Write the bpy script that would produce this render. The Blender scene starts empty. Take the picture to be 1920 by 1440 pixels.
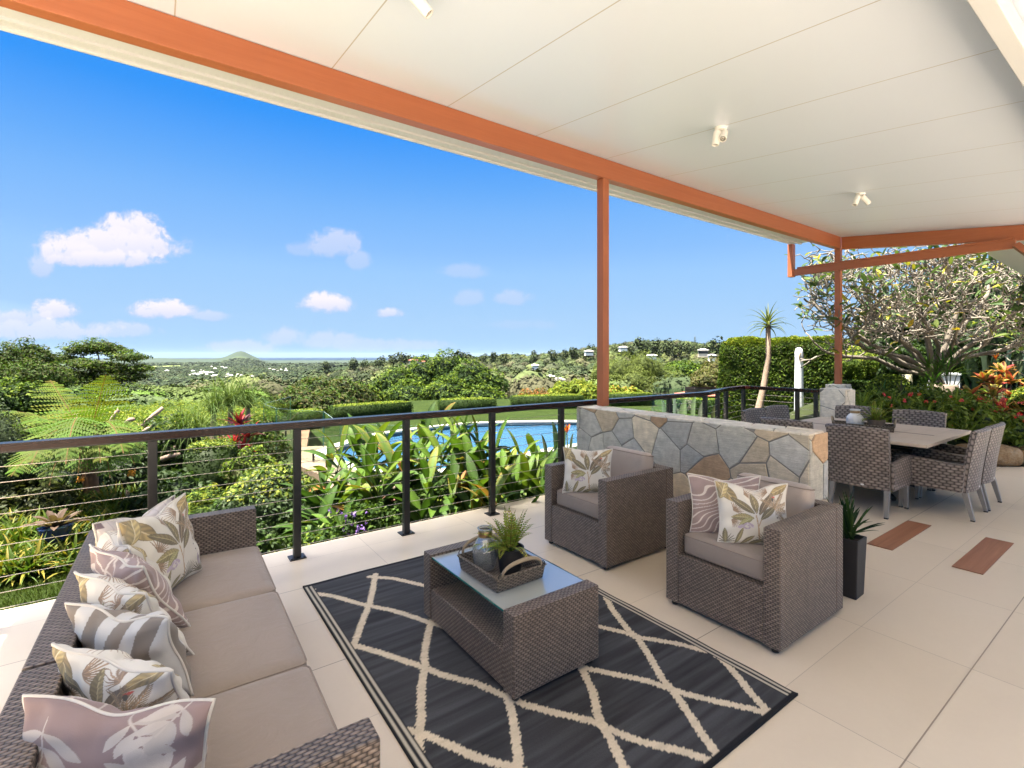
import bpy, bmesh, math, random
import numpy as np
from mathutils import Vector, Matrix

R = math.radians
C = bpy.context.scene.collection
SC = bpy.context.scene
random.seed(7)
RNG = np.random.default_rng(7)

# ------------------------------------------------------------------ camera
YAW = R(35.6)
cam = bpy.data.cameras.new('camera')
cam.lens = 17.306
cam.sensor_width = 36
cam.shift_y = -53 / 1920
cam.clip_start = 0.05
cam.clip_end = 60000
camo = bpy.data.objects.new('camera', cam)
camo.location = (0, 0, 1.48)
camo.rotation_euler = (R(90), 0, -YAW)
C.objects.link(camo)
SC.camera = camo

# ------------------------------------------------------------------ light
SUN_EL, SUN_AZ = 72, (-0.93, 0.365)       # direction towards the sun on plan
w = bpy.data.worlds.new('World')
SC.world = w
w.use_nodes = True
nt = w.node_tree
nt.nodes.clear()


def N(t, kind, **kw):
    n = t.nodes.new(kind)
    for k, v in kw.items():
        setattr(n, k, v)
    return n


def math_node(t, op, a, b=None, c=None, clamp=False):
    n = t.nodes.new('ShaderNodeMath')
    n.operation = op
    n.use_clamp = clamp
    for i, x in enumerate((a, b, c)):
        if x is None:
            continue
        if isinstance(x, (int, float)):
            n.inputs[i].default_value = x
        else:
            t.links.new(x, n.inputs[i])
    return n.outputs[0]


def mixc(t, fac, a, b, blend='MIX'):
    n = t.nodes.new('ShaderNodeMix')
    n.data_type = 'RGBA'
    n.blend_type = blend
    for i, x in ((0, fac), (6, a), (7, b)):
        if isinstance(x, (int, float)):
            n.inputs[i].default_value = x
        elif isinstance(x, tuple):
            n.inputs[i].default_value = (*x, 1) if len(x) == 3 else x
        else:
            t.links.new(x, n.inputs[i])
    return n.outputs[2]


sky = N(nt, 'ShaderNodeTexSky', sky_type='NISHITA', sun_disc=False)
sky.sun_elevation = R(SUN_EL)
sky.sun_rotation = math.atan2(SUN_AZ[0], SUN_AZ[1])
sky.altitude = 50
sky.air_density = 1.0
sky.dust_density = 1.5
sky.ozone_density = 3.0
# the Nishita brightness sets the strength of the added glare round the sun
sepc = N(nt, 'ShaderNodeSeparateColor')
nt.links.new(sky.outputs[0], sepc.inputs[0])
rampk = N(nt, 'ShaderNodeValToRGB')
hzt = N(nt, 'ShaderNodeTexCoord')
hzs = N(nt, 'ShaderNodeSeparateXYZ')
nt.links.new(hzt.outputs['Generated'], hzs.inputs[0])
low_ = math_node(nt, 'SUBTRACT', 1.0, math_node(nt, 'MULTIPLY', math_node(nt, 'ABSOLUTE', hzs.outputs[2]), 6.5), clamp=True)
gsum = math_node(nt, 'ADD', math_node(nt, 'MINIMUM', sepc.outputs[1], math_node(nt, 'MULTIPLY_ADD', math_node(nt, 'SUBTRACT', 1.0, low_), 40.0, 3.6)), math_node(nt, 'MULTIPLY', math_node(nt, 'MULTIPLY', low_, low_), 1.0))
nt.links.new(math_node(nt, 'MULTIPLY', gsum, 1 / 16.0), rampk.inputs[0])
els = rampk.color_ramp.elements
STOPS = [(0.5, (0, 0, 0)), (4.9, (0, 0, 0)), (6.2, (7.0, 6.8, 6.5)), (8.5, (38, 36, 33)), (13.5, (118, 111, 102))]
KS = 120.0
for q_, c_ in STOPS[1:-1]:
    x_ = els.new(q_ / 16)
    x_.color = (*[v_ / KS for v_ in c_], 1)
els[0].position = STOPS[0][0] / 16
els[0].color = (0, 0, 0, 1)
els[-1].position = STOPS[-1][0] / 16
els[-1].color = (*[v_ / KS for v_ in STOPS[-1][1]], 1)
boosted_aureole = mixc(nt, 1.0, rampk.outputs[0], (KS, KS, KS), 'MULTIPLY')      # glare round the high sun, boosted to light the terrace
rampe = N(nt, 'ShaderNodeValToRGB')                                       # clear air: pale at the horizon, deep blue higher up
nt.links.new(math_node(nt, 'MAXIMUM', hzs.outputs[2], 0.0), rampe.inputs[0])
BAND = [(0.0, (1.12, 1.78, 2.54)), (.064, (1.10, 1.74, 2.56)), (.16, (.90, 1.61, 2.62)), (.206, (.71, 1.43, 2.62)), (.27, (.53, 1.28, 2.60)), (.32, (.36, 1.12, 2.58)), (.41, (.10, .84, 2.58)), (.60, (.08, .70, 2.3))]
ele = rampe.color_ramp.elements
for q_, c_ in BAND[1:-1]:
    x_ = ele.new(q_)
    x_.color = (*[v_ / 3 for v_ in c_], 1)
ele[0].position = 0
ele[0].color = (*[v_ / 3 for v_ in BAND[0][1]], 1)
ele[-1].position = BAND[-1][0]
ele[-1].color = (*[v_ / 3 for v_ in BAND[-1][1]], 1)
skycol = mixc(nt, 1.0, mixc(nt, 1.0, rampe.outputs[0], (3, 3, 3), 'MULTIPLY'), boosted_aureole, 'ADD')
# bright white glow overhead, out of view, added to light the terrace
overhead_fill = math_node(nt, 'DIVIDE', math_node(nt, 'SUBTRACT', hzs.outputs[2], .52), .26, clamp=True)
skycol = mixc(nt, 1.0, skycol, mixc(nt, overhead_fill, (0, 0, 0), (7.6, 7.3, 6.9)), 'ADD')
# cumulus, placed by compass bearing and elevation: (bearing ratio k, elevation ratio e, half width, half height, strength)
tc = N(nt, 'ShaderNodeTexCoord')
sp = N(nt, 'ShaderNodeSeparateXYZ')
nt.links.new(tc.outputs['Generated'], sp.inputs[0])
dx, dy, dz = sp.outputs
dd = math_node(nt, 'ADD', math_node(nt, 'MULTIPLY', dx, math.sin(YAW)), math_node(nt, 'MULTIPLY', dy, math.cos(YAW)))
ll = math_node(nt, 'SUBTRACT', math_node(nt, 'MULTIPLY', dx, math.cos(YAW)), math_node(nt, 'MULTIPLY', dy, math.sin(YAW)))
front = math_node(nt, 'GREATER_THAN', dd, 0.05)
dds = math_node(nt, 'MAXIMUM', dd, 0.05)
kk = math_node(nt, 'DIVIDE', ll, dds)
ee = math_node(nt, 'DIVIDE', dz, dds)
cv = N(nt, 'ShaderNodeCombineXYZ')
nt.links.new(kk, cv.inputs[0])
nt.links.new(ee, cv.inputs[1])


def noise(t, vec, scale, detail=4, rough=0.55, dist=0.0, dim='3D'):
    n = t.nodes.new('ShaderNodeTexNoise')
    n.noise_dimensions = dim
    n.inputs['Scale'].default_value = scale
    n.inputs['Detail'].default_value = detail
    n.inputs['Roughness'].default_value = rough
    n.inputs['Distortion'].default_value = dist
    if vec is not None:
        t.links.new(vec, n.inputs['Vector'])
    return n.outputs['Fac'], n.outputs['Color']


nf, ncol = noise(nt, cv.outputs[0], 27, 9, 0.66, 0.35)
nlow, _ = noise(nt, cv.outputs[0], 7.5, 4, 0.6)
CLOUDS = [(-0.815, 0.218, .15, .050, 1.0), (-0.775, 0.248, .075, .046, 1.0), (-.89, .205, .075, .035, .9), (-.83, .195, .14, .022, .8), (-.955, .182, .03, .03, .5),
          (-0.365, 0.224, .055, .036, .50), (-.31, .19, .030, .022, .36), (-.43, .215, .03, .02, .3),
          (-0.715, .092, .075, .024, .92), (-.61, .08, .04, .014, .45),
          (-0.375, .103, .06, .026, .95), (-.25, .086, .03, .013, .65),
          (-0.93, .092, .055, .026, .8), (-1.0, .072, .09, .028, .6), (-.97, .05, .19, .026, .6), (-.80, .05, .08, .02, .45),
          (-.095, .17, .055, .02, .30), (-.09, .115, .035, .022, .32), (.0, .116, .04, .02, .36),
          (-.46, .036, .05, .024, .45), (-.37, .028, .06, .024, .42), (-.28, .02, .16, .016, .36), (-.55, .016, .08, .018, .42),
          (.02, .062, .08, .012, .16)]
tot = None
hgt = None
for (k0, e0, wx, wy, s0) in CLOUDS:
    s0 = min(1.0, s0 * 1.12 + .06)
    a = math_node(nt, 'DIVIDE', math_node(nt, 'SUBTRACT', kk, k0), wx)
    b = math_node(nt, 'DIVIDE', math_node(nt, 'SUBTRACT', ee, e0), wy)
    # flat underside: below the centre the cloud is half as deep
    b2 = math_node(nt, 'MAXIMUM', b, math_node(nt, 'MULTIPLY', b, -1.45))
    q = math_node(nt, 'ADD', math_node(nt, 'MULTIPLY', a, a), math_node(nt, 'MULTIPLY', b2, b2))
    m = math_node(nt, 'SUBTRACT', 1.22, q, clamp=False)
    m = math_node(nt, 'MAXIMUM', m, -0.6)
    m = math_node(nt, 'ADD', m, math_node(nt, 'MULTIPLY', math_node(nt, 'SUBTRACT', nf, 0.50), 3.3))
    m = math_node(nt, 'ADD', m, math_node(nt, 'MULTIPLY', math_node(nt, 'SUBTRACT', nlow, 0.5), .9))
    m = math_node(nt, 'MULTIPLY', math_node(nt, 'MULTIPLY', m, 1.25, clamp=True), s0)
    tot = m if tot is None else math_node(nt, 'MAXIMUM', tot, m)
    g = math_node(nt, 'MULTIPLY', m, math_node(nt, 'MULTIPLY_ADD', b, 0.5, 0.5, clamp=True))
    hgt = g if hgt is None else math_node(nt, 'MAXIMUM', hgt, g)
tot = math_node(nt, 'MULTIPLY', tot, front, clamp=True)
tot = math_node(nt, 'SMOOTHSTEP' if False else 'POWER', tot, 1.25)
CLOUD_LIT, CLOUD_LOW = (2.65, 2.5, 2.65), (1.65, 1.85, 2.55)
cc = mixc(nt, math_node(nt, 'MULTIPLY', hgt, 1.35, clamp=True), CLOUD_LOW, CLOUD_LIT)
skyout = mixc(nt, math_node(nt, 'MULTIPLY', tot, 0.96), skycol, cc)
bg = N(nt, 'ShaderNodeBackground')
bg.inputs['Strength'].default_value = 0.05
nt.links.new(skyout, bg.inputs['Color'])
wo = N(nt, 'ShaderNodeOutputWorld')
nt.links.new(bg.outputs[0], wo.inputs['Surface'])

sun = bpy.data.lights.new('sun', 'SUN')
sun.energy = 4.0
sun.angle = R(0.5)
sun.color = (1.0, 0.92, 0.78)
suno = bpy.data.objects.new('sun', sun)
sv = Vector((SUN_AZ[0] * math.cos(R(SUN_EL)), SUN_AZ[1] * math.cos(R(SUN_EL)), math.sin(R(SUN_EL))))
suno.rotation_euler = sv.to_track_quat('Z', 'Y').to_euler()
C.objects.link(suno)

SC.view_settings.view_transform = 'Standard'
SC.view_settings.look = 'None'
SC.view_settings.gamma = 1
SC.view_settings.use_curve_mapping = False
SC.view_settings.exposure = 2.92
SC.render.engine = 'CYCLES'
SC.cycles.use_denoising = True
SC.cycles.max_bounces = 9
SC.cycles.diffuse_bounces = 6
SC.cycles.glossy_bounces = 4
SC.cycles.transmission_bounces = 6
SC.cycles.transparent_max_bounces = 24
SC.cycles.caustics_reflective = False
SC.cycles.caustics_refractive = False
SC.cycles.sample_clamp_indirect = 8

# ------------------------------------------------------------------ materials


def newmat(name):
    m = bpy.data.materials.new(name)
    m.use_nodes = True
    t = m.node_tree
    b = t.nodes['Principled BSDF']
    return m, t, b


def bump(t, b, h, strength=0.3, dist=0.01):
    n = t.nodes.new('ShaderNodeBump')
    n.inputs['Strength'].default_value = strength
    n.inputs['Distance'].default_value = dist
    t.links.new(h, n.inputs['Height'])
    t.links.new(n.outputs[0], b.inputs['Normal'])


def texco(t, which='Object'):
    return t.nodes.new('ShaderNodeTexCoord').outputs[which]


def simple(name, col, rough=0.5, metal=0.0, var=0.12, scale=12, bumpy=0.0, bscale=80, spec=0.5, coord='Object', stretch=None):
    m, t, b = newmat(name)
    v = texco(t, coord)
    if stretch:
        mp = t.nodes.new('ShaderNodeMapping')
        mp.inputs['Scale'].default_value = stretch
        t.links.new(v, mp.inputs[0])
        v = mp.outputs[0]
    f, _ = noise(t, v, scale, 5, 0.6)
    lo = tuple(c * (1 - var) for c in col)
    hi = tuple(min(1, c * (1 + var)) for c in col)
    t.links.new(mixc(t, f, lo, hi), b.inputs['Base Color'])
    b.inputs['Roughness'].default_value = rough
    b.inputs['Metallic'].default_value = metal
    b.inputs['Specular IOR Level'].default_value = spec
    if bumpy:
        f2, _ = noise(t, v, bscale, 4, 0.6)
        bump(t, b, f2, bumpy, 0.004)
    return m


def attr_mat(name, rough=0.6, spec=0.3, transl=0.0, var=0.0, scale=30, bumpy=0.0, bscale=400, sheen=0.0):
    """base colour from the mesh's own pattern attribute"""
    m, t, b = newmat(name)
    a = t.nodes.new('ShaderNodeVertexColor')
    a.layer_name = 'Col'
    col = a.outputs['Color']
    if var:
        f, _ = noise(t, texco(t), scale, 4, 0.6)
        k = math_node(t, 'MULTIPLY_ADD', f, 2 * var, 1 - var)
        n = t.nodes.new('ShaderNodeVectorMath')
        n.operation = 'SCALE'
        t.links.new(col, n.inputs[0])
        t.links.new(k, n.inputs['Scale'])
        col = n.outputs[0]
    t.links.new(col, b.inputs['Base Color'])
    b.inputs['Roughness'].default_value = rough
    b.inputs['Specular IOR Level'].default_value = spec
    if sheen:
        b.inputs['Sheen Weight'].default_value = sheen
    if bumpy:
        f2, _ = noise(t, texco(t), bscale, 3, 0.6)
        bump(t, b, f2, bumpy, 0.002)
    if transl:
        tr = t.nodes.new('ShaderNodeBsdfTranslucent')
        t.links.new(mixc(t, 1.0, col, (1.25, 1.35, 0.55), 'MULTIPLY'), tr.inputs['Color'])
        mx = t.nodes.new('ShaderNodeMixShader')
        mx.inputs[0].default_value = transl
        o = t.nodes['Material Output']
        t.links.new(b.outputs[0], mx.inputs[1])
        t.links.new(tr.outputs[0], mx.inputs[2])
        t.links.new(mx.outputs[0], o.inputs['Surface'])
    return m


M = {}
M['leaf'] = attr_mat('leaf', 0.7, 0.08, 0.25)
M['leaf_gloss'] = attr_mat('leaf_gloss', 0.55, 0.14, 0.24)
M['leaf_far'] = attr_mat('leaf_far', 0.8, 0.1, 0.0)
M['petal'] = attr_mat('petal', 0.5, 0.3, 0.25)
M['bark'] = attr_mat('bark', 0.85, 0.15, 0.0, 0.35, 25, 0.5, 60)
M['print'] = attr_mat('print', 0.85, 0.15, 0.0, 0.04, 6, 0.25, 500, 0.15)
M['stone'] = attr_mat('stone', 0.75, 0.25, 0.0, 0.42, 17, 0.9, 45)
ts_ = M['stone'].node_tree
bs_ = ts_.nodes['Principled BSDF']
mp_ = ts_.nodes.new('ShaderNodeMapping')
mp_.inputs['Rotation'].default_value = (.5, .35, .2)
mp_.inputs['Scale'].default_value = (5, 5, 55)
ts_.links.new(texco(ts_), mp_.inputs[0])
fs_, _ = noise(ts_, mp_.outputs[0], 1.6, 6, .7, .6)
old_ = bs_.inputs['Base Color'].links[0].from_socket
sc_n = ts_.nodes.new('ShaderNodeVectorMath')
sc_n.operation = 'SCALE'
ts_.links.new(old_, sc_n.inputs[0])
ts_.links.new(math_node(ts_, 'MULTIPLY_ADD', fs_, .6, .71), sc_n.inputs['Scale'])
ts_.links.new(sc_n.outputs[0], bs_.inputs['Base Color'])
bn_ = bs_.inputs['Normal'].links[0].from_node
hh_ = bn_.inputs['Height'].links[0].from_socket
ts_.links.new(math_node(ts_, 'ADD', hh_, math_node(ts_, 'MULTIPLY', fs_, 1.6)), bn_.inputs['Height'])
bn_.inputs['Distance'].default_value = .006
M['ceil'] = None


def weave(name, dark, mid, light, a, bb, rough=0.45, strength=0.9, kind=0):
    """woven strips: over-under weave in metric UV space (a along the strip, bb across it)"""
    m, t, b = newmat(name)
    uv = t.nodes.new('ShaderNodeTexCoord').outputs['UV']
    s = t.nodes.new('ShaderNodeSeparateXYZ')
    t.links.new(uv, s.inputs[0])
    row = math_node(t, 'DIVIDE', s.outputs[1], bb)
    fr = math_node(t, 'FLOOR', row)
    par = math_node(t, 'FLOORED_MODULO', fr, 2.0)
    col = math_node(t, 'ADD', math_node(t, 'DIVIDE', s.outputs[0], a), math_node(t, 'MULTIPLY', par, 0.5))
    fu = math_node(t, 'FRACT', col)
    fv = math_node(t, 'FRACT', row)
    hu = math_node(t, 'POWER', math_node(t, 'SINE', math_node(t, 'MULTIPLY', fu, math.pi)), 0.55)
    hv = math_node(t, 'POWER', math_node(t, 'SINE', math_node(t, 'MULTIPLY', fv, math.pi)), 0.45)
    h = math_node(t, 'MULTIPLY', hu, hv)
    ramp = t.nodes.new('ShaderNodeValToRGB')
    e = ramp.color_ramp.elements
    e[0].position = 0.12
    e[0].color = (*dark, 1)
    e[1].position = 0.95
    e[1].color = (*light, 1)
    e2 = e.new(0.5)
    e2.color = (*mid, 1)
    t.links.new(h, ramp.inputs[0])
    # each strip has its own tone
    idv = t.nodes.new('ShaderNodeCombineXYZ')
    t.links.new(math_node(t, 'FLOOR', col), idv.inputs[0])
    t.links.new(fr, idv.inputs[1])
    wn = t.nodes.new('ShaderNodeTexWhiteNoise')
    wn.noise_dimensions = '2D'
    t.links.new(idv.outputs[0], wn.inputs['Vector'])
    k = math_node(t, 'MULTIPLY_ADD', wn.outputs['Value'], 0.45, 0.78)
    fb, _ = noise(t, texco(t), 5, 3, 0.6)
    k = math_node(t, 'MULTIPLY', k, math_node(t, 'MULTIPLY_ADD', fb, 0.3, 0.85))
    n = t.nodes.new('ShaderNodeVectorMath')
    n.operation = 'SCALE'
    t.links.new(ramp.outputs[0], n.inputs[0])
    t.links.new(k, n.inputs['Scale'])
    t.links.new(n.outputs[0], b.inputs['Base Color'])
    b.inputs['Roughness'].default_value = rough
    bump(t, b, h, strength, 0.004)
    return m


M['wicker'] = weave('wicker', (.015, .011, .009), (.112, .081, .063), (.245, .188, .150), .025, .0105, .40, 1.0)
M['wicker_dining'] = weave('wicker_dining', (.022, .017, .015), (.135, .108, .092), (.27, .225, .198), .054, .026, .36, .9)
M['basket'] = weave('basket', (.03, .022, .016), (.10, .075, .055), (.21, .17, .13), .03, .008, .7)


def fabric(name, col, s=900, var=.07, rough=.85):
    m, t, b = newmat(name)
    v = texco(t)
    f1, _ = noise(t, v, 6, 4, .6)
    mp = t.nodes.new('ShaderNodeMapping')
    mp.inputs['Scale'].default_value = (1, 9, 9)
    t.links.new(v, mp.inputs[0])
    f2, _ = noise(t, mp.outputs[0], 90, 2, .5)
    f = math_node(t, 'ADD', math_node(t, 'MULTIPLY', f1, .5), math_node(t, 'MULTIPLY', f2, .5))
    t.links.new(mixc(t, f, tuple(c * (1 - 2.4 * var) for c in col), tuple(c * (1 + 2.4 * var) for c in col)), b.inputs['Base Color'])
    b.inputs['Roughness'].default_value = rough
    b.inputs['Specular IOR Level'].default_value = .2
    b.inputs['Sheen Weight'].default_value = .2
    f4, _ = noise(t, v, 11, 3, .55, .8)
    f5, _ = noise(t, v, s, 2, .5)
    bump(t, b, math_node(t, 'ADD', math_node(t, 'MULTIPLY', f4, 3.0), math_node(t, 'MULTIPLY', f5, .25)), .35, .006)
    return m


M['seat_fabric'] = fabric('seat_fabric', (.29, .234, .195))
M['back_fabric'] = fabric('back_fabric', (.40, .33, .28))
M['piping'] = simple('piping', (.62, .57, .50), .8)
M['piping_dark'] = simple('piping_dark', (.27, .21, .17), .8)
M['black_metal'] = simple('black_metal', (.018, .016, .015), .38, 0, .25, 30, .15, 200)
M['wire'] = simple('wire', (.46, .41, .35), .35, .85)
M['white_paint'] = simple('white_paint', (.55, .57, .60), .45, 0, .03, 3)
M['white_metal'] = simple('white_metal', (.82, .81, .79), .3, 0, .02, 5)
M['chrome'] = simple('chrome', (.6, .58, .55), .15, 1.0)
M['brass'] = simple('brass', (.45, .30, .16), .3, .9)
M['dark_plastic'] = simple('dark_plastic', (.016, .014, .013), .5, 0, .2, 20)
M['planter'] = simple('planter', (.020, .018, .018), .55, 0, .3, 12, .3, 60)
M['grey_alu'] = simple('grey_alu', (.30, .28, .26), .4, .3)
M['soil'] = simple('soil', (.05, .032, .02), .95, 0, .4, 25, .8, 50)
M['mulch'] = simple('mulch', (.13, .068, .038), .95, 0, .5, 30, .9, 60)
M['mortar'] = simple('mortar', (.24, .225, .20), .9, 0, .2, 30, .5, 90)
M['rope'] = simple('rope', (.30, .23, .15), .9, 0, .25, 60, .6, 160)
M['blue_glaze'] = simple('blue_glaze', (.008, .018, .07), .15, 0, .3, 10)
M['urn'] = simple('urn', (.13, .10, .075), .8, 0, .35, 9, .6, 40)
M['red_roof'] = simple('red_roof', (.28, .075, .05), .7)
M['far_white'] = simple('far_white', (.75, .73, .70), .7)
M['far_cream'] = simple('far_cream', (.55, .47, .36), .7)
M['far_roof'] = simple('far_roof', (.30, .28, .27), .6)


def timber(name, a, b2, rough=.32, along=0, scale=3.0, spec=.4):
    m, t, b = newmat(name)
    mp = t.nodes.new('ShaderNodeMapping')
    sc = [14, 14, 14]
    sc[along] = .55
    mp.inputs['Scale'].default_value = sc
    t.links.new(texco(t), mp.inputs[0])
    f, _ = noise(t, mp.outputs[0], scale, 7, .62, .6)
    f0, _ = noise(t, texco(t), 1.1, 3, .5)
    f = math_node(t, 'ADD', math_node(t, 'MULTIPLY', f, .7), math_node(t, 'MULTIPLY', f0, .3))
    t.links.new(mixc(t, math_node(t, 'MULTIPLY_ADD', f, 2.2, -.6, clamp=True), a, b2), b.inputs['Base Color'])
    b.inputs['Roughness'].default_value = rough
    b.inputs['Specular IOR Level'].default_value = spec
    bump(t, b, f, .12, .003)
    return m


for ax, nm in enumerate('xyz'):
    M['beam_' + nm] = timber('stained_timber_' + nm, (.285, .088, .038), (.365, .122, .056), .38, ax)
M['handrail'] = timber('handrail', (.012, .003, .0025), (.026, .007, .005), .24, 0, 3.0, .32)
M['table_wood'] = timber('table_wood', (.44, .35, .265), (.60, .50, .40), .55, 1)
M['table_wood_dark'] = timber('table_wood_dark', (.20, .165, .135), (.29, .245, .205), .6, 0)
M['inlay'] = timber('inlay', (.20, .075, .035), (.38, .175, .095), .4, 0, 2.2)
M['deck_red'] = timber('deck_red', (.12, .045, .03), (.22, .09, .06), .5, 0)


def ceiling_mat():
    m, t, b = newmat('ceiling_panel')
    s = t.nodes.new('ShaderNodeSeparateXYZ')
    t.links.new(texco(t), s.inputs[0])
    q = math_node(t, 'FRACT', math_node(t, 'DIVIDE', math_node(t, 'SUBTRACT', s.outputs[0], 1.01 - 93.5), .935))
    q = math_node(t, 'MINIMUM', q, math_node(t, 'SUBTRACT', 1.0, q))
    line = math_node(t, 'LESS_THAN', q, .0042)
    f, _ = noise(t, texco(t), .8, 3, .5)
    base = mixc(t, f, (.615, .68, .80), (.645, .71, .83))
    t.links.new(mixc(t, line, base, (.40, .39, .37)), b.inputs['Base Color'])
    b.inputs['Roughness'].default_value = .30
    b.inputs['Specular IOR Level'].default_value = .42
    g, _ = noise(t, texco(t), 2.2, 2, .5)
    bump(t, b, g, .05, .02)
    return m


M['ceil'] = ceiling_mat()


def tile_mat():
    m, t, b = newmat('floor_tiles')
    co = texco(t)
    s = t.nodes.new('ShaderNodeSeparateXYZ')
    t.links.new(co, s.inputs[0])

    def line(o, off, per, wd):
        q = math_node(t, 'FRACT', math_node(t, 'DIVIDE', math_node(t, 'SUBTRACT', o, off), per))
        q = math_node(t, 'MINIMUM', q, math_node(t, 'SUBTRACT', 1.0, q))
        return math_node(t, 'LESS_THAN', q, wd / per / 2), math_node(t, 'FLOOR', math_node(t, 'DIVIDE', math_node(t, 'SUBTRACT', o, off), per))
    ly, iy = line(s.outputs[1], 1.527 - 90, .90, .005)
    ly2, iy2 = line(s.outputs[1], 1.077 - 90, .90, .003)
    lx, ix = line(s.outputs[0], .42 - 90, .90, .0032)
    lines = math_node(t, 'MAXIMUM', ly, math_node(t, 'MAXIMUM', math_node(t, 'MULTIPLY', lx, .75), math_node(t, 'MULTIPLY', ly2, .55)))
    idv = t.nodes.new('ShaderNodeCombineXYZ')
    t.links.new(ix, idv.inputs[0])
    t.links.new(math_node(t, 'ADD', math_node(t, 'MULTIPLY', iy, 2.0), iy2), idv.inputs[1])
    wn = t.nodes.new('ShaderNodeTexWhiteNoise')
    wn.noise_dimensions = '2D'
    t.links.new(idv.outputs[0], wn.inputs['Vector'])
    f, _ = noise(t, co, 2.6, 6, .62, .4)
    f2, _ = noise(t, co, 40, 4, .65)
    k = math_node(t, 'ADD', math_node(t, 'MULTIPLY', wn.outputs['Value'], .3), math_node(t, 'ADD', math_node(t, 'MULTIPLY', f, .5), math_node(t, 'MULTIPLY', f2, .2)))
    base = mixc(t, k, (.59, .485, .36), (.71, .60, .465))
    t.links.new(mixc(t, math_node(t, 'MULTIPLY', lines, .8), base, (.20, .145, .10)), b.inputs['Base Color'])
    r = math_node(t, 'MULTIPLY_ADD', f, .06, .29)
    t.links.new(r, b.inputs['Roughness'])
    b.inputs['Specular IOR Level'].default_value = .45
    bump(t, b, math_node(t, 'SUBTRACT', math_node(t, 'MULTIPLY', f, .25), lines), .10, .003)
    return m


M['tiles'] = tile_mat()


def ground_mat(name, cols, scale, rough=.95, b2=.6, bs=30):
    m, t, b = newmat(name)
    co = texco(t)
    f, _ = noise(t, co, scale, 8, .65)
    f2, _ = noise(t, co, scale * 9, 5, .7)
    f = math_node(t, 'ADD', math_node(t, 'MULTIPLY', f, .6), math_node(t, 'MULTIPLY', f2, .4))
    rp = t.nodes.new('ShaderNodeValToRGB')
    e = rp.color_ramp.elements
    e[0].position = .36
    e[0].color = (*cols[0], 1)
    e[1].position = .64
    e[1].color = (*cols[-1], 1)
    if len(cols) == 3:
        x = e.new(.5)
        x.color = (*cols[1], 1)
    t.links.new(f, rp.inputs[0])
    t.links.new(rp.outputs[0], b.inputs['Base Color'])
    b.inputs['Roughness'].default_value = rough
    b.inputs['Specular IOR Level'].default_value = .1
    f3, _ = noise(t, co, bs, 4, .7)
    bump(t, b, f3, b2, .03)
    return m


M['lawn'] = ground_mat('lawn', ((.011, .020, .0025), (.016, .028, .0032), (.022, .034, .005)), 1.4, .95, .8, 60)
M['sandstone'] = ground_mat('sandstone', ((.135, .10, .07), (.18, .14, .10)), 1.2, .8, .2, 60)
M['coping'] = ground_mat('coping', ((.34, .31, .26), (.42, .39, .34)), 2.0, .7, .2, 60)
M['rock'] = ground_mat('rock', ((.20, .12, .06), (.33, .22, .12), (.42, .33, .22)), 5, .85, .8, 25)


def thin_glass(name, tint, refl=.10, edge=.6, rough=0.0):
    m, t, b = newmat(name)
    t.nodes.remove(b)
    tr = t.nodes.new('ShaderNodeBsdfTransparent')
    tr.inputs[0].default_value = (*tint, 1)
    gl = t.nodes.new('ShaderNodeBsdfGlossy')
    gl.inputs['Roughness'].default_value = rough
    lw = t.nodes.new('ShaderNodeLayerWeight')
    lw.inputs['Blend'].default_value = .35
    fac = math_node(t, 'MULTIPLY_ADD', lw.outputs['Facing'], edge, refl, clamp=True)
    mx = t.nodes.new('ShaderNodeMixShader')
    t.links.new(fac, mx.inputs[0])
    t.links.new(tr.outputs[0], mx.inputs[1])
    t.links.new(gl.outputs[0], mx.inputs[2])
    t.links.new(mx.outputs[0], t.nodes['Material Output'].inputs['Surface'])
    return m


M['fence_glass'] = thin_glass('fence_glass', (.90, .965, .935), .03, .22)
M['table_glass'] = thin_glass('table_glass', (.80, .93, .90), .30, .55)
tgt_ = M['table_glass'].node_tree
dfm = tgt_.nodes.new('ShaderNodeBsdfDiffuse')      # white mixed in to stand for bright sky reflected in clear glass
dfm.inputs['Color'].default_value = (.80, .82, .80, 1)
mx2 = tgt_.nodes.new('ShaderNodeMixShader')
mx2.inputs[0].default_value = .32
o_ = tgt_.nodes['Material Output']
tgt_.links.new(o_.inputs['Surface'].links[0].from_socket, mx2.inputs[1])
tgt_.links.new(dfm.outputs[0], mx2.inputs[2])
tgt_.links.new(mx2.outputs[0], o_.inputs['Surface'])
M['jar_glass'] = thin_glass('jar_glass', (.86, .88, .86), .22, .75, .06)
tj_ = M['jar_glass'].node_tree
dj_ = tj_.nodes.new('ShaderNodeBsdfDiffuse')
dj_.inputs['Color'].default_value = (.62, .62, .58, 1)
mj_ = tj_.nodes.new('ShaderNodeMixShader')
mj_.inputs[0].default_value = .22
oj_ = tj_.nodes['Material Output']
tj_.links.new(oj_.inputs['Surface'].links[0].from_socket, mj_.inputs[1])
tj_.links.new(dj_.outputs[0], mj_.inputs[2])
tj_.links.new(mj_.outputs[0], oj_.inputs['Surface'])
M['glass_edge'] = simple('glass_edge', (.03, .15, .13), .1)


def water_mat(name, col, scale, strength, rough=.05):
    m, t, b = newmat(name)
    b.inputs['Base Color'].default_value = (*col, 1)
    b.inputs['Roughness'].default_value = rough
    b.inputs['IOR'].default_value = 1.33
    f, _ = noise(t, texco(t), scale, 4, .6, .5)
    bump(t, b, f, strength, .04)
    return m


M['pool_water'] = water_mat('pool_water', (.028, .075, .15), 3.5, .35)
M['sea'] = simple('sea', (.003, .014, .036), .7, 0, .1, .002, spec=.05)
M['pool_tile'] = simple('pool_tile', (.035, .08, .12), .2, 0, .4, 40)

# ------------------------------------------------------------------ mesh helpers


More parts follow.
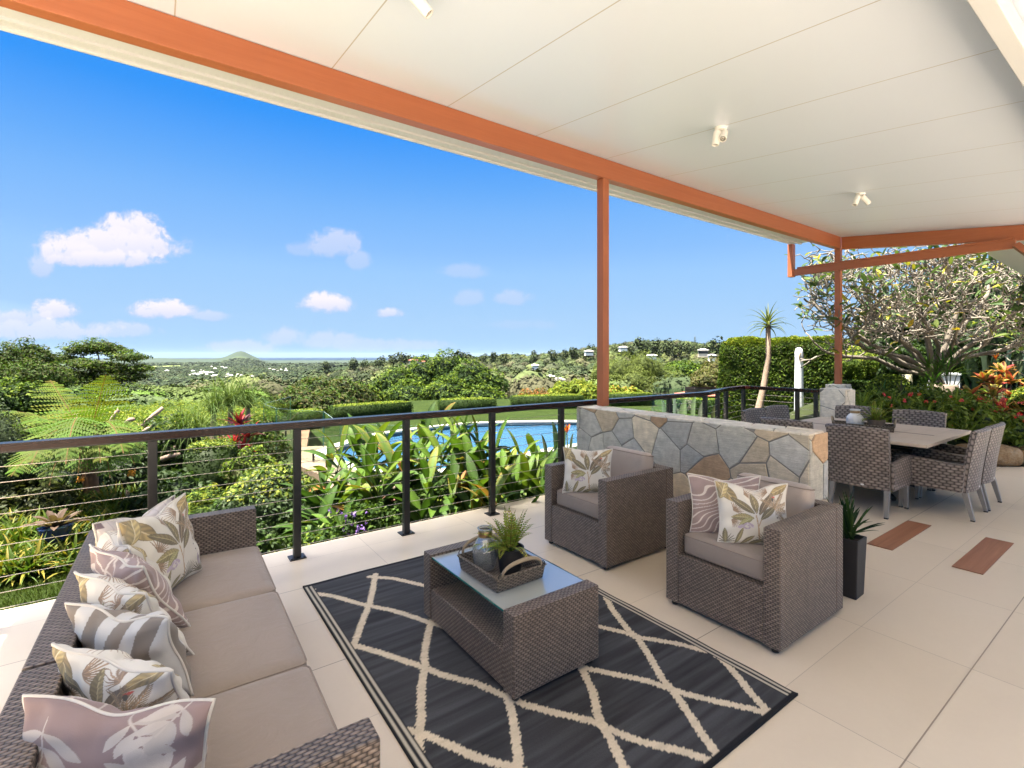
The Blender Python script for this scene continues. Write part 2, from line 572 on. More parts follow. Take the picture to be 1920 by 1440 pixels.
class MB:
    """collects shapes into ONE mesh; UVs are in metres on boxes"""

    def __init__(self):
        self.v, self.f, self.uv, self.mi, self.col = [], [], [], [], []
        self.cc = (1, 1, 1)

    def face(self, idx, uvs=None, mi=0):
        self.f.append(tuple(idx))
        self.uv.append(uvs or [(0, 0)] * len(idx))
        self.mi.append(mi)

    def vert(self, p, c=None):
        self.v.append(tuple(p))
        self.col.append(c or self.cc)
        return len(self.v) - 1

    def quad(self, ps, mi=0, flip=False, rot=False):
        ps = [Vector(p) for p in ps]
        e1 = ps[1] - ps[0]
        e2 = ps[-1] - ps[0]
        u = e1.normalized()
        nrm = e1.cross(e2)
        v = nrm.cross(u).normalized() if nrm.length > 1e-12 else e2
        o = ps[0]
        uvs = [((p - o).dot(u), (p - o).dot(v)) for p in ps]
        if rot:
            uvs = [(b, a) for a, b in uvs]
        self.face([self.vert(p) for p in ps], uvs, mi)

    def box(self, x0, x1, y0, y1, z0, z1, mi=0, M4=None, top=None):
        c = [Vector((x, y, z)) for z in (z0, z1) for y in (y0, y1) for x in (x0, x1)]
        if M4 is not None:
            c = [M4 @ p for p in c]
        i0 = len(self.v)
        for p in c:
            self.vert(p)
        X, Y, Z = x1 - x0, y1 - y0, z1 - z0
        for idx, (a, b) in (((0, 1, 5, 4), (X, Z)), ((1, 3, 7, 5), (Y, Z)), ((3, 2, 6, 7), (X, Z)), ((2, 0, 4, 6), (Y, Z)),
                            ((4, 5, 7, 6), (X, Y)), ((2, 3, 1, 0), (X, Y))):
            self.face([i0 + i for i in idx], [(0, 0), (a, 0), (a, b), (0, b)], mi)
        return self

    def tube(self, pts, rad, n=8, cap=True, mi=0, closed=False):
        pts = [Vector(p) for p in pts]
        m = len(pts)
        rad = rad if isinstance(rad, (list, tuple)) else [rad] * m
        rings = []
        prev = None
        L = 0
        for i, p in enumerate(pts):
            if closed:
                t = (pts[(i + 1) % m] - pts[i - 1]).normalized()
            else:
                t = (pts[min(i + 1, m - 1)] - pts[max(i - 1, 0)]).normalized()
            if prev is None:
                a = Vector((0, 0, 1)) if abs(t.z) < .9 else Vector((1, 0, 0))
                u = t.cross(a).normalized()
            else:
                u = (prev - t * prev.dot(t))
                u = u.normalized() if u.length > 1e-6 else t.orthogonal().normalized()
            prev = u
            wv = t.cross(u)
            if i:
                L += (p - pts[i - 1]).length
            rings.append(([self.vert(p + (u * math.cos(2 * math.pi * k / n) + wv * math.sin(2 * math.pi * k / n)) * rad[i]) for k in range(n)], L, rad[i]))
        lim = m if closed else m - 1
        for i in range(lim):
            (A, la, ra), (B, lb, rb) = rings[i], rings[(i + 1) % m]
            for k in range(n):
                k2 = (k + 1) % n
                s = 2 * math.pi * max(ra, rb) / n
                self.face((A[k], A[k2], B[k2], B[k]), [(la, k * s), (la, k * s + s), (lb, k * s + s), (lb, k * s)], mi)
        if cap and not closed:
            self.face(list(reversed(rings[0][0])), None, mi)
            self.face(rings[-1][0], None, mi)
        return self

    def lathe(self, prof, n=24, loc=(0, 0, 0), mi=0, M4=None, cap=True):
        rings = []
        L = 0
        for i, (r, z) in enumerate(prof):
            if i:
                L += math.hypot(r - prof[i - 1][0], z - prof[i - 1][1])
            ring = []
            for k in range(n):
                p = Vector((loc[0] + r * math.cos(2 * math.pi * k / n), loc[1] + r * math.sin(2 * math.pi * k / n), loc[2] + z))
                if M4 is not None:
                    p = M4 @ p
                ring.append(self.vert(p))
            rings.append((ring, L))
        R0 = max(r for r, z in prof)
        for (A, la), (B, lb) in zip(rings, rings[1:]):
            for k in range(n):
                k2 = (k + 1) % n
                s = 2 * math.pi * R0 / n
                self.face((A[k], A[k2], B[k2], B[k]), [(k * s, la), (k * s + s, la), (k * s + s, lb), (k * s, lb)], mi)
        if cap:
            if prof[0][0] > 1e-4:
                self.face(list(reversed(rings[0][0])), None, mi)
            if prof[-1][0] > 1e-4:
                self.face(rings[-1][0], None, mi)
        return self

    def prism(self, poly, z0, z1, mi=0, M4=None):
        """poly: counter-clockwise outline on plan"""
        n = len(poly)
        f = (lambda p: M4 @ Vector(p)) if M4 is not None else (lambda p: Vector(p))
        a = [self.vert(f((x, y, z0))) for x, y in poly]
        b = [self.vert(f((x, y, z1))) for x, y in poly]
        self.face(b, [(x, y) for x, y in poly], mi)
        self.face(list(reversed(a)), [(x, y) for x, y in reversed(poly)], mi)
        L = 0
        for i in range(n):
            j = (i + 1) % n
            d = math.hypot(poly[j][0] - poly[i][0], poly[j][1] - poly[i][1])
            self.face((a[i], a[j], b[j], b[i]), [(L, z0), (L + d, z0), (L + d, z1), (L, z1)], mi)
            L += d
        return self

    def grid(self, fn, nu, nv, mi=0, cfn=None):
        ids = []
        for j in range(nv + 1):
            row = []
            for i in range(nu + 1):
                u, v = i / nu, j / nv
                row.append(self.vert(fn(u, v), cfn(u, v) if cfn else None))
            ids.append(row)
        for j in range(nv):
            for i in range(nu):
                self.face((ids[j][i], ids[j][i + 1], ids[j + 1][i + 1], ids[j + 1][i]),
                          [(i / nu, j / nv), ((i + 1) / nu, j / nv), ((i + 1) / nu, (j + 1) / nv), (i / nu, (j + 1) / nv)], mi)
        return self

    def build(self, name, mats, parent=None, smooth=False, bevel=0, seg=2, sub=0, color=False, auto=None):
        me = bpy.data.meshes.new(name)
        me.from_pydata(self.v, [], self.f)
        ul = me.uv_layers.new(name='UVMap')
        flat = [c for q in self.uv for p in q for c in p]
        ul.data.foreach_set('uv', flat)
        for m in (mats if isinstance(mats, (list, tuple)) else [mats]):
            me.materials.append(m)
        me.polygons.foreach_set('material_index', self.mi)
        if color:
            ca = me.color_attributes.new('Col', 'FLOAT_COLOR', 'POINT')
            ca.data.foreach_set('color', [x for c in self.col for x in (*c, 1)])
        if smooth:
            me.polygons.foreach_set('use_smooth', [True] * len(me.polygons))
        me.update()
        o = bpy.data.objects.new(name, me)
        C.objects.link(o)
        if parent:
            o.parent = parent
        if bevel:
            b = o.modifiers.new('bevel', 'BEVEL')
            b.width = bevel
            b.segments = seg
            b.limit_method = 'ANGLE'
            b.angle_limit = R(40)
        if sub:
            s = o.modifiers.new('sub', 'SUBSURF')
            s.levels = s.render_levels = sub
        if smooth and auto:
            me.set_sharp_from_angle(angle=R(auto))
        return o


def np_mesh(name, V, F, col, mat, parent=None, smooth=False, uv=None):
    """fast mesh from arrays: V (n,3), F list of (m,k) index arrays, col (n,3)"""
    V = np.asarray(V, np.float32)
    Fs = F if isinstance(F, list) else [F]
    Fs = [np.asarray(f, np.int32) for f in Fs if len(f)]
    me = bpy.data.meshes.new(name)
    me.vertices.add(len(V))
    me.vertices.foreach_set('co', V.ravel())
    loops = np.concatenate([f.ravel() for f in Fs])
    tot = np.concatenate([np.full(len(f), f.shape[1], np.int32) for f in Fs])
    st = np.concatenate([[0], np.cumsum(tot)[:-1]]).astype(np.int32)
    me.loops.add(len(loops))
    me.loops.foreach_set('vertex_index', loops)
    me.polygons.add(len(tot))
    me.polygons.foreach_set('loop_start', st)
    me.update(calc_edges=True)
    if col is not None:
        ca = me.color_attributes.new('Col', 'FLOAT_COLOR', 'POINT')
        c4 = np.ones((len(V), 4), np.float32)
        c4[:, :3] = col
        ca.data.foreach_set('color', c4.ravel())
    if uv is not None:
        ul = me.uv_layers.new(name='UVMap')
        ul.data.foreach_set('uv', np.asarray(uv, np.float32)[loops].ravel())
    if smooth:
        me.polygons.foreach_set('use_smooth', np.ones(len(tot), bool))
    me.materials.append(mat)
    o = bpy.data.objects.new(name, me)
    C.objects.link(o)
    if parent:
        o.parent = parent
    return o


def tag(o, label, cat, group=None, kind=None):
    if label:
        o['label'] = label
    if cat:
        o['category'] = cat
    if group:
        o['group'] = group
    if kind:
        o['kind'] = kind
    return o


def thing(name, label, cat, loc=(0, 0, 0), rz=0, group=None):
    o = bpy.data.objects.new(name, None)
    o.empty_display_size = .2
    C.objects.link(o)
    o.location = loc
    o.rotation_euler = (0, 0, rz)
    return tag(o, label, cat, group)


def struct(o):
    o['kind'] = 'structure'
    return o


def children_of(o):
    return [c for c in bpy.data.objects if c.parent is o]


def copy_thing(src, loc, rz, label, group=None):
    r = src.copy()
    C.objects.link(r)
    r.location = loc
    r.rotation_euler = (0, 0, rz)
    r['label'] = label
    if group:
        r['group'] = group

    def rec(a, b):
        for ch in children_of(a):
            c = ch.copy()
            C.objects.link(c)
            c.parent = b
            rec(ch, c)
    rec(src, r)
    return r


SY, CY = math.sin(YAW), math.cos(YAW)


def pos(k, D):
    """plan position at bearing ratio k (sideways / ahead) and distance ahead D"""
    return (SY * D + CY * k * D, CY * D - SY * k * D)


def U(u):
    return (u - 960) / 923


# ------------------------------------------------------------------ terrain
def smooth(a, b, x):
    t = np.clip((x - a) / (b - a), 0, 1)
    return t * t * (3 - 2 * t)


def fbm(x, y, s, seed=0, oct=4):
    """cheap smooth value noise"""
    out = np.zeros_like(x, dtype=float)
    amp = 1.0
    tot_ = 0
    for o in range(oct):
        xs, ys = x / s * 2 ** o, y / s * 2 ** o
        xi, yi = np.floor(xs), np.floor(ys)
        fx, fy = xs - xi, ys - yi
        fx, fy = fx * fx * (3 - 2 * fx), fy * fy * (3 - 2 * fy)

        def h(i, j):
            q = np.sin(i * 127.1 + j * 311.7 + (seed + o) * 74.7) * 43758.5453
            return q - np.floor(q)
        n = (h(xi, yi) * (1 - fx) + h(xi + 1, yi) * fx) * (1 - fy) + (h(xi, yi + 1) * (1 - fx) + h(xi + 1, yi + 1) * fx) * fy
        out += amp * (n * 2 - 1)
        tot_ += amp
        amp *= .5
    return out / tot_


RIDGE_U = np.array([-3000, 300, 500, 600, 700, 780, 850, 1000, 1060, 1130, 1200, 1360, 1600, 4000], float)
RIDGE_Z = np.array([-38, -38, -36, -23, -14, -11, -9.5, -5.5, -3, 1.5, 5, 4, 8, 10], float)


def terrain(x, y):
    x = np.asarray(x, float)
    y = np.asarray(y, float)
    D = SY * x + CY * y
    Lr = CY * x - SY * y
    rad = np.hypot(x, y)
    u = 960 + 923 * np.where(D > 1, Lr / np.maximum(D, 1), np.where(Lr > 0, 4, -4))
    u = np.clip(u, -2900, 3900)
    # near garden
    near = -.62 - .9 * smooth(6, 11, y) * smooth(9, 3, x) - .75 * smooth(7, 9.5, y) * smooth(1, 4, x)
    near = np.maximum(near, -1.45) + 0.0
    under_house = smooth(4.6, 3.9, y) * smooth(8.6, 7.6, x)
    near = near * (1 - under_house) - .62 * under_house
    # raised bed to the right
    bed = smooth(6.3, 6.9, D) * smooth(3.6, 4.6, Lr) * smooth(2.4, .6, y - (3.3 + (x - 8) * .2))
    near = near * (1 - bed) + (.30 + .25 * smooth(7, 11, D)) * bed
    rz = np.interp(u, RIDGE_U, RIDGE_Z)
    a = smooth(25, 62, D)
    z = near * (1 - a) + (-9.5 + .2 * fbm(x, y, 20)) * a
    low = np.minimum(-15.0, rz - 2)
    b = smooth(60, 170, D)
    z = z * (1 - b) + low * b
    c = smooth(170, 430, D)
    z = z * (1 - c) + (rz + 2.2 * fbm(x, y, 90, 3)) * c
    d = smooth(450, 900, D)
    z = z * (1 - d) + (-40 + 1.0 * fbm(x, y, 160, 5)) * d
    # the far hills
    far = D > 1500
    hill = 50 * np.exp(-((u - 452) / 27) ** 2 - ((D - 2500) / 330) ** 2) + 13 * np.exp(-((u - 420) / 65) ** 2 - ((D - 2550) / 420) ** 2) \
        + 30 * smooth(640, 300, u) * np.exp(-((D - 2950) / 420) ** 2) * (.75 + .35 * fbm(u, D / 20, 60, 9)) + 8 * np.exp(-((u - 482) / 11) ** 2 - ((D - 2480) / 300) ** 2)
    z = z + np.where(far, hill * smooth(1700, 2150, D), 0)
    coast = smooth(4300, 5600, D)
    z = z - 6 * coast
    # behind and beside the house the ground is level
    back = smooth(3, -3, D) * smooth(2.5, 0, y)
    z = z * (1 - back) - .62 * back
    return z


radii = np.concatenate([np.linspace(0.3, 40, 130), np.geomspace(40.6, 9000, 190)])
angs = np.concatenate([np.linspace(-75, 75, 420), np.linspace(77, 283, 80)]) * math.pi / 180
rr, aa = np.meshgrid(radii, angs, indexing='ij')
gx = rr * (SY * np.cos(aa) + CY * np.sin(aa))
gy = rr * (CY * np.cos(aa) - SY * np.sin(aa))
gz = terrain(gx, gy)
nr, na = rr.shape
idx = np.arange(nr * na).reshape(nr, na)
F = np.stack([idx[:-1, :], np.roll(idx, -1, 1)[:-1, :], np.roll(idx, -1, 1)[1:, :], idx[1:, :]], -1).reshape(-1, 4)


def terrain_color(x, y, z):
    D = SY * x + CY * y
    n1 = fbm(x, y, 3, 11)[:, None]
    n2 = fbm(x, y, 260, 12)[:, None]
    nearc = np.array([.020, .026, .009]) * (1 + .5 * n1)
    forest = np.array([.028, .045, .017]) * (1 + .35 * fbm(x, y, 35, 13)[:, None])
    c = np.where((D > 40)[:, None], forest, nearc)
    fields = np.where(n2 > .02, np.array([.15, .185, .065]), np.array([.055, .08, .035]))
    fields = fields * (1 + .25 * fbm(x, y, 70, 14)[:, None])
    sf = (smooth(1350, 1600, D) * smooth(2300, 2150, D))[:, None]
    c = c * (1 - sf) + fields * sf
    hills = np.array([.026, .038, .026]) * (1 + .3 * fbm(x, y, 45, 15)[:, None])
    sh = smooth(2150, 2300, D)[:, None]
    return c * (1 - sh) + hills * sh


M['ground'] = attr_mat('ground', .95, .1, 0, .35, .5, .4, 1.5)
V = np.stack([gx, gy, gz], -1).reshape(-1, 3)
ground = struct(np_mesh('ground', V, F, terrain_color(V[:, 0], V[:, 1], V[:, 2]), M['ground'], smooth=True))

mb = MB()
sea_r = 30000
pts = []
for a in np.linspace(-62, 62, 60):
    pts.append((a, 4300))
ids = []
for rr_ in (4300, 6000, 8000, 10000, 12000):
    ids.append([mb.vert((rr_ * math.sin(YAW + R(a)), rr_ * math.cos(YAW + R(a)), -43.0)) for a in np.linspace(-62, 62, 60)])
for A, B in zip(ids, ids[1:]):
    for i in range(59):
        mb.face((A[i], A[i + 1], B[i + 1], B[i]))
struct(mb.build('sea', M['sea']))

# ------------------------------------------------------------------ terrace
fl = MB()
fl.prism([(-7, -9), (13.6, -9), (13.6, -1.66), (7.5, 2.70), (7.60, 4.44), (6.95, 4.30), (5.93, 4.05), (-7, 4.05)], -.16, 0)
struct(fl.build('terrace_floor', M['tiles']))
ed = MB()
ed.prism([(-7, 3.6), (5.9, 3.6), (6.9, 4.0), (7.5, 4.1), (7.55, 4.40), (6.93, 4.26), (5.91, 4.01), (-7, 4.01)], -1.4, -.162)
struct(ed.build('terrace_base', M['mortar']))
for (x0, x1, y0, y1, lab) in ((4.52, 5.455, 1.357, 1.521, 'brown timber-look strip set in the tiles, the one nearer the dining chairs'),
                              (4.515, 5.465, .85, 1.012, 'brown timber-look strip set in the tiles, the one farther from the dining table')):
    b = MB().box(x0, x1, y0, y1, .002, .006)
    tag(struct(b.build('floor_inlay', M['inlay'])), lab, 'floor strip', 'timber strips set in the floor')

# ------------------------------------------------------------------ veranda roof
SL = .118


def cz(y):
    return 3.555 + SL * (y - 3.68)


roof = thing('veranda_roof', 'white panelled veranda roof with orange timber beams over the terrace', 'roof', (0, 0, 0))
c = MB()
X0, X1, Y0, Y1 = -1.75, 9.72, -1.6, 4.42
th = .12
P = lambda x, y, dz: (x, y, cz(y) + dz)
NX = 20
c.quad([P(X0, Y1, 0), P(X1, Y1, 0), P(X1, Y0, 0), P(X0, Y0, 0)])
c.quad([P(X0, Y0, th), P(X1, Y0, th), P(X1, Y1, th), P(X0, Y1, th)])
c.quad([P(X0, Y1, 0), P(X0, Y1, th), P(X1, Y1, th), P(X1, Y1, 0)])
c.quad([P(X0, Y0, 0), P(X1, Y0, 0), P(X1, Y0, th), P(X0, Y0, th)])
c.quad([P(X1, Y0, 0), P(X1, Y1, 0), P(X1, Y1, th), P(X1, Y0, th)])
c.quad([P(X0, Y1, 0), P(X0, Y0, 0), P(X0, Y0, th), P(X0, Y1, th)])
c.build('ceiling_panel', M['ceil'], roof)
b = MB().box(X0, 9.64, 3.63, 3.73, 3.345, 3.546)
b.build('beam', M['beam_x'], roof, bevel=.004)
# gutter: stepped white fascia along the outer edge
g = MB()
for (y0, y1, z0, z1) in ((3.78, 4.30, 3.575, 3.590), (4.30, 4.345, 3.555, 3.60), (4.345, 4.45, 3.585, 3.70), (4.45, 4.475, 3.565, 3.72)):
    g.box(X0, 9.72, y0, y1, z0, z1)
g.build('gutter', M['white_paint'], roof, bevel=.003)
# sloping end beam (follows the ceiling)
e = MB()
ya, yb = 3.63, -.9
for s in (0,):
    q = [(9.642, ya, cz(ya) - .006), (9.642, yb, cz(yb) - .006), (9.642, yb, cz(yb) - .215), (9.642, ya, cz(ya) - .215)]
    p2 = [(9.735, y, z) for (_, y, z) in q]
    e.quad(list(reversed(q)))
    e.quad(p2)
    for i in range(4):
        j = (i + 1) % 4
        e.quad([q[i], q[j], p2[j], p2[i]])
e.build('end_beam', M['beam_y'], roof)
t = MB().box(9.58, 9.64, 1.474, 4.468, 2.965, 3.085)
t.box(9.57, 9.66, 1.50, 4.33, 3.085, 3.115)
t.build('tie_beam', M['beam_y'], roof, bevel=.004)
h = MB().box(9.555, 9.665, 4.40, 4.49, 2.95, 3.56)
h.build('hanger_post', M['beam_z'], roof, bevel=.004)
bk = MB().box(-1.7, 9.6, .521, .60, 3.05, cz(.46) - .004)
bk.build('bulkhead', M['white_paint'], roof, bevel=.004)

for (x, y, z0, z1, lab) in ((3.815, 3.675, .952, 3.343, 'orange timber post standing on the low stone wall'),
                            (9.645, 3.675, .985, 3.343, 'orange timber post at the far corner beyond the stone pillar')):
    p = MB().box(-.045, .045, -.045, .045, 0, z1 - z0)
    po = p.build('timber_post', M['beam_z'], None, bevel=.004)
    po.location = (x, y, z0)
    tag(po, lab, 'post', 'timber posts holding the veranda roof')

# far carport eave at the right edge
cp = thing('neighbouring_eave', 'pale sloping soffit of a second roof with orange rafter at the right edge', 'roof', (0, 0, 0))
a = MB()
pA, pB, pC, pD = pos(U(1848), 9.0), pos(U(2050), 9.0), pos(U(2050), 7.0), pos(U(1900), 7.0)
zz = [1.48 + 192 / 923 * 9.0, 1.48 + 192 / 923 * 9.0 - 1.05, 1.48 + 190 / 923 * 7 - .5, 1.48 + 200 / 923 * 7.0]
q = [(*pA, zz[0]), (*pos(U(1985), 9.0), 1.48 + 112 / 923 * 9.0), (*pos(U(2100), 7.2), 1.48 + 130 / 923 * 7.2), (*pos(U(1925), 7.2), 1.48 + 226 / 923 * 7.2)]
a.quad(q)
a.quad([(x, y, z + .14) for x, y, z in reversed(q)])
for i in range(4):
    j = (i + 1) % 4
    a.quad([q[j], q[i], (q[i][0], q[i][1], q[i][2] + .14), (q[j][0], q[j][1], q[j][2] + .14)])
a.build('soffit', M['white_paint'], cp)
a = MB()
s0, s1 = Vector((*pos(U(1906), 6.75), 1.48 + 207 / 923 * 6.75)), Vector((*pos(U(1990), 6.2), 1.48 + 150 / 923 * 6.2))
a.tube([s0, s1], .055, 4)
a.build('rafter', M['beam_y'], cp)


# ------------------------------------------------------------------ crazy paved walls
def clip_poly(poly, a, b, cc_):
    out = []
    n = len(poly)
    for i in range(n):
        p, q = poly[i], poly[(i + 1) % n]
        dp, dq = a * p[0] + b * p[1] - cc_, a * q[0] + b * q[1] - cc_
        if dp <= 0:
            out.append(p)
        if (dp < 0 < dq) or (dq < 0 < dp):
            t_ = dp / (dp - dq)
            out.append((p[0] + t_ * (q[0] - p[0]), p[1] + t_ * (q[1] - p[1])))
    return out


STONES = [((.48, .465, .425), 5), ((.50, .48, .42), 5), ((.56, .46, .33), 5), ((.58, .50, .38), 4), ((.48, .45, .38), 3), ((.46, .31, .19), 1.3), ((.43, .43, .415), 2)]


def crazy(mb, o, ux, vx, W, H, cell, seed, lift=.007, joint=.009, pale=0.0):
    """irregular flat stones set in mortar on a W x H face: o origin, ux/vx unit vectors"""
    rg = random.Random(seed)
    o, ux, vx = Vector(o), Vector(ux), Vector(vx)
    nrm = ux.cross(vx)
    nx, ny = max(1, round(W / cell)), max(1, round(H / cell))
    sx_, sy_ = W / nx, H / ny
    S = []
    for j in range(-1, ny + 1):
        for i in range(-1, nx + 1):
            S.append(((i + .5 + (.25 if j % 2 else -.25) + rg.uniform(-.38, .38)) * sx_, (j + .5 + rg.uniform(-.38, .38)) * sy_))
    for p in S:
        poly = [(0, 0), (W, 0), (W, H), (0, H)]
        for q in S:
            if q is p:
                continue
            a, b = q[0] - p[0], q[1] - p[1]
            d = math.hypot(a, b)
            if d > 4 * cell:
                continue
            a, b = a / d, b / d
            cc_ = a * (p[0] + q[0]) / 2 + b * (p[1] + q[1]) / 2 - joint / 2 * rg.uniform(.7, 1.5)
            poly = clip_poly(poly, a, b, cc_)
            if len(poly) < 3:
                break
        if len(poly) < 3:
            continue
        area = sum(poly[i][0] * poly[(i + 1) % len(poly)][1] - poly[(i + 1) % len(poly)][0] * poly[i][1] for i in range(len(poly))) / 2
        if area < .0008:
            continue
        cx_, cy_ = sum(x for x, y in poly) / len(poly), sum(y for x, y in poly) / len(poly)
        col = rg.choices([s for s, w_ in STONES], [w_ for s, w_ in STONES])[0]
        k = rg.uniform(.85, 1.15)
        col = tuple(min(.86, (x * k) * (1 - pale) + pale * y) for x, y in zip(col, (.82, .76, .66)))
        lf = lift * rg.uniform(.75, 1.25)
        tx, ty = rg.uniform(-.006, .006), rg.uniform(-.006, .006)
        mb.cc = col
        # rounded outline: base, shoulder, top
        n = len(poly)
        rings = []
        for (ins, hh) in ((0, 0), (.0015, .75), (.007, 1.0)):
            ring = []
            for (x, y) in poly:
                dd_ = math.hypot(cx_ - x, cy_ - y) or 1
                px, py = x + (cx_ - x) / dd_ * ins, y + (cy_ - y) / dd_ * ins
                ring.append(mb.vert(o + ux * px + vx * py + nrm * (hh * lf + (hh > .5) * (tx * (px - cx_) + ty * (py - cy_)))))
            rings.append(ring)
        for A, B in zip(rings, rings[1:]):
            for i in range(n):
                j = (i + 1) % n
                mb.face((A[i], A[j], B[j], B[i]))
        mb.face(rings[-1])


wall = thing('stone_wall', 'low crazy-paved stone wall behind the two armchairs with a post on top', 'wall', (0, 0, 0))
x0, x1, y0, y1, H = 3.58, 3.85, 1.54, 3.82, .938
MB().box(x0, x1, y0, y1, 0.0, H).build('core', M['mortar'], wall)
s = MB()
crazy(s, (x0, y1, 0), (0, -1, 0), (0, 0, 1), y1 - y0, H, .245, 4)
crazy(s, (x0, y0, 0), (1, 0, 0), (0, 0, 1), x1 - x0, H, .24, 9)
crazy(s, (x1, y0, 0), (0, 1, 0), (0, 0, 1), y1 - y0, H, .25, 5)
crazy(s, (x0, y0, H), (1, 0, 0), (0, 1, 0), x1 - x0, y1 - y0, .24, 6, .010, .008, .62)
s.build('stone_facing', M['stone'], wall, color=True)

pil = thing('stone_pillar', 'squat pale crazy-paved stone pillar at the end of the balustrade', 'pillar', (0, 0, 0))
x0, x1, y0, y1, H = 7.67, 8.00, 2.84, 3.155, 1.005
MB().box(x0, x1, y0, y1, -.6, H).build('core', M['mortar'], pil)
s = MB()
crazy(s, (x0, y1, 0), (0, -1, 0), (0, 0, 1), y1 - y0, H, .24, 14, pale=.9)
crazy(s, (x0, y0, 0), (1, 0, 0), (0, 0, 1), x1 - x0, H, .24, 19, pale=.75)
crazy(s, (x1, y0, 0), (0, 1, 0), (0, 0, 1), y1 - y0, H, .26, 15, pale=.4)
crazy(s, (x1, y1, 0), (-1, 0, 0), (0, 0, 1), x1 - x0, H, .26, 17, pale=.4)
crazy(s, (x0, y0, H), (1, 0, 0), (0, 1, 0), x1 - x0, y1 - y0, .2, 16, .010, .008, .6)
s.build('stone_facing', M['stone'], pil, color=True)
pl = thing('stone_plinth', 'pale stone plinth under the far corner post, mostly behind the pillar', 'plinth', (0, 0, 0))
x0, x1, y0, y1, H = 9.5, 9.79, 3.53, 3.82, .975
MB().box(x0, x1, y0, y1, -.6, H).build('core', M['mortar'], pl)
s = MB()
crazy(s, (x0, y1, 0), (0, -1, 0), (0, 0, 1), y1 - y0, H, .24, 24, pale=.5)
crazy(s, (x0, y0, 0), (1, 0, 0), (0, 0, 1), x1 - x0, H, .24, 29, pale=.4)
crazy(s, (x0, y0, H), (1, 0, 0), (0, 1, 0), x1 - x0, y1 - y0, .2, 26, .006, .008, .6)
s.build('stone_facing', M['stone'], pl, color=True)

# ------------------------------------------------------------------ balustrade
bal = thing('balustrade', 'black post and wire balustrade with dark red timber handrail along the terrace edge', 'balustrade', (0, 0, 0))
path = [(-5.0, 3.85), (5.95, 3.85), (6.99, 4.17), (7.66, 4.29), (7.66, 3.165)]


def ribbon(mb, path, w_, z0, z1):
    n = len(path)
    ls, rs = [], []
    for i, p in enumerate(path):
        p = Vector(p)
        d1 = (Vector(path[i]) - Vector(path[i - 1])).normalized() if i else None
        d2 = (Vector(path[i + 1]) - Vector(path[i])).normalized() if i < n - 1 else None
        if d1 is None:
            d1 = d2
        if d2 is None:
            d2 = d1
        n1, n2 = Vector((-d1.y, d1.x)), Vector((-d2.y, d2.x))
        m = (n1 + n2).normalized()
        k = w_ / 2 / max(.3, m.dot(n1))
        ls.append(p + m * k)
        rs.append(p - m * k)
    for i in range(n - 1):
        a, b, c_, d = rs[i], rs[i + 1], ls[i + 1], ls[i]
        mb.quad([(*a, z1), (*b, z1), (*c_, z1), (*d, z1)])
        mb.quad([(*d, z0), (*c_, z0), (*b, z0), (*a, z0)])
        mb.quad([(*a, z0), (*b, z0), (*b, z1), (*a, z1)])
        mb.quad([(*c_, z0), (*d, z0), (*d, z1), (*c_, z1)])
    for e_ in (0, n - 1):
        a, b = rs[e_], ls[e_]
        mb.quad([(*a, z0), (*b, z0), (*b, z1), (*a, z1)])


hb = MB()
ribbon(hb, path, .088, .956, .998)
hb.build('handrail', M['handrail'], bal)
fpl = MB()
ribbon(fpl, path, .05, .945, .9555)
fpl.build('rail_channel', M['black_metal'], bal)
POSTS = [(x, 3.85) for x in (-4.31, -3.455, -2.6, -1.745, -.89, -.036, .819, 1.671, 2.527, 3.382, 5.166, 5.93)] + [(6.50, 4.02), (6.93, 4.15), (7.64, 4.275), (7.66, 3.46), (7.66, 3.205)]
for (x, y) in POSTS:
    pb = MB().box(-.025, .025, -.025, .025, 0.009, .9445)
    po = pb.build('baluster_post', M['black_metal'], bal, bevel=.003)
    po.location = (x, y, 0)
    bp = MB().box(-.055, .055, -.05, .05, .0005, .0088)
    for sx_ in (-.042, .042):
        bp.lathe([(.006, 0), (.006, .006), (.0, .007)], 8, (sx_, -.037, .009), 0)
    o = bp.build('base_plate', M['black_metal'], po)
for i in range(10):
    z = .085 + i * .087
    wb = MB()
    wb.tube([(x, y, z) for x, y in path], .0021, 6)
    wb.build('cable', M['wire'], bal)

# ------------------------------------------------------------------ spotlights
def spotlight(name, label, x, y, aims):
    t_ = thing(name, label, 'ceiling light', (x, y, cz(y)), 0, 'twin white ceiling spotlights')
    MB().lathe([(.048, 0.01), (.048, -.022), (.044, -.026), (0, -.026)][::-1], 28).build('canopy', M['white_metal'], t_, smooth=True, auto=35)
    for (ox, oy, dirv) in aims:
        d = Vector(dirv).normalized()
        j = Vector((ox, oy, -.045))
        MB().tube([(ox, oy, -.026), j], .007, 10).build('stem', M['brass'], t_)
        q = d.to_track_quat('Z', 'Y').to_matrix().to_4x4()
        m4 = Matrix.Translation(j) @ q
        hd = MB().lathe([(0, -.012), (.026, -.012), (.0295, -.006), (.0295, .105), (.026, .107), (.025, .098), (0, .098)], 28, M4=m4)
        ho = hd.build('lamp_head', M['white_metal'], t_, smooth=True, auto=35)
        MB().lathe([(0, .094), (.023, .0985), (.0, .0995)], 24, M4=m4).build('lens', M['chrome'], ho, smooth=True)
    return t_


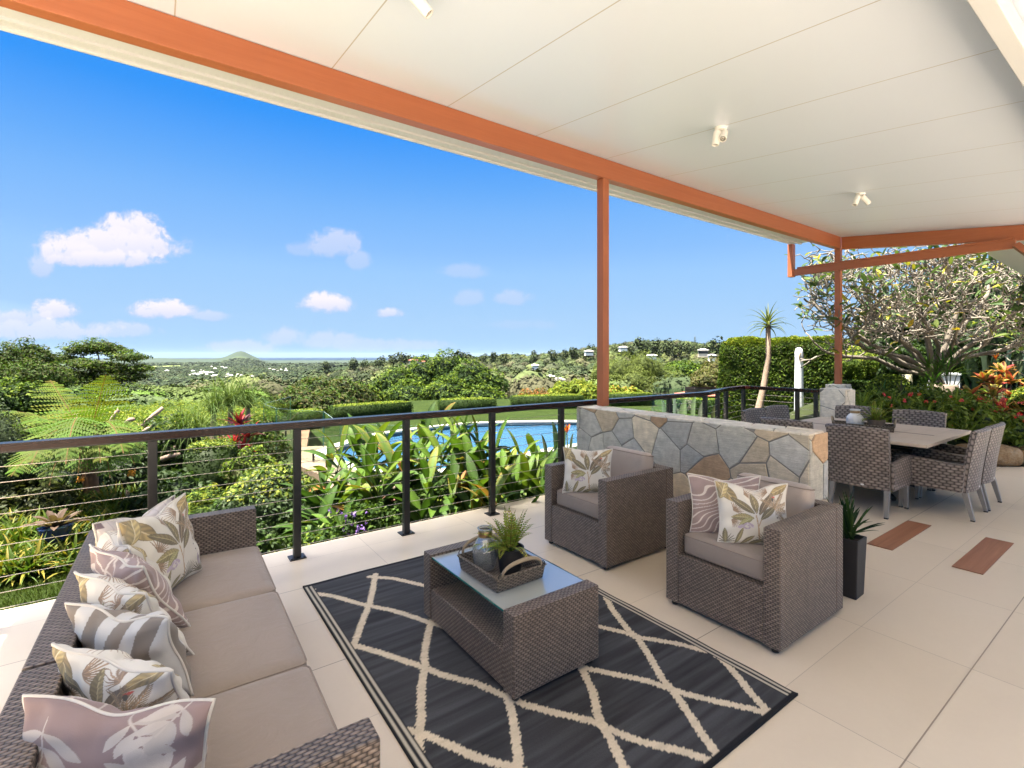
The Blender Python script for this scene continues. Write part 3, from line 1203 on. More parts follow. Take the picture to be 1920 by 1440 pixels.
spotlight('ceiling_spotlight', 'white twin ceiling spotlight cut off by the top edge of the photo', 1.06, 2.395, [(-.03, 0, (-.75, -.5, -.45)), (.03, .0, (.72, -.30, -.80))])
spotlight('ceiling_spotlight', 'white twin ceiling spotlight with one lens facing the viewer, above the armchairs', 3.83, 2.34, [(-.027, .016, (-.1, .1, -1)), (.027, -.016, (-.72, -.28, -.85))])
spotlight('ceiling_spotlight', 'smaller looking white twin spotlight over the dining table, heads splayed apart', 6.72, 2.33, [(-.027, .016, (-.42, .18, -1)), (.027, -.016, (.62, -.42, -.75))])

# ------------------------------------------------------------------ pool, lawn, paving
def catmull(pts, n=10):
    out = []
    m = len(pts)
    for i in range(m):
        p0, p1, p2, p3 = (Vector(pts[(i + k - 1) % m]) for k in range(4))
        for j in range(n):
            t_ = j / n
            out.append(tuple(.5 * ((2 * p1) + (-p0 + p2) * t_ + (2 * p0 - 5 * p1 + 4 * p2 - p3) * t_ ** 2 + (-p0 + 3 * p1 - 3 * p2 + p3) * t_ ** 3)))
    return out


def offset(poly, d):
    out = []
    n = len(poly)
    for i in range(n):
        a, b = Vector(poly[i - 1]), Vector(poly[(i + 1) % n])
        t_ = (b - a).normalized()
        out.append((poly[i][0] + t_.y * d, poly[i][1] - t_.x * d))
    return out


ZP = -1.0
POOL_PX = [(613, 857, 0), (625, 868, 0), (655, 880, 0), (705, 892, 0), (800, 895, 0), (900, 880, 0), (1010, 855, 0), (1100, 838, 0), (1180, 818, 0),
           (1170, 803, 0), (1110, 798.5, 0), (1047, 797.3, 0), (930, 799.5, 0), (863, 803.5, 0), (773, 813.5, 0), (713, 823, 0), (660, 838, 0)]


def on_level(u, v, z):
    D = 923 * (1.48 - z) / (v - 667)
    return pos(U(u), D)


pool_out = catmull([on_level(u, v, ZP - .12) for u, v, _ in POOL_PX], 6)
area = sum(pool_out[i - 1][0] * pool_out[i][1] - pool_out[i][0] * pool_out[i - 1][1] for i in range(len(pool_out)))
if area < 0:
    pool_out.reverse()
cop_out = offset(pool_out, .30)
cop_in = offset(pool_out, -.03)
cen = Vector((sum(p[0] for p in pool_out) / len(pool_out), sum(p[1] for p in pool_out) / len(pool_out)))


def ring(mb, inner, outer, z):
    n = len(inner)
    a = [mb.vert((*p, z)) for p in inner]
    b = [mb.vert((*p, z)) for p in outer]
    for i in range(n):
        j = (i + 1) % n
        mb.face((a[i], b[i], b[j], a[j]))
    return a, b


mb = MB()
i_ = [mb.vert((*p, ZP - .12)) for p in cop_in]
mb.face(i_)
struct(mb.build('pool_water', M['pool_water']))
mb = MB()
a = [mb.vert((*p, ZP + .02)) for p in pool_out]
b = [mb.vert((*p, ZP - .5)) for p in pool_out]
for i in range(len(a)):
    j = (i + 1) % len(a)
    mb.face((a[j], a[i], b[i], b[j]))
mb.face(b)
struct(mb.build('pool_basin', M['pool_tile']))
mb = MB()
a, b = ring(mb, cop_in, cop_out, ZP + .035)
for (rg_, zlo) in ((a, ZP - .02), (b, ZP - .05)):
    lo = [mb.vert((mb.v[k][0], mb.v[k][1], zlo)) for k in rg_]
    for i in range(len(lo)):
        j = (i + 1) % len(lo)
        mb.face((rg_[i], rg_[j], lo[j], lo[i]))
struct(mb.build('pool_coping', M['coping']))


def ray_poly(poly, o, ang):
    dx_, dy_ = math.cos(ang), math.sin(ang)
    best = None
    for i in range(len(poly)):
        p, q = poly[i], poly[(i + 1) % len(poly)]
        ex, ey = q[0] - p[0], q[1] - p[1]
        den = dx_ * ey - dy_ * ex
        if abs(den) < 1e-9:
            continue
        t_ = ((p[0] - o[0]) * ey - (p[1] - o[1]) * ex) / den
        s_ = ((p[0] - o[0]) * dy_ - (p[1] - o[1]) * dx_) / den
        if t_ > 0 and -1e-6 <= s_ <= 1 + 1e-6:
            best = t_ if best is None else min(best, t_)
    return (o[0] + dx_ * best, o[1] + dy_ * best)


LAWN = [on_level(570, 795, ZP), on_level(560, 772, ZP), pos(U(640), 25.5), pos(U(800), 27.5), pos(U(1000), 28.5), pos(U(1200), 28.5), pos(U(1340), 26), pos(U(1390), 18), pos(U(1340), 11.5), pos(U(1100), 9.0), pos(U(900), 9.0), pos(U(760), 9.5), pos(U(660), 10.3)]
mb = MB()
inn = [(p[0], p[1]) for p in cop_out]
outr = [ray_poly(LAWN, cen, math.atan2(p[1] - cen.y, p[0] - cen.x)) for p in inn]
prev = None
for k in range(5):
    f_ = k / 4
    rowp = [mb.vert((p[0] + (q[0] - p[0]) * f_, p[1] + (q[1] - p[1]) * f_, ZP)) for p, q in zip(inn, outr)]
    if prev:
        for i in range(len(rowp)):
            j = (i + 1) % len(rowp)
            mb.face((prev[i], rowp[i], rowp[j], prev[j]))
    prev = rowp
struct(mb.build('lawn', M['lawn']))
# paving at the left end of the pool and the strip of gravel bed
mb = MB()
pv = [on_level(*p, ZP) for p in ((560, 838), (646, 835), (622, 850), (640, 872), (700, 895), (760, 905), (740, 926), (628, 926), (600, 890), (556, 872))]
mb.prism(pv if sum(pv[i - 1][0] * pv[i][1] - pv[i][0] * pv[i - 1][1] for i in range(len(pv))) > 0 else pv[::-1], ZP - .25, ZP + .006)
struct(mb.build('pool_paving', M['sandstone']))
mb = MB()
pv = [on_level(*p, ZP) for p in ((627, 927), (742, 927), (748, 940), (626, 938))]
mb.prism(pv if sum(pv[i - 1][0] * pv[i][1] - pv[i][0] * pv[i - 1][1] for i in range(len(pv))) > 0 else pv[::-1], ZP - .4, ZP + .01)
struct(mb.build('deck_step', M['deck_red']))
mb = MB()
pv = [on_level(*p, ZP) for p in ((556, 802), (582, 800), (575, 838), (552, 838))]
mb.prism(pv if sum(pv[i - 1][0] * pv[i][1] - pv[i][0] * pv[i - 1][1] for i in range(len(pv))) > 0 else pv[::-1], ZP - .2, ZP + .012)
struct(mb.build('gravel_path', M['mulch']))
# left lawn just below the terrace
mb = MB()
mb.prism([(-6, 4.0), (1.4, 4.0), (1.1, 5.2), (-.2, 6.2), (-1.6, 7.2), (-6, 8)], -.75, -.56)
struct(mb.build('side_lawn', M['lawn']))

# ------------------------------------------------------------------ soft furnishing helpers
def rbox(name, hx, hy, hz, r, mat, parent, loc=(0, 0, 0), rot=None, puff=0.0, n=14, uvs=True):
    """rounded, slightly puffed cushion block"""
    mb = MB()
    half = Vector((hx, hy, hz))

    def f(p):
        q = Vector((p[0] * hx, p[1] * hy, p[2] * hz))
        c_ = Vector(tuple(max(-(h_ - r), min(h_ - r, x)) for x, h_ in zip(q, half)))
        d = q - c_
        if d.length > 1e-9:
            q = c_ + d.normalized() * r * min(1.0, max(abs(x) for x in d) / r if r else 1)
        if puff:
            k = (1 - p[0] ** 2) * (1 - p[1] ** 2)
            q.z += puff * max(0, k) ** .6 * (1 if p[2] > 0 else -.3) * abs(p[2])
            e = (1 - p[2] ** 2)
            if abs(p[0]) > .999:
                q.x += math.copysign(puff * .35, p[0]) * e * (1 - p[1] ** 2)
            if abs(p[1]) > .999:
                q.y += math.copysign(puff * .35, p[1]) * e * (1 - p[0] ** 2)
        return q

    def sp_(t_):
        # denser samples near the rounded edges
        s_ = 2 * t_ - 1
        return math.copysign(abs(s_) ** .62, s_)
    for ax in range(3):
        for sg in (-1, 1):
            def g(u, v, ax=ax, sg=sg):
                p = [0, 0, 0]
                p[ax] = sg
                a_, b_ = sp_(u), sp_(v)
                o1, o2 = (ax + 1) % 3, (ax + 2) % 3
                p[o1], p[o2] = (a_, b_) if sg > 0 else (b_, a_)
                return f(p)
            mb.grid(g, n, n)
    o = mb.build(name, mat, parent, smooth=True)
    bm = bmesh.new()
    bm.from_mesh(o.data)
    bmesh.ops.remove_doubles(bm, verts=bm.verts, dist=.0006)
    bm.to_mesh(o.data)
    bm.free()
    o.data.polygons.foreach_set('use_smooth', [True] * len(o.data.polygons))
    o.location = loc
    if rot:
        o.rotation_euler = rot
    for s_ in (1, -1):
        pts = []
        zz_ = hz - r * .42
        for (cx_, cy_, a0) in ((hx - r, hy - r, 0), (-hx + r, hy - r, 90), (-hx + r, -hy + r, 180), (hx - r, -hy + r, 270)):
            for k in range(5):
                a_ = R(a0 + k * 22.5)
                pts.append((cx_ + (r * .93) * math.cos(a_), cy_ + (r * .93) * math.sin(a_), s_ * zz_))
        # follow the puffed sides
        q = []
        for i in range(len(pts)):
            a_, b_ = Vector(pts[i]), Vector(pts[(i + 1) % len(pts)])
            m_ = max(1, int((b_ - a_).length / .05))
            for j in range(m_):
                p = a_ + (b_ - a_) * (j / m_)
                q.append(p)
        MB().tube(q, .0032, 6, closed=True).build('piping', M['piping_dark'], o, smooth=True)
    return o


def leaf_mask(U_, V_, x, y, ang, L, W, bend=0.0, power=.75):
    """mask, along, across of one leaf in pattern space"""
    ca, sa = math.cos(ang), math.sin(ang)
    s = ((U_ - x) * ca + (V_ - y) * sa) / L
    t = (-(U_ - x) * sa + (V_ - y) * ca)
    t = t - bend * L * (s * s)
    prof = W * np.sin(np.pi * np.clip(s, 0, 1)) ** power
    m = (s > 0) & (s < 1) & (np.abs(t) < prof)
    return m, s, t / np.maximum(prof, 1e-6)


def paint(c_, m, col):
    c_[m] = col[m] if isinstance(col, np.ndarray) and col.ndim > 1 else col


def banana(c_, U_, V_, x, y, ang, L, W, base, vein, bend=0, n=9):
    m, s, t = leaf_mask(U_, V_, x, y, ang, L, W, bend)
    st = np.sin((s * n - np.abs(t) * 1.1) * 2 * np.pi)
    k = (.82 + .22 * st)[:, None]
    col = np.array(base) * k
    col = np.where((t > 0)[:, None], col * .72, col * 1.12)
    mid = np.abs(t) < .07
    col[mid] = vein
    col[(np.abs(t) > .86)] = np.array(base) * .45
    paint(c_, m, np.clip(col, 0, .9))


def palm_fan(c_, U_, V_, x, y, ang, spread, L, n, col, w_=.008, bend=.25):
    for i in range(n):
        a = ang + spread * (i / (n - 1) - .5)
        m, s, t = leaf_mask(U_, V_, x, y, a, L * (1 - .25 * abs(i / (n - 1) - .5)), w_, bend * (i / (n - 1) - .5), .5)
        cc_ = np.array(col) * (1.25 if i % 3 == 0 else .8)
        paint(c_, m, cc_)


def feather(c_, U_, V_, x, y, ang, L, n, col, side=.10, bend=.2):
    """pinnate frond: midrib with side lines"""
    m, s, t = leaf_mask(U_, V_, x, y, ang, L, .006, bend, .3)
    paint(c_, m, np.array((.42, .24, .11)))
    ca, sa = math.cos(ang), math.sin(ang)
    for i in range(1, n):
        f_ = i / n
        d_ = bend * L * f_ * f_
        px, py = x + ca * L * f_ - sa * d_, y + sa * L * f_ + ca * d_
        for sd in (1, -1):
            a = ang + sd * (.75 - .3 * f_) + bend * f_
            m, s, t = leaf_mask(U_, V_, px, py, a, side * (1.15 - .6 * f_), .0055, -.12 * sd, .5)
            paint(c_, m, np.array(col) * (.8 + .3 * ((i + (sd > 0)) % 2)))


def disc(c_, U_, V_, x, y, rx, ry, col, ang=0):
    ca, sa = math.cos(ang), math.sin(ang)
    a = ((U_ - x) * ca + (V_ - y) * sa) / rx
    b = (-(U_ - x) * sa + (V_ - y) * ca) / ry
    m = a * a + b * b < 1
    paint(c_, m, np.array(col))
    return m


OLIVE, GOLD, BROWN, TAN, GREYG = (.17, .125, .045), (.42, .29, .10), (.13, .075, .04), (.42, .27, .15), (.16, .155, .09)


def pat_tropical(U_, V_, seed=0):
    rg = random.Random(seed)
    c_ = np.tile(np.array((.66, .615, .54)), (len(U_), 1))
    dxx, dyy = rg.uniform(-.07, .07), rg.uniform(-.06, .06)
    U2, V2 = U_ - dxx, V_ - dyy
    # corner folds of gold drapery leaves
    banana(c_, U2, V2, .0, 1.02, R(-58), .42, .10, GOLD, (.62, .5, .28), .1, 5)
    banana(c_, U2, V2, .02, .72, R(70), .34, .06, (.50, .38, .16), (.7, .6, .38), -.1, 5)
    banana(c_, U2, V2, 1.0, .98, R(215), .30, .06, GOLD, (.62, .5, .28), -.1, 5)
    for (x, y, a, L) in ((.36, .86, R(20), .2), (.72, .90, R(160), .2), (.18, .55, R(35), .17), (.15, .40, R(-20), .15)):
        palm_fan(c_, U2, V2, x, y, a, 1.9, L, 11, (.26, .15, .08), .006)
    # banana tree
    for (x0_, y0_, x1_, y1_, ww) in ((.56, .06, .545, .34, .012), (.545, .34, .52, .50, .010), (.55, .30, .62, .48, .008)):
        L_ = math.hypot(x1_ - x0_, y1_ - y0_)
        m, s, t = leaf_mask(U2, V2, x0_, y0_, math.atan2(y1_ - y0_, x1_ - x0_), L_, ww, 0, .1)
        paint(c_, m, np.array(TAN))
    banana(c_, U2, V2, .50, .52, R(140), .42, .062, OLIVE, (.42, .34, .16), .06)
    banana(c_, U2, V2, .53, .52, R(96), .40, .060, (.22, .165, .06), (.45, .36, .18), .02)
    banana(c_, U2, V2, .57, .50, R(63), .44, .062, (.15, .09, .04), (.45, .32, .17), -.04)
    banana(c_, U2, V2, .59, .42, R(48), .34, .055, OLIVE, (.45, .36, .18), -.08)
    banana(c_, U2, V2, .49, .44, R(170), .34, .062, (.33, .26, .085), (.60, .52, .26), .16)
    banana(c_, U2, V2, .47, .44, R(200), .25, .05, (.38, .34, .12), (.6, .55, .3), .2)
    # right hand palm
    for a in (60, 95, 130, 20, -20, -60):
        feather(c_, U2, V2, .82, .60, R(a), .27, 11, (.24, .16, .085), .085, .15)
    for k in range(9):
        disc(c_, U2, V2, .845 + .004 * k, .50 - .035 * k, .010, .012, (.03, .025, .03) if k % 2 else (.6, .56, .5))
    # lilac scroll
    for k in range(26):
        a = k * .33
        r_ = .075 * (1 - k / 34)
        disc(c_, U2, V2, .385 + r_ * math.cos(a), .30 + r_ * .8 * math.sin(a), .020 * (1 - k / 50), .018 * (1 - k / 50), (.42, .33, .43) if k % 5 else (.60, .52, .60))
    disc(c_, U2, V2, .29, .30, .055, .028, (.45, .36, .46), .3)
    # bird spot
    disc(c_, U2, V2, .80, .80, .030, .014, (.55, .05, .03), .2)
    disc(c_, U2, V2, .785, .765, .017, .034, (.02, .018, .02), .1)
    # low plants
    for (x, y, n_, L) in ((.68, .02, 15, .22), (.92, .03, 11, .17), (.10, .03, 9, .16)):
        palm_fan(c_, U2, V2, x, y, R(90), 2.5, L, n_, (.13, .11, .07), .007)
    for (x, y, a, L) in ((.22, .0, 70, .30), (.10, .02, 100, .25), (.30, .0, 38, .24), (.42, .0, 25, .2)):
        banana(c_, U2, V2, x, y, R(a), L, .035, (.25, .20, .075), (.6, .48, .22), 0)
    for k in range(3):
        disc(c_, U2, V2, .87 + .02 * k, .22 - .03 * k, .016, .045, (.36, .28, .37) if k != 1 else (.06, .05, .06), .1 * k)
    return c_ * .84 + np.array((.66, .615, .54)) * .16


def pat_pink_leaf(U_, V_, seed=0):
    rg = random.Random(seed)
    c_ = np.tile(np.array((.285, .205, .192)), (len(U_), 1))
    cr = np.array((.50, .435, .385))

    def frond(x, y, ang, L, n, w_):
        m, s, t = leaf_mask(U_, V_, x, y, ang, L, .007, .05, .2)
        paint(c_, m, cr)
        for i in range(n):
            f_ = .18 + .8 * i / n
            px, py = x + math.cos(ang) * L * f_, y + math.sin(ang) * L * f_
            for sd in (1, -1):
                m, s, t = leaf_mask(U_, V_, px, py, ang + sd * (1.15 - .5 * f_), L * (.62 - .3 * f_), w_, -.12 * sd, .8)
                paint(c_, m & (np.abs(t) > .0), cr * (.92 if sd > 0 else 1.05))
        m, s, t = leaf_mask(U_, V_, x + math.cos(ang) * L * .9, y + math.sin(ang) * L * .9, ang, L * .35, w_, 0, .8)
        paint(c_, m, cr)
    for (x, y, a, L, n, w_) in ((.18, .92, -88, .55, 4, .045), (.55, .02, 78, .50, 4, .05), (.95, .05, 112, .62, 5, .04), (.60, 1.0, -60, .40, 4, .035), (.05, .1, 55, .4, 4, .04), (.9, 1.02, -120, .35, 3, .035)):
        frond(x, y, R(a), L, n, w_)
    return c_


def pat_pink_swirl(U_, V_, seed=0):
    c_ = np.tile(np.array((.34, .25, .23)), (len(U_), 1))
    cr = np.array((.66, .575, .50))
    w1 = np.sin(U_ * 5 + 1.3 * np.sin(V_ * 4.0 + seed)) * .10 + V_ + .30 * np.abs((U_ - .45) * 1.6) + .05 * np.sin(V_ * 11 + U_ * 6)
    q = np.abs(((w1 * 11) % 1) - .5)
    c_[q < .11] = cr
    m = np.abs(U_ - .45 + .04 * np.sin(V_ * 7)) < .012
    c_[m] = cr
    return c_


def pat_grey_stripe(U_, V_, seed=0):
    w1 = U_ + .06 * np.sin(V_ * 3.1 + .5)
    q = (w1 * 3.6 + .15) % 1
    return np.where((q < .52)[:, None], np.array((.245, .205, .17)), np.array((.58, .555, .52))) * np.ones((len(U_), 1))


def pat_lilac(U_, V_, seed=0):
    c_ = np.tile(np.array((.62, .565, .545)), (len(U_), 1))
    q = np.abs(((U_ * 7 + .3 * np.sin(V_ * 5)) % 1) - .5)
    c_[q < .04] = (.50, .44, .45)
    m = (np.abs(U_ - .5) > .44) & (np.abs(V_ - .5) > .42)
    c_[m] = (.22, .17, .19)
    return c_


def scatter_cushion(label, TL, TR, zt, disp, zb, pattern, seed, T=.075, dent=.02, wid=None, res=130, pip='piping', group='scatter cushions'):
    TL, TR = Vector(TL), Vector(TR)
    e = (TR - TL)
    Wd = wid or e.length
    mid = (TL + TR) / 2
    e.normalize()
    X = Vector((e.x, e.y, 0))
    bot = Vector((mid.x + disp[0], mid.y + disp[1], zb))
    Yv = Vector((mid.x, mid.y, zt)) - bot
    Hh = Yv.length
    Yv.normalize()
    Z = X.cross(Yv).normalized()
    Yv = Z.cross(X)
    m4 = Matrix(((X.x, Yv.x, Z.x, 0), (X.y, Yv.y, Z.y, 0), (X.z, Yv.z, Z.z, 0), (0, 0, 0, 1)))
    rg = random.Random(seed)
    rngp = np.random.default_rng(seed)
    root = None
    V_all, F_all, C_all = [], [], []
    g = np.linspace(-1, 1, res + 1)
    gu, gv = np.meshgrid(np.sign(g) * np.abs(g) ** .85, np.sign(g) * np.abs(g) ** .85)
    gu, gv = gu.ravel(), gv.ravel()
    ids = np.arange((res + 1) ** 2).reshape(res + 1, res + 1)
    fq = np.stack([ids[:-1, :-1], ids[:-1, 1:], ids[1:, 1:], ids[1:, :-1]], -1).reshape(-1, 4)
    ph = [rg.uniform(0, 6) for _ in range(6)]

    def shape(u, v):
        x = Wd / 2 * u * (1 - .085 * (1 - v * v)) * (1 + .02 * np.abs(u * v) ** 3)
        y = Hh / 2 * v * (1 - .075 * (1 - u * u)) * (1 + .02 * np.abs(u * v) ** 3)
        y = y - dent * np.exp(-((u - .05) / .38) ** 2) * np.clip(v, 0, 1) ** 2
        return x, y + Hh / 2
    x, y = shape(gu, gv)
    prof = (np.clip(1 - gu ** 2, 0, 1) * np.clip(1 - gv ** 2, 0, 1)) ** .46
    wr = .006 * np.sin(gu * 9 + gv * 3 + ph[0]) * np.abs(gv) + .005 * np.sin(gv * 11 - gu * 4 + ph[1]) * np.abs(gu) + .004 * np.sin(gu * 17 + ph[2]) * np.clip(gv, 0, 1)
    edge_w = .008 * np.sin(gu * 5 + ph[3]) * (1 - prof) + .012 * np.sin(gv * 3.2 + ph[4]) * (1 - prof) * .7
    for sg in (1, -1):
        z = sg * T * prof * (1 + .10 * np.sin(gu * 2.2 + ph[5])) + sg * wr * np.minimum(1, prof * 2.5) + edge_w
        V_all.append(np.stack([x, y, z], -1))
        F_all.append((fq if sg > 0 else fq[:, ::-1]) + (0 if sg > 0 else len(gu)))
        uu = (gu + 1) / 2
        C_all.append(pattern(uu if sg > 0 else 1 - uu, (gv + 1) / 2, seed if sg > 0 else seed + 50))
    V_ = np.concatenate(V_all)
    o = np_mesh('cushion', V_, np.concatenate(F_all), np.concatenate(C_all), M['print'], None, True)
    o.matrix_world = Matrix.Translation(bot) @ m4
    tag(o, label, 'cushion', group)
    pts = []
    for i in range(120):
        a = i / 120 * 4
        k, f_ = int(a), a - int(a)
        u, v = [(-1 + 2 * f_, -1), (1, -1 + 2 * f_), (1 - 2 * f_, 1), (-1, 1 - 2 * f_)][k]
        xx, yy = shape(np.array([u]), np.array([v]))
        ew = .008 * math.sin(u * 5 + ph[3]) + .012 * math.sin(v * 3.2 + ph[4]) * .7
        pts.append((float(xx[0]) * 1.004, float(yy[0]), ew))
    MB().tube(pts, .0042, 6, closed=True).build('piping', M[pip], o, smooth=True)
    return o


# ------------------------------------------------------------------ rug
RUGL = [
    [(585, 1112), (629, 1119), (664, 1129.6), (693, 1136), (735, 1144), (768, 1154.6), (797.5, 1165), (860, 1184)],
    [(693, 1081.7), (739, 1085), (781, 1095), (850, 1112)],
    [(572, 1108), (587, 1106)],
    [(704, 1077.5), (699.6, 1102.5), (693, 1131.7), (681, 1161), (672.5, 1186), (662, 1213), (656, 1229.6)],
    [(637, 1202.5), (664, 1210), (716, 1225), (754, 1238), (795, 1252.5), (831, 1267), (893, 1281.7), (935, 1300), (952, 1306.6), (985, 1321.7), (1040, 1337), (1109, 1353), (1136, 1365.5), (1197, 1390), (1287, 1411), (1345, 1432)],
    [(835, 1100), (815, 1140), (806, 1173), (799.6, 1202.5), (795, 1231.7), (797.5, 1252.5), (791, 1279.6), (789, 1319), (790, 1342), (785, 1387), (788, 1440), (790, 1500)],
    [(735, 1358), (762.5, 1370.6), (792.5, 1376), (845, 1399), (894, 1421), (965, 1440), (1060, 1480)],
    [(952, 1306.6), (961, 1343), (967, 1382), (973, 1439.5), (990, 1500)],
    [(1120, 1095), (1135, 1118), (1148, 1143), (1179, 1183), (1197, 1199), (1218, 1231), (1242, 1273), (1266, 1300.5), (1290, 1337), (1317.6, 1379), (1348, 1420)],
    [(1080, 1165), (1127, 1176), (1170, 1186), (1200, 1196), (1266, 1207), (1314.6, 1219), (1336, 1225), (1357, 1240), (1387, 1273), (1411, 1303.6), (1447.5, 1341)],
    [(1060, 1240), (1106, 1255), (1151.5, 1264), (1212, 1276), (1248, 1288.5), (1287, 1302), (1342, 1315.6), (1408, 1329), (1447.5, 1341)],
    [(1080, 1235), (1094, 1261), (1112, 1297.5), (1121, 1343), (1136, 1370), (1154.5, 1406), (1169.6, 1439.5), (1200, 1490)],
]
rx0, rx1, ry0, ry1 = .742, 2.262, 1.018, 3.33
stp = .0065
nx_, ny_ = int((rx1 - rx0) / stp), int((ry1 - ry0) / stp)
gx_, gy_ = np.meshgrid(np.linspace(rx0, rx1, nx_ + 1), np.linspace(ry0, ry1, ny_ + 1))
px_, py_ = gx_.ravel(), gy_.ravel()
streak = fbm(px_ * 1.0, py_ * 22, .5, 3, 4)
col = np.array((.046, .046, .050)) * (1 + .75 * streak)[:, None]
line = np.zeros(len(px_), bool)
jag = .0030 * np.sign(np.sin(py_ * 2 * np.pi / .021)) * (np.abs(np.sin(px_ * 120)) > .3)
for poly in RUGL:
    pw = [on_level(u, v, .006) for u, v in poly]
    for (a, b) in zip(pw, pw[1:]):
        ex, ey = b[0] - a[0], b[1] - a[1]
        L2 = ex * ex + ey * ey
        if L2 < 1e-9:
            continue
        t_ = np.clip(((px_ - a[0]) * ex + (py_ - a[1]) * ey) / L2, 0, 1)
        d = np.hypot(px_ - a[0] - t_ * ex, py_ - a[1] - t_ * ey)
        line |= d + jag < .0180
cream = np.array((.58, .485, .355)) * (1 + .18 * fbm(px_, py_ * 30, .4, 8, 3))[:, None]
col = np.where(line[:, None], cream, col)
ex_ = np.minimum(px_ - rx0, rx1 - px_)
bandm = ex_ < .058
st_ = (ex_ // .0115).astype(int) % 2 == 0
col[bandm & ~st_] = (.45, .40, .32)
col[bandm & st_] = (.02, .02, .022)
ey_ = np.minimum(py_ - ry0, ry1 - py_)
col[ey_ < .022] = (.012, .012, .014)
zz = .0075 + .003 * np.exp(-ex_ / .02) * np.sin(py_ * 9) ** 2 + .0016 * np.sin(px_ * 9 + 1) * np.sin(py_ * 5) + .004 * np.exp(-ey_ / .012)
ids = np.arange((nx_ + 1) * (ny_ + 1)).reshape(ny_ + 1, nx_ + 1)
fq = np.stack([ids[:-1, :-1], ids[:-1, 1:], ids[1:, 1:], ids[1:, :-1]], -1).reshape(-1, 4)
M['rug'] = attr_mat('rug', .8, .2, 0, .22, 160, .55, 240)
Vr = np.stack([px_, py_, zz], -1)
# turned-down hem
rim = np.concatenate([ids[0, :], ids[1:, -1], ids[-1, :-1][::-1], ids[1:-1, 0][::-1]])
low = Vr[rim].copy()
low[:, 2] = .0005
base_i = len(Vr)
nr_ = len(rim)
k_ = np.arange(nr_)
fr_ = np.stack([rim[k_], base_i + k_, base_i + (k_ + 1) % nr_, rim[(k_ + 1) % nr_]], -1)
rug = np_mesh('rug', np.concatenate([Vr, low]), np.concatenate([fq, fr_]), np.concatenate([col, np.tile((.012, .012, .014), (nr_, 1))]), M['rug'], None, True)
tag(rug, 'charcoal outdoor rug with cream zigzag lattice under the glass topped table', 'rug')


# ------------------------------------------------------------------ armchairs and sofa
def wbox(name, x0, x1, y0, y1, z0, z1, parent, mat='wicker', bevel=.007):
    return MB().box(x0, x1, y0, y1, z0, z1).build(name, M[mat], parent, bevel=bevel, seg=3)


def feet(parent, pts):
    for (x, y) in pts:
        f_ = MB().lathe([(.016, 0.0), (.019, .006), (.019, .028)], 12)
        o = f_.build('foot', M['dark_plastic'], parent)
        o.location = (x, y, 0)


arm = thing('armchair', 'square grey-brown wicker armchair nearer the balustrade, one tropical cushion', 'armchair', (2.85, 2.69, 0), 0, 'wicker armchairs')
hw, dx0, dx1, ta = .335, -.368, .365, .085
for s_ in (-1, 1):
    ya_, yb_ = (hw - ta, hw) if s_ > 0 else (-hw, -hw + ta)
    wbox('arm', dx0, dx1 - .09, ya_, yb_, .026, .62, arm)
wbox('backrest', dx1 - .0895, dx1, -hw, hw, .026, .62, arm)
wbox('base', dx0 + .003, dx1 - .09, -hw + ta + .0005, hw - ta - .0005, .03, .315, arm)
feet(arm, [(dx0 + .035, hw - .04), (dx0 + .035, -hw + .04), (dx1 - .04, hw - .04), (dx1 - .04, -hw + .04)])
rbox('seat_cushion', .3, hw - ta - .004, .060, .028, M['seat_fabric'], arm, (-.03, 0, .376), None, .016)
rbox('back_cushion', .068, .225, .155, .055, M['back_fabric'], arm, (.205, -.01, .575), (0, R(10), 0), .0)
arm2 = copy_thing(arm, (2.838, 1.53, 0), 0, 'square grey-brown wicker armchair nearest the viewer, holding a pink and a tropical cushion')

sofa = thing('sofa', 'long three-seat wicker sofa heaped with cushions along the left edge', 'sofa', (.068, 2.14, 0), R(-1.2))
sx0, sx1, sy0, sy1 = -.372, .355, -1.06, 1.045
wbox('arm', sx0 + .1005, sx1, sy1 - .085, sy1, .026, .62, sofa)
wbox('arm', sx0 + .1005, sx1 + .005, sy0, sy0 + .085, .026, .62, sofa)
ysm = -.27
wbox('backrest', sx0, sx0 + .10, ysm + .004, sy1, .026, .62, sofa)
wbox('backrest', sx0, sx0 + .10, sy0, ysm - .004, .026, .62, sofa)
wbox('base', sx0 + .1005, sx1 - .008, sy0 + .0855, ysm - .003, .03, .295, sofa)
wbox('base', sx0 + .1005, sx1 - .008, ysm + .003, sy1 - .0855, .03, .295, sofa)
feet(sofa, [(sx0 + .05, sy0 + .05), (sx0 + .05, sy1 - .05), (sx1 - .05, sy0 + .05), (sx1 - .05, sy1 - .05)])
ycs = np.linspace(sy0 + .087, sy1 - .087, 4)
for k in range(3):
    rbox('seat_cushion', .305, (ycs[k + 1] - ycs[k]) / 2 - .004, .062, .026, M['seat_fabric'], sofa, (.055, (ycs[k] + ycs[k + 1]) / 2, .359), None, .016, 16)

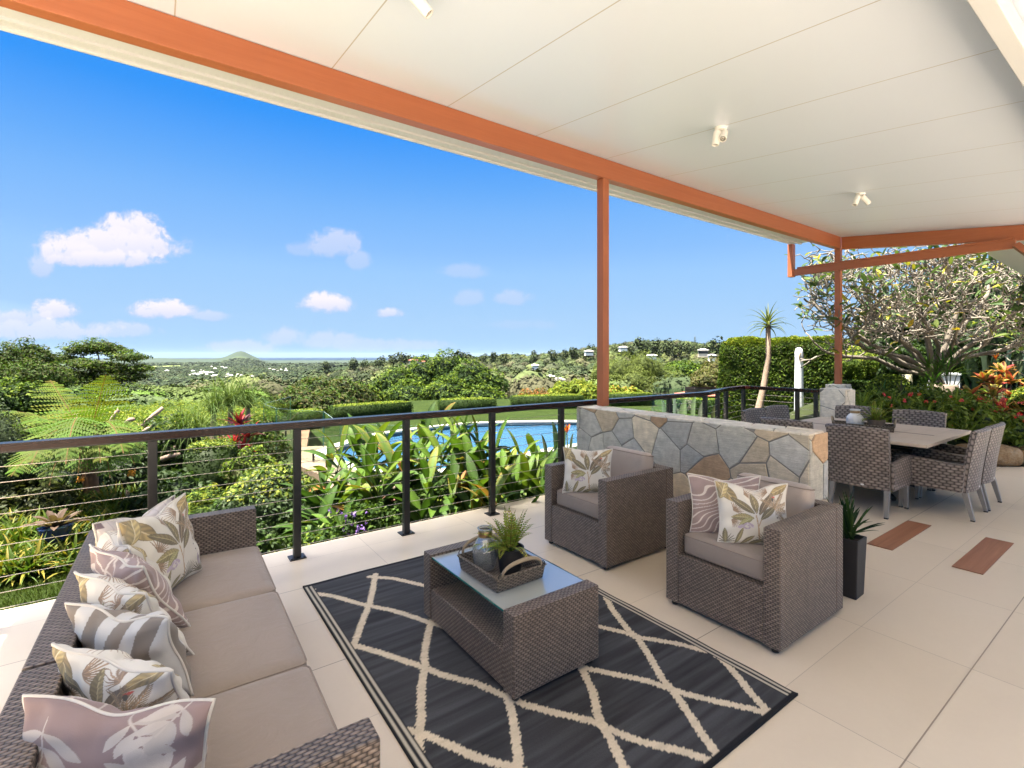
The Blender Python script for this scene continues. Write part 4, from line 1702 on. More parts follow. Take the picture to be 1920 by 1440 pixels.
G1, G2 = 'scatter cushions heaped on the sofa', 'scatter cushions on the armchairs'
scatter_cushion('pale lilac-grey cushion tucked into the far corner of the sofa', (-.215, 2.78), (.035, 3.06), .755, (.05, -.04), .43, pat_lilac, 3, .06, .035, .42, 90, 'piping', G1)
scatter_cushion('upright cream tropical-print cushion standing at the far end of the sofa seat', (-.13, 2.555), (.075, 2.87), .80, (.075, -.03), .425, pat_tropical, 11, .072, .03, .41, 190, 'piping', G1)
scatter_cushion('cream tropical cushion between the upright one and the pale pink one on the sofa', (-.235, 2.86), (-.105, 2.47), .715, (.15, .03), .425, pat_tropical, 12, .07, .012, .42, 170, 'piping', G1)
scatter_cushion('pale pink line-patterned cushion in the middle of the sofa heap', (-.235, 2.60), (-.065, 2.22), .715, (.15, .05), .425, pat_pink_swirl, 13, .07, .012, .42, 150, 'piping', G1)
scatter_cushion('cream tropical cushion lying between the pink and the grey striped one on the sofa', (-.245, 2.335), (-.06, 1.99), .705, (.14, .06), .425, pat_tropical, 24, .07, .02, .41, 170, 'piping', G1)
scatter_cushion('taupe and white striped cushion on the sofa', (-.225, 2.075), (.015, 1.79), .70, (.06, .05), .425, pat_grey_stripe, 15, .07, .02, .39, 130, 'piping', G1)
scatter_cushion('cream cushion printed with palm fans, second nearest in the sofa heap', (-.225, 1.845), (.025, 1.51), .685, (.05, .04), .425, pat_tropical, 36, .07, .015, .42, 190, 'piping', G1)
scatter_cushion('dusty pink leaf-print cushion, nearest the viewer on the sofa', (-.25, 1.59), (.10, 1.325), .69, (-.02, -.035), .425, pat_pink_leaf, 17, .075, .022, .44, 210, 'piping', G1)
scatter_cushion('cream tropical-print cushion alone on the armchair nearer the balustrade', (2.56, 2.885), (2.80, 2.62), .765, (-.045, -.05), .43, pat_tropical, 11, .06, .01, .37, 150, 'piping', G2)
scatter_cushion('dusty pink cushion with cream wavy lines behind the tropical one on the nearest armchair', (2.605, 1.795), (2.88, 1.52), .765, (-.05, -.05), .43, pat_pink_swirl, 19, .062, .02, .40, 150, 'piping', G2)
scatter_cushion('cream tropical-print cushion in front of the pink one on the nearest armchair', (2.575, 1.605), (2.83, 1.345), .765, (-.04, -.045), .432, pat_tropical, 11, .062, .035, .37, 170, 'piping', G2)

# ------------------------------------------------------------------ coffee table and tray
ct = thing('coffee_table', 'low wicker coffee table with a clear glass top standing on the rug', 'table', (1.462, 2.112, .009), 0)
tx, ty, tt = .252, .435, .082
wbox('end_panel', -tx, tx, ty - tt, ty, .022, .372, ct)
wbox('end_panel', -tx, tx, -ty, -ty + tt, .022, .372, ct)
wbox('shelf', -tx + .006, tx - .006, -ty + tt + .0005, ty - tt - .0005, .024, .185, ct)
gl_ = MB().box(-tx + .012, tx - .012, -ty + tt + .001, ty - tt - .001, .352, .360)
go = gl_.build('glass_top', [M['table_glass']], ct)
for (a_, b_) in (((-tx + .0095, -ty + tt + .002), (-tx + .012, ty - tt - .002)), ((tx - .012, -ty + tt + .002), (tx - .0095, ty - tt - .002))):
    MB().box(a_[0], b_[0], a_[1], b_[1], .352, .3603).build('polished_edge', M['glass_edge'], go)
for (x, y) in ((-tx + .03, ty - .03), (tx - .03, ty - .03), (-tx + .03, -ty + .03), (tx - .03, -ty + .03)):
    o = MB().lathe([(.014, 0), (.017, .004), (.017, .024)], 10).build('foot', M['dark_plastic'], ct)
    o.location = (x, y, 0)


def basket_tray(name, label, loc, rz, lx, ly, hh, slant, group=None):
    t_ = thing(name, label, 'tray', loc, rz, group)
    w_ = .011
    floor_ = MB().box(-lx, lx, -ly, ly, .001, .010)
    floor_.build('floor', M['basket'], t_)
    wl = MB()
    for (a_, b_, c_, d_) in ((-lx, -ly, lx, -ly), (lx, -ly, lx, ly), (lx, ly, -lx, ly), (-lx, ly, -lx, -ly)):
        p, q = Vector((a_, b_)), Vector((c_, d_))
        dd_ = (q - p).normalized()
        nn = Vector((dd_.y, -dd_.x))
        P0, P1 = p, q
        k = 1 + slant
        T0, T1 = Vector((p.x * k, p.y * k)), Vector((q.x * k, q.y * k))
        wl.quad([(*P0, .001), (*P1, .001), (*T1, hh), (*T0, hh)])
        i0, i1 = P0 - nn * w_ - dd_ * -w_, P1 - nn * w_ - dd_ * w_
        t0, t1 = T0 - nn * w_ - dd_ * -w_, T1 - nn * w_ - dd_ * w_
        wl.quad([(*i1, .010), (*i0, .010), (*t0, hh), (*t1, hh)])
        wl.quad([(*T0, hh), (*T1, hh), (*t1, hh), (*t0, hh)])
    wl.build('wall', M['basket'], t_)
    rim_ = MB()
    k = 1 + slant
    cs = [(-lx * k, -ly * k), (lx * k, -ly * k), (lx * k, ly * k), (-lx * k, ly * k)]
    pts = []
    for i in range(4):
        a_, b_ = Vector(cs[i]), Vector(cs[(i + 1) % 4])
        for j in range(12):
            pts.append((*(a_ + (b_ - a_) * (j / 12)), hh))
    rim_.tube(pts, .0062, 7, closed=True)
    rim_.build('rim', M['basket'], t_, smooth=True)
    for s_ in (-1, 1):
        yy = s_ * ly * k
        hpts = []
        for j in range(15):
            a_ = math.pi * j / 14
            hpts.append((-math.cos(a_) * lx * .86, yy + s_ * .012 * math.sin(a_), hh + .004 + .058 * math.sin(a_) ** .8))
        rr_ = [.0062 + .0035 * math.sin(math.pi * j / 14) for j in range(15)]
        ho = MB().tube(hpts, rr_, 9).build('handle', M['rope'], t_, smooth=True)
        for sx_ in (-1, 1):
            cpt = Vector((sx_ * lx * .93, yy + s_ * .004, hh + .010))
            ring_ = [(cpt.x + .012 * math.cos(q_ * math.pi / 6), cpt.y, cpt.z + .014 * math.sin(q_ * math.pi / 6)) for q_ in range(12)]
            MB().tube(ring_, .0022, 6, closed=True).build('ring', M['black_metal'], ho, smooth=True)
    return t_


basket_tray('basket_tray', 'dark woven tray with bent handles on the glass coffee table', (1.415, 2.075, .3715), R(1), .138, .165, .068, .07, 'woven trays')


def ribbed_jar(name, label, loc, r, h, parent_mat, rim_mat, cat='jar', rope=False):
    t_ = thing(name, label, cat, loc, random.Random(int(r * 1e4)).uniform(0, 3))
    n, m = 64, 30
    mb = MB()

    def f(u, v):
        a = u * 2 * math.pi
        z = v * h
        b = v / .78
        if b < 1:
            rad = r * (.80 + .20 * math.sin(math.pi * min(1, b * .95 + .12)) ** .8) if b < .55 else r * (.98 - .48 * ((b - .55) / .45) ** 2.0)
            rad = r * (.72 + .28 * (math.sin(math.pi * (.18 + .62 * b))) ** .9)
            if b > .6:
                rad *= 1 - .38 * ((b - .6) / .4) ** 1.8
            rib = 1 + .028 * math.cos(12 * a + b * 5.0) * math.sin(math.pi * b)
            rad *= rib
        else:
            c_ = (v - .78) / .22
            rad = r * .545 * (1 + .10 * c_ ** 3)
        return (rad * math.cos(a), rad * math.sin(a), z)
    mb.grid(f, n, m)
    mb.lathe([(0.0001, .003), (r * .70, .003)], 48)
    mb.build('glass', parent_mat, t_, smooth=True)
    MB().lathe([(r * .56, h * .80), (r * .575, h * .82), (r * .575, h * .93), (r * .56, h * .95)], 40, cap=False).build('neck_band', rim_mat, t_, smooth=True)
    pts = [(r * .60 * math.cos(k * math.pi / 16), r * .60 * math.sin(k * math.pi / 16), h) for k in range(32)]
    MB().tube(pts, .0035, 6, closed=True).build('lip', parent_mat, t_, smooth=True)
    if rope:
        pts = [(-.0, -r * 1.0 * math.cos(k * math.pi / 16) * .9, h * .46 + h * .42 * math.sin(k * math.pi / 16)) for k in range(32)]
        pts = [(x - r * 1.02, y, z) for x, y, z in pts]
        MB().tube(pts, .005, 7, closed=True).build('rope_loop', M['rope'], t_, smooth=True)
    return t_


ribbed_jar('glass_jar', 'clear ribbed glass jar with copper neck band beside the fern on the coffee table', (1.372, 2.155, .3825), .064, .205, M['jar_glass'], M['brass'], 'jar')


def blade_strip(V, F, Cc, base, d0, L, W, droop, col, seg=6, fold=.25, tip=.15, twist=0.0, prof=None, col2=None, midc=None):
    """one arching strap leaf appended to the lists (3 vertices across)"""
    p = Vector(base)
    d = Vector(d0).normalized()
    i0 = len(V)
    up = Vector((0, 0, 1))
    for k in range(seg + 1):
        t_ = k / seg
        side = d.cross(up)
        if side.length < 1e-4:
            side = Vector((1, 0, 0))
        side.normalize()
        if twist:
            side = (Matrix.Rotation(twist, 3, d) @ side)
        nrm = side.cross(d).normalized()
        w_ = W * (prof(t_) if prof else (min(1, t_ * 4 + .45) * (1 - t_ ** 2.2) + tip * (1 - t_)))
        cl = tuple(a + (b - a) * t_ for a, b in zip(col, col2)) if col2 else col
        V.append(tuple(p + side * w_ / 2 + nrm * w_ * fold))
        V.append(tuple(p))
        V.append(tuple(p - side * w_ / 2 + nrm * w_ * fold))
        Cc.extend([cl, midc or tuple(x * 1.15 for x in cl), cl])
        p = p + d * (L / seg)
        d = (d + Vector((0, 0, -1)) * droop / seg * (0.35 + 1.3 * t_)).normalized()
    for k in range(seg):
        a = i0 + 3 * k
        F.append((a, a + 1, a + 4, a + 3))
        F.append((a + 1, a + 2, a + 5, a + 4))


def fern_frond(V, F, Cc, base, d0, L, W, droop, col, n=16, seg=1, sag=.15):
    """pinnate frond: each leaflet a small pointed blade"""
    p = Vector(base)
    d = Vector(d0).normalized()
    for k in range(n):
        t_ = k / (n - 1)
        side = d.cross(Vector((0, 0, 1)))
        if side.length < 1e-3:
            side = Vector((1, 0, 0))
        side.normalize()
        nrm = side.cross(d).normalized()
        w_ = W * (math.sin(math.pi * (.12 + .86 * t_)) ** .7)
        c2 = tuple(x * random.uniform(.8, 1.2) for x in col)
        for s_ in (1, -1):
            q = p + (side * s_ + d * .28 - nrm * sag) * w_
            hw_ = L / n * .52
            i0 = len(V)
            V.extend([tuple(p - d * hw_ * .8), tuple(p + (q - p) * .5 - d * hw_), tuple(q), tuple(p + (q - p) * .5 + d * hw_ * .7)])
            Cc.extend([c2] * 4)
            F.append((i0, i0 + 1, i0 + 2, i0 + 3) if s_ < 0 else (i0 + 3, i0 + 2, i0 + 1, i0))
        nx = p + d * (L / n)
        i0 = len(V)
        rw = side * L * .006
        V.extend([tuple(p - rw), tuple(p + rw), tuple(nx + rw), tuple(nx - rw)])
        Cc.extend([(.10, .07, .03)] * 4)
        F.append((i0, i0 + 1, i0 + 2, i0 + 3))
        p = nx
        d = (d + Vector((0, 0, -1)) * droop / n * (.4 + 1.2 * t_)).normalized()


def potted_fern(name, label, loc, r, h, n, L, mat_pot, seed, square=False):
    rg = random.Random(seed)
    t_ = thing(name, label, 'potted fern', loc, 0)
    MB().lathe([(0, 0), (r * .72, 0), (r * .74, .004), (r, h), (r * .90, h), (r * .86, h - .014), (0, h - .014)], 4 if square else 32).build('pot', mat_pot, t_, smooth=not square, auto=35)
    V, F, Cc = [], [], []
    for k in range(n):
        a = rg.uniform(0, 2 * math.pi)
        el = rg.uniform(.35, 1.35)
        d = (math.cos(a) * math.cos(el), math.sin(a) * math.cos(el), math.sin(el))
        b_ = (rg.uniform(-.3, .3) * r, rg.uniform(-.3, .3) * r, h - .012)
        c_ = random.choice([(.17, .23, .03), (.22, .27, .04), (.13, .18, .025), (.28, .30, .07)])
        fern_frond(V, F, Cc, b_, d, L * rg.uniform(.55, 1.15), .024 * rg.uniform(.8, 1.2), 1.5 * math.cos(el) + .3, c_, 15)
    np_mesh('foliage', V, np.array(F), np.array(Cc), M['leaf'], t_)
    return t_


potted_fern('potted_fern', 'bright green fern in a dark grey tapered pot on the coffee table tray', (1.452, 2.045, .3825), .072, .125, 46, .19, M['planter'], 5)

# ------------------------------------------------------------------ tall planter
pt = thing('planter', 'tall black square planter with a spiky green plant beside the nearest armchair', 'planter', (3.485, 1.275, 0), R(2))
pm = MB()
hw_, hb_ = .079, .066
for (a_, z_) in ((0, 0),):
    b4 = [(-hb_, -hb_), (hb_, -hb_), (hb_, hb_), (-hb_, hb_)]
    t4 = [(-hw_, -hw_), (hw_, -hw_), (hw_, hw_), (-hw_, hw_)]
    i4 = [(x * .84, y * .84) for x, y in t4]
    for i in range(4):
        j = (i + 1) % 4
        pm.quad([(*b4[i], 0), (*b4[j], 0), (*t4[j], .36), (*t4[i], .36)])
        pm.quad([(*t4[i], .36), (*t4[j], .36), (*i4[j], .36), (*i4[i], .36)])
        pm.quad([(*i4[i], .36), (*i4[j], .36), (*i4[j], .325), (*i4[i], .325)])
    pm.quad([(*b4[3], 0), (*b4[2], 0), (*b4[1], 0), (*b4[0], 0)])
po_ = pm.build('pot', M['planter'], pt)
bm = bmesh.new()
bm.from_mesh(po_.data)
bmesh.ops.remove_doubles(bm, verts=bm.verts, dist=1e-5)
bm.to_mesh(po_.data)
bm.free()
bv = po_.modifiers.new('bevel', 'BEVEL')
bv.width = .007
bv.segments = 3
MB().box(-.066, .066, -.066, .066, .30, .332).build('soil', M['soil'], pt)
V, F, Cc = [], [], []
rg = random.Random(3)
for k in range(46):
    a = rg.uniform(0, 2 * math.pi)
    el = rg.uniform(.45, 1.45)
    d = (math.cos(a) * math.cos(el), math.sin(a) * math.cos(el), math.sin(el))
    blade_strip(V, F, Cc, (rg.uniform(-.025, .025), rg.uniform(-.025, .025), .33 + rg.uniform(0, .06)), d, rg.uniform(.16, .29), .017, .35, rg.choice([(.018, .045, .016), (.012, .032, .014), (.03, .06, .018)]), 5, .3, .5,
                0, lambda t_: 1.0 if t_ < .75 else (1.02 - t_) / .27)
np_mesh('foliage', V, np.array(F), np.array(Cc), M['leaf_gloss'], pt)

# ------------------------------------------------------------------ dining set
dt = thing('dining_table', 'square pale timber dining table on black pedestal legs', 'table', (6.485, 2.21, 0))
TW, TZ = .755, .66
rail_ = .135
# perimeter boards, mitred look, then inner boards with a darker cross
ptop = MB()
for (x0, x1, y0, y1) in ((-TW, TW, -TW, -TW + rail_), (-TW, TW, TW - rail_, TW)):
    ptop.box(x0, x1, y0, y1, TZ - .032, TZ)
for (x0, x1) in ((-TW, -TW + rail_), (TW - rail_, TW)):
    ptop.box(x0, x1, -TW + rail_ + .002, TW - rail_ - .002, TZ - .032, TZ)
inn_ = TW - rail_ - .002
nb = 9
for k in range(nb):
    y0 = -inn_ + 2 * inn_ * k / nb
    for (xa, xb) in ((-inn_, -.034), (.034, inn_)):
        ptop.box(xa, xb, y0 + .0012, y0 + 2 * inn_ / nb - .0012, TZ - .030, TZ - .0008)
ptop.build('table_top', M['table_wood'], dt, bevel=.002, seg=1)
cr_ = MB().box(-.033, .033, -inn_, inn_, TZ - .030, TZ - .0015)
cr_.build('centre_strip', M['table_wood_dark'], dt)
lg_ = MB().box(-.5, .5, -.5, .5, TZ - .06, TZ - .034)
lg_.build('sub_frame', M['black_metal'], dt)
for (sx_, sy_) in ((1, 1), (1, -1), (-1, 1), (-1, -1)):
    lb = MB()
    lb.tube([(sx_ * .12, sy_ * .12, TZ - .055), (sx_ * .10, sy_ * .10, .30), (sx_ * .20, sy_ * .20, .10), (sx_ * .40, sy_ * .40, .018)], .026, 4)
    lb.build('leg', M['black_metal'], dt)

ch = thing('dining_chair', 'woven dining armchair with its back to the viewer at the near side of the table', 'chair', (5.635, 1.885, 0), 0, 'woven dining chairs round the table')
cw = .255


def chair_back():
    mb = MB()
    n, m = 10, 10

    def f(u, v, off):
        y = (u - .5) * 2 * (cw - .012 + .012 * v)
        bow = .032 * (1 - (2 * u - 1) ** 2)
        z = .245 + v * (.545 + .012 * (1 - (2 * u - 1) ** 2))
        x = -.235 - .075 * v ** 1.3 - bow + off
        return Vector((x, y, z))
    for off, fl_ in ((0, False), (.045, True)):
        ids = []
        for j in range(m + 1):
            ids.append([mb.vert(f(i / n, j / m, off)) for i in range(n + 1)])
        for j in range(m):
            for i in range(n):
                uu = [(i / n * .5, j / m * .55), ((i + 1) / n * .5, j / m * .55), ((i + 1) / n * .5, (j + 1) / m * .55), (i / n * .5, (j + 1) / m * .55)]
                q = [ids[j][i], ids[j][i + 1], ids[j + 1][i + 1], ids[j + 1][i]]
                if not fl_:
                    q = q[::-1]
                    uu = uu[::-1]
                mb.face(q, uu)
    for i in range(n):
        mb.quad([f(i / n, 1, 0), f((i + 1) / n, 1, 0), f((i + 1) / n, 1, .045), f(i / n, 1, .045)])
        mb.quad([f(i / n, 0, .045), f((i + 1) / n, 0, .045), f((i + 1) / n, 0, 0), f(i / n, 0, 0)])
    for j in range(m):
        mb.quad([f(0, j / m, .045), f(0, j / m, 0), f(0, (j + 1) / m, 0), f(0, (j + 1) / m, .045)], rot=True)
        mb.quad([f(1, j / m, 0), f(1, j / m, .045), f(1, (j + 1) / m, .045), f(1, (j + 1) / m, 0)], rot=True)
    # rolled top edge
    pts = [tuple(f(i / n, 1, .0225)) for i in range(n + 1)]
    mb.tube([pts[0]] + pts + [pts[-1]], .024, 8)
    return mb


chair_back().build('backrest', M['wicker_dining'], ch, smooth=True, auto=40)
for s_ in (-1, 1):
    ab = MB()
    prof = [(-.215, .245), (.27, .245), (.285, .30), (.285, .50), (.262, .525), (.16, .528), (.02, .512), (-.12, .500), (-.235, .498)]
    y0, y1 = (s_ * cw - .0215, s_ * cw + .0215)
    a_ = [ab.vert((x, y0, z)) for x, z in prof]
    b_ = [ab.vert((x, y1, z)) for x, z in prof]
    uvp = [(x, z) for x, z in prof]
    ab.face(a_, uvp)
    ab.face(b_[::-1], uvp[::-1])
    L = 0
    for i in range(len(prof)):
        j = (i + 1) % len(prof)
        dl = math.hypot(prof[j][0] - prof[i][0], prof[j][1] - prof[i][1])
        ab.face((a_[j], a_[i], b_[i], b_[j]), [(L + dl, 0), (L, 0), (L, .043), (L + dl, .043)])
        L += dl
    ab.build('arm', M['wicker_dining'], ch, bevel=.009, seg=2)
sb_ = MB().box(-.185, .262, -cw + .022, cw - .022, .245, .395)
sb_.build('seat', M['wicker_dining'], ch, bevel=.008)
rbox('seat_pad', .215, cw - .026, .024, .018, M['dark_plastic'], ch, (.045, 0, .418), None, .008, 8)
for (x, y, sx_, sy_) in ((.235, .225, .012, .008), (.235, -.225, .012, -.008), (-.222, .222, -.055, .008), (-.222, -.222, -.055, -.008)):
    lb = MB()
    t4 = [(x - .021, y - .021), (x + .021, y - .021), (x + .021, y + .021), (x - .021, y + .021)]
    b4 = [(x + sx_ + dx_ * .014, y + sy_ + dy_ * .014) for dx_, dy_ in ((-1, -1), (1, -1), (1, 1), (-1, 1))]
    for i in range(4):
        j = (i + 1) % 4
        lb.quad([(*b4[i], .012), (*b4[j], .012), (*t4[j], .246), (*t4[i], .246)])
    lo_ = lb.build('leg', M['grey_alu'], ch)
    MB().box(x + sx_ - .0145, x + sx_ + .0145, y + sy_ - .0145, y + sy_ + .0145, 0, .0119).build('foot_cap', M['dark_plastic'], lo_)
MB().lathe([(0, 0), (.016, 0), (.015, .003), (0, .004)], 20, M4=Matrix.Translation((-.2655, -.04, .272)) @ Matrix.Rotation(R(-90), 4, 'Y') @ Matrix.Diagonal((.55, 1, 1, 1))).build('badge', M['white_metal'], ch)
CG = 'woven dining chairs round the table'
for (x, y, rz, lab) in ((5.62, 2.52, 0, 'woven dining chair almost hidden behind the stone wall, only its back top showing'),
                        (6.13, 1.455, 90, 'woven dining armchair seen side-on, nearer of the pair on the right of the table'),
                        (6.665, 1.45, 90, 'woven dining armchair seen side-on, farther of the pair on the right of the table'),
                        (6.0, 2.935, -88, 'woven dining chair in the far left corner, its back against the balustrade side'),
                        (6.57, 2.955, -94, 'woven dining chair at the far left, closer to the stone pillar'),
                        (7.13, 1.965, 180, 'woven dining chair on the far side of the table facing the viewer'),
                        (7.13, 2.60, 180, 'woven dining chair on the far side, peeping out behind the jar and tray')):
    copy_thing(ch, (x, y, 0), R(rz), lab, CG)

basket_tray('basket_tray', 'greyish woven tray with handles at the middle of the dining table', (6.39, 2.19, .6605), R(18), .125, .27, .06, .03, 'woven trays')
ribbed_jar('glass_jar', 'white ribbed jar with a rope loop and copper neck on the dining table tray', (6.40, 2.27, .6725), .085, .20, simple('milky_glass', (.74, .73, .71), .2), M['brass'], 'jar', True)
potted_fern('potted_fern', 'yellow-green fern in a round grey ribbed pot on the dining table tray', (6.415, 2.07, .6725), .085, .105, 44, .24, M['urn'], 8)

# ------------------------------------------------------------------ planting helpers
def at3(u, v, D):
    x, y = pos(U(u), D)
    return np.array((x, y, 1.48 - (v - 667) / 923 * D))


def unit(a):
    return a / np.maximum(np.linalg.norm(a, axis=-1, keepdims=True), 1e-9)


def leaf_quads(P, Nn, size, aspect, col, rng, cup=.12, along=None):
    """one small folded leaf per point"""
    n = len(P)
    Nn = unit(Nn)
    a = rng.normal(size=(n, 3)) if along is None else along + .25 * rng.normal(size=(n, 3))
    a = unit(a - Nn * np.sum(a * Nn, 1, keepdims=True))
    b = np.cross(Nn, a)
    s = (size * rng.uniform(.65, 1.3, n))[:, None] if np.isscalar(size) else size[:, None]
    w_ = s * aspect * rng.uniform(.8, 1.2, (n, 1))
    V = np.stack([P - a * s * .5, P + b * w_ * .5 + Nn * s * cup, P + a * s * .55 - Nn * s * .08, P - b * w_ * .5 + Nn * s * cup], 1).reshape(-1, 3)
    F = np.arange(4 * n).reshape(n, 4)
    return V, F, np.repeat(col, 4, 0)


def palette(cols, n, rng, w=None, var=.22):
    cols = np.array(cols)
    i = rng.choice(len(cols), n, p=w)
    return cols[i] * (1 + var * rng.uniform(-1, 1, (n, 1)))


def shell(center, rad, n, rng, shape='ellipsoid', thick=.14, lump=.10, lumps=2.6, zmin=None):
    """points and outward normals in the outer layer of a bush"""
    center, rad = np.asarray(center, float), np.asarray(rad, float)
    if shape == 'ellipsoid':
        d = unit(rng.normal(size=(n, 3)))
        k = 1 - np.abs(rng.normal(0, thick, n))
        off = fbm(d[:, 0] * lumps + d[:, 2] * 1.7 + center[0], d[:, 1] * lumps + d[:, 2] * 2.1 + center[1], 1.0, 2, 3)
        k = k + lump * off * 1.6
        P = center + d * rad * k[:, None]
        Nn = d / rad
    else:
        ar = np.array([rad[1] * rad[2], rad[0] * rad[2], rad[0] * rad[1]])
        ax = rng.choice(3, n, p=ar / ar.sum())
        p = rng.uniform(-1, 1, (n, 3))
        sg = np.where(rng.random(n) < (.5), -1.0, 1.0)
        sg[ax == 2] = 1
        p[np.arange(n), ax] = sg * (1 - np.abs(rng.normal(0, thick, n)) * .35 / rad[ax] * .4)
        Nn = np.zeros((n, 3))
        Nn[np.arange(n), ax] = sg
        # round the corners a little
        q = np.abs(p) ** 6
        f_ = (1 / np.maximum(1, np.sum(q, 1) ** (1 / 6) * .97))[:, None]
        P = center + p * f_ * rad * (1 + lump * .35 * fbm(p[:, 0] * 3 + p[:, 2], p[:, 1] * 3 + p[:, 2] * 2, 1.0, 4, 3)[:, None])
    if zmin is not None:
        P[:, 2] = np.maximum(P[:, 2], zmin)
    return P, unit(Nn)


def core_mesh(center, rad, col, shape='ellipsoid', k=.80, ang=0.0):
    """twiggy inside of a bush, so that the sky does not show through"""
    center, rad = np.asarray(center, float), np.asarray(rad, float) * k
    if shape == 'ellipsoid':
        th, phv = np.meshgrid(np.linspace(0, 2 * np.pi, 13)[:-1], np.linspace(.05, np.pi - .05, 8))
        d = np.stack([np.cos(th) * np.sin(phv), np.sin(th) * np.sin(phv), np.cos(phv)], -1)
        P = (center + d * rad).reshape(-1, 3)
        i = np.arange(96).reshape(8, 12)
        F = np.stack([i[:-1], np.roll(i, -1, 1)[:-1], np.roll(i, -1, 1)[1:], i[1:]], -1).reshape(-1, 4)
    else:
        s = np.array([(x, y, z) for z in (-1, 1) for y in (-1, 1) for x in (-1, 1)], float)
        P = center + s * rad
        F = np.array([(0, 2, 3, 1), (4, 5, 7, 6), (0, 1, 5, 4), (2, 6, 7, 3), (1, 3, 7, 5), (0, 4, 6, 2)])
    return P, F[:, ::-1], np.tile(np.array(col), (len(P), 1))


class Foliage:
    def __init__(self, seed):
        self.V, self.F, self.C, self.n = [], [], [], 0
        self.rng = np.random.default_rng(seed)

    def add(self, V, F, Cc):
        V = np.asarray(V, float).reshape(-1, 3)
        if not len(V):
            return
        F = np.asarray(F)
        self.V.append(V)
        self.F.append(F + self.n)
        self.C.append(np.asarray(Cc, float))
        self.n += len(V)

    def cloud(self, center, rad, n, size, aspect, cols, w=None, shape='ellipsoid', thick=.14, lump=.10, up=.35, rand=.45, tip=None, tipfrac=.5, tipz=.35, core=None, ang=0.0, zmin=None, lumps=2.6, corek=.80, hang=None):
        rng = self.rng
        P, Nn = shell((0, 0, 0), rad, n, rng, shape, thick, lump, lumps)
        Nl = unit(Nn + up * np.array((0, 0, 1)) + rand * rng.normal(size=P.shape))
        col = palette(cols, n, rng, w)
        if tip is not None:      # young growth on the upper surface
            m = (Nn[:, 2] > tipz) & (rng.random(n) < tipfrac)
            col[m] = palette(tip, int(m.sum()), rng)
        ca, sa = math.cos(ang), math.sin(ang)
        Rm = np.array(((ca, -sa, 0), (sa, ca, 0), (0, 0, 1)))
        along = None
        if hang is not None:
            along = np.tile(np.array((0, 0, -hang)), (n, 1)) + .8 * rng.normal(size=(n, 3))
        V, F, Cc = leaf_quads(P, Nl, size, aspect, col, rng, along=along)
        if zmin is not None:
            V[:, 2] = np.maximum(V[:, 2], zmin - center[2])
        self.add(V @ Rm.T + np.asarray(center), F, Cc)
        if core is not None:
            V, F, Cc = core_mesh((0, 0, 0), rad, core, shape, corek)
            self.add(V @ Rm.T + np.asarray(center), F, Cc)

    def lists(self, V, F, Cc):
        self.add(np.array(V), np.array(F), np.array(Cc))

    def build(self, name, mat, parent=None):
        V = np.concatenate(self.V)
        Fs = {}
        for f in self.F:
            Fs.setdefault(f.shape[1], []).append(f)
        return np_mesh(name, V, [np.concatenate(x) for x in Fs.values()], np.concatenate(self.C), mat, parent)


MID = [(.030, .058, .010), (.045, .078, .012), (.022, .044, .010)]
DARK = [(.012, .026, .007), (.020, .038, .010), (.028, .048, .012)]
LIME = [(.085, .125, .014), (.065, .10, .012), (.11, .145, .02)]
YEL = [(.17, .18, .022), (.13, .155, .02)]
OLIVEF = [(.045, .055, .018), (.035, .045, .016), (.055, .06, .022)]
GREYF = [(.045, .062, .032), (.06, .078, .042), (.035, .05, .026)]


def tubes(name, segs, col, parent, n=6, mat=None):
    """bark: list of (points, radii) joined into ONE branching mesh"""
    mb = MB()
    mb.cc = col
    for pts, rad in segs:
        mb.tube(pts, rad, n)
    return mb.build(name, mat or M['bark'], parent, smooth=True, color=True)


def bush(name, label, cat, center, rad, n, size, cols, seed, group=None, aspect=.55, stem=True, mat='leaf', **kw):
    t_ = thing(name, label, cat, (0, 0, 0), 0, group)
    f_ = Foliage(seed)
    f_.cloud(center, rad, n, size, aspect, cols, **kw)
    f_.build('foliage', M[mat], t_)
    if stem:
        gz_ = float(terrain(center[0], center[1])) - .05
        c_ = center
        tubes('stem', [([(c_[0] + dx_ * .3, c_[1] + dy_ * .3, gz_), (c_[0] + dx_, c_[1] + dy_, c_[2])], [.025, .012]) for dx_, dy_ in ((0, 0), (rad[0] * .3, .05), (-rad[0] * .3, -.04))], (.10, .075, .05), t_)
    return t_


def tree(name, label, base, clumps, n, size, cols, seed, group=None, trunk=(.16, .05), fork=None, aspect=.5, bark=(.14, .11, .085), mat='leaf', extra=None, **kw):
    """clumps: [(center, radii)]; limbs run from the fork to each clump"""
    t_ = thing(name, label, 'tree', (0, 0, 0), 0, group)
    f_ = Foliage(seed)
    vol = np.array([r_[0] * r_[1] + r_[0] * r_[2] for c_, r_ in clumps])
    for (c_, r_), q in zip(clumps, vol / vol.sum()):
        f_.cloud(c_, r_, max(30, int(n * q)), size, aspect, cols, **kw)
    f_.build('crown', M[mat], t_)
    rg = random.Random(seed)
    base = Vector(base)
    cen_ = sum((Vector(c_) for c_, r_ in clumps), Vector()) / len(clumps)
    fk = Vector(fork) if fork is not None else base + (cen_ - base) * .5
    segs = [([base, base + (fk - base) * .5 + Vector((rg.uniform(-.1, .1), rg.uniform(-.1, .1), 0)), fk], [trunk[0], trunk[0] * .8, trunk[0] * .65])]
    for c_, r_ in clumps:
        e_ = Vector(c_)
        mid_ = fk + (e_ - fk) * .55 + Vector((0, 0, -.06 * (e_ - fk).length))
        segs.append(([fk, mid_, e_], [trunk[0] * .5, trunk[0] * .32, trunk[1] * .3]))
    tubes('trunk', segs, bark, t_)
    return t_


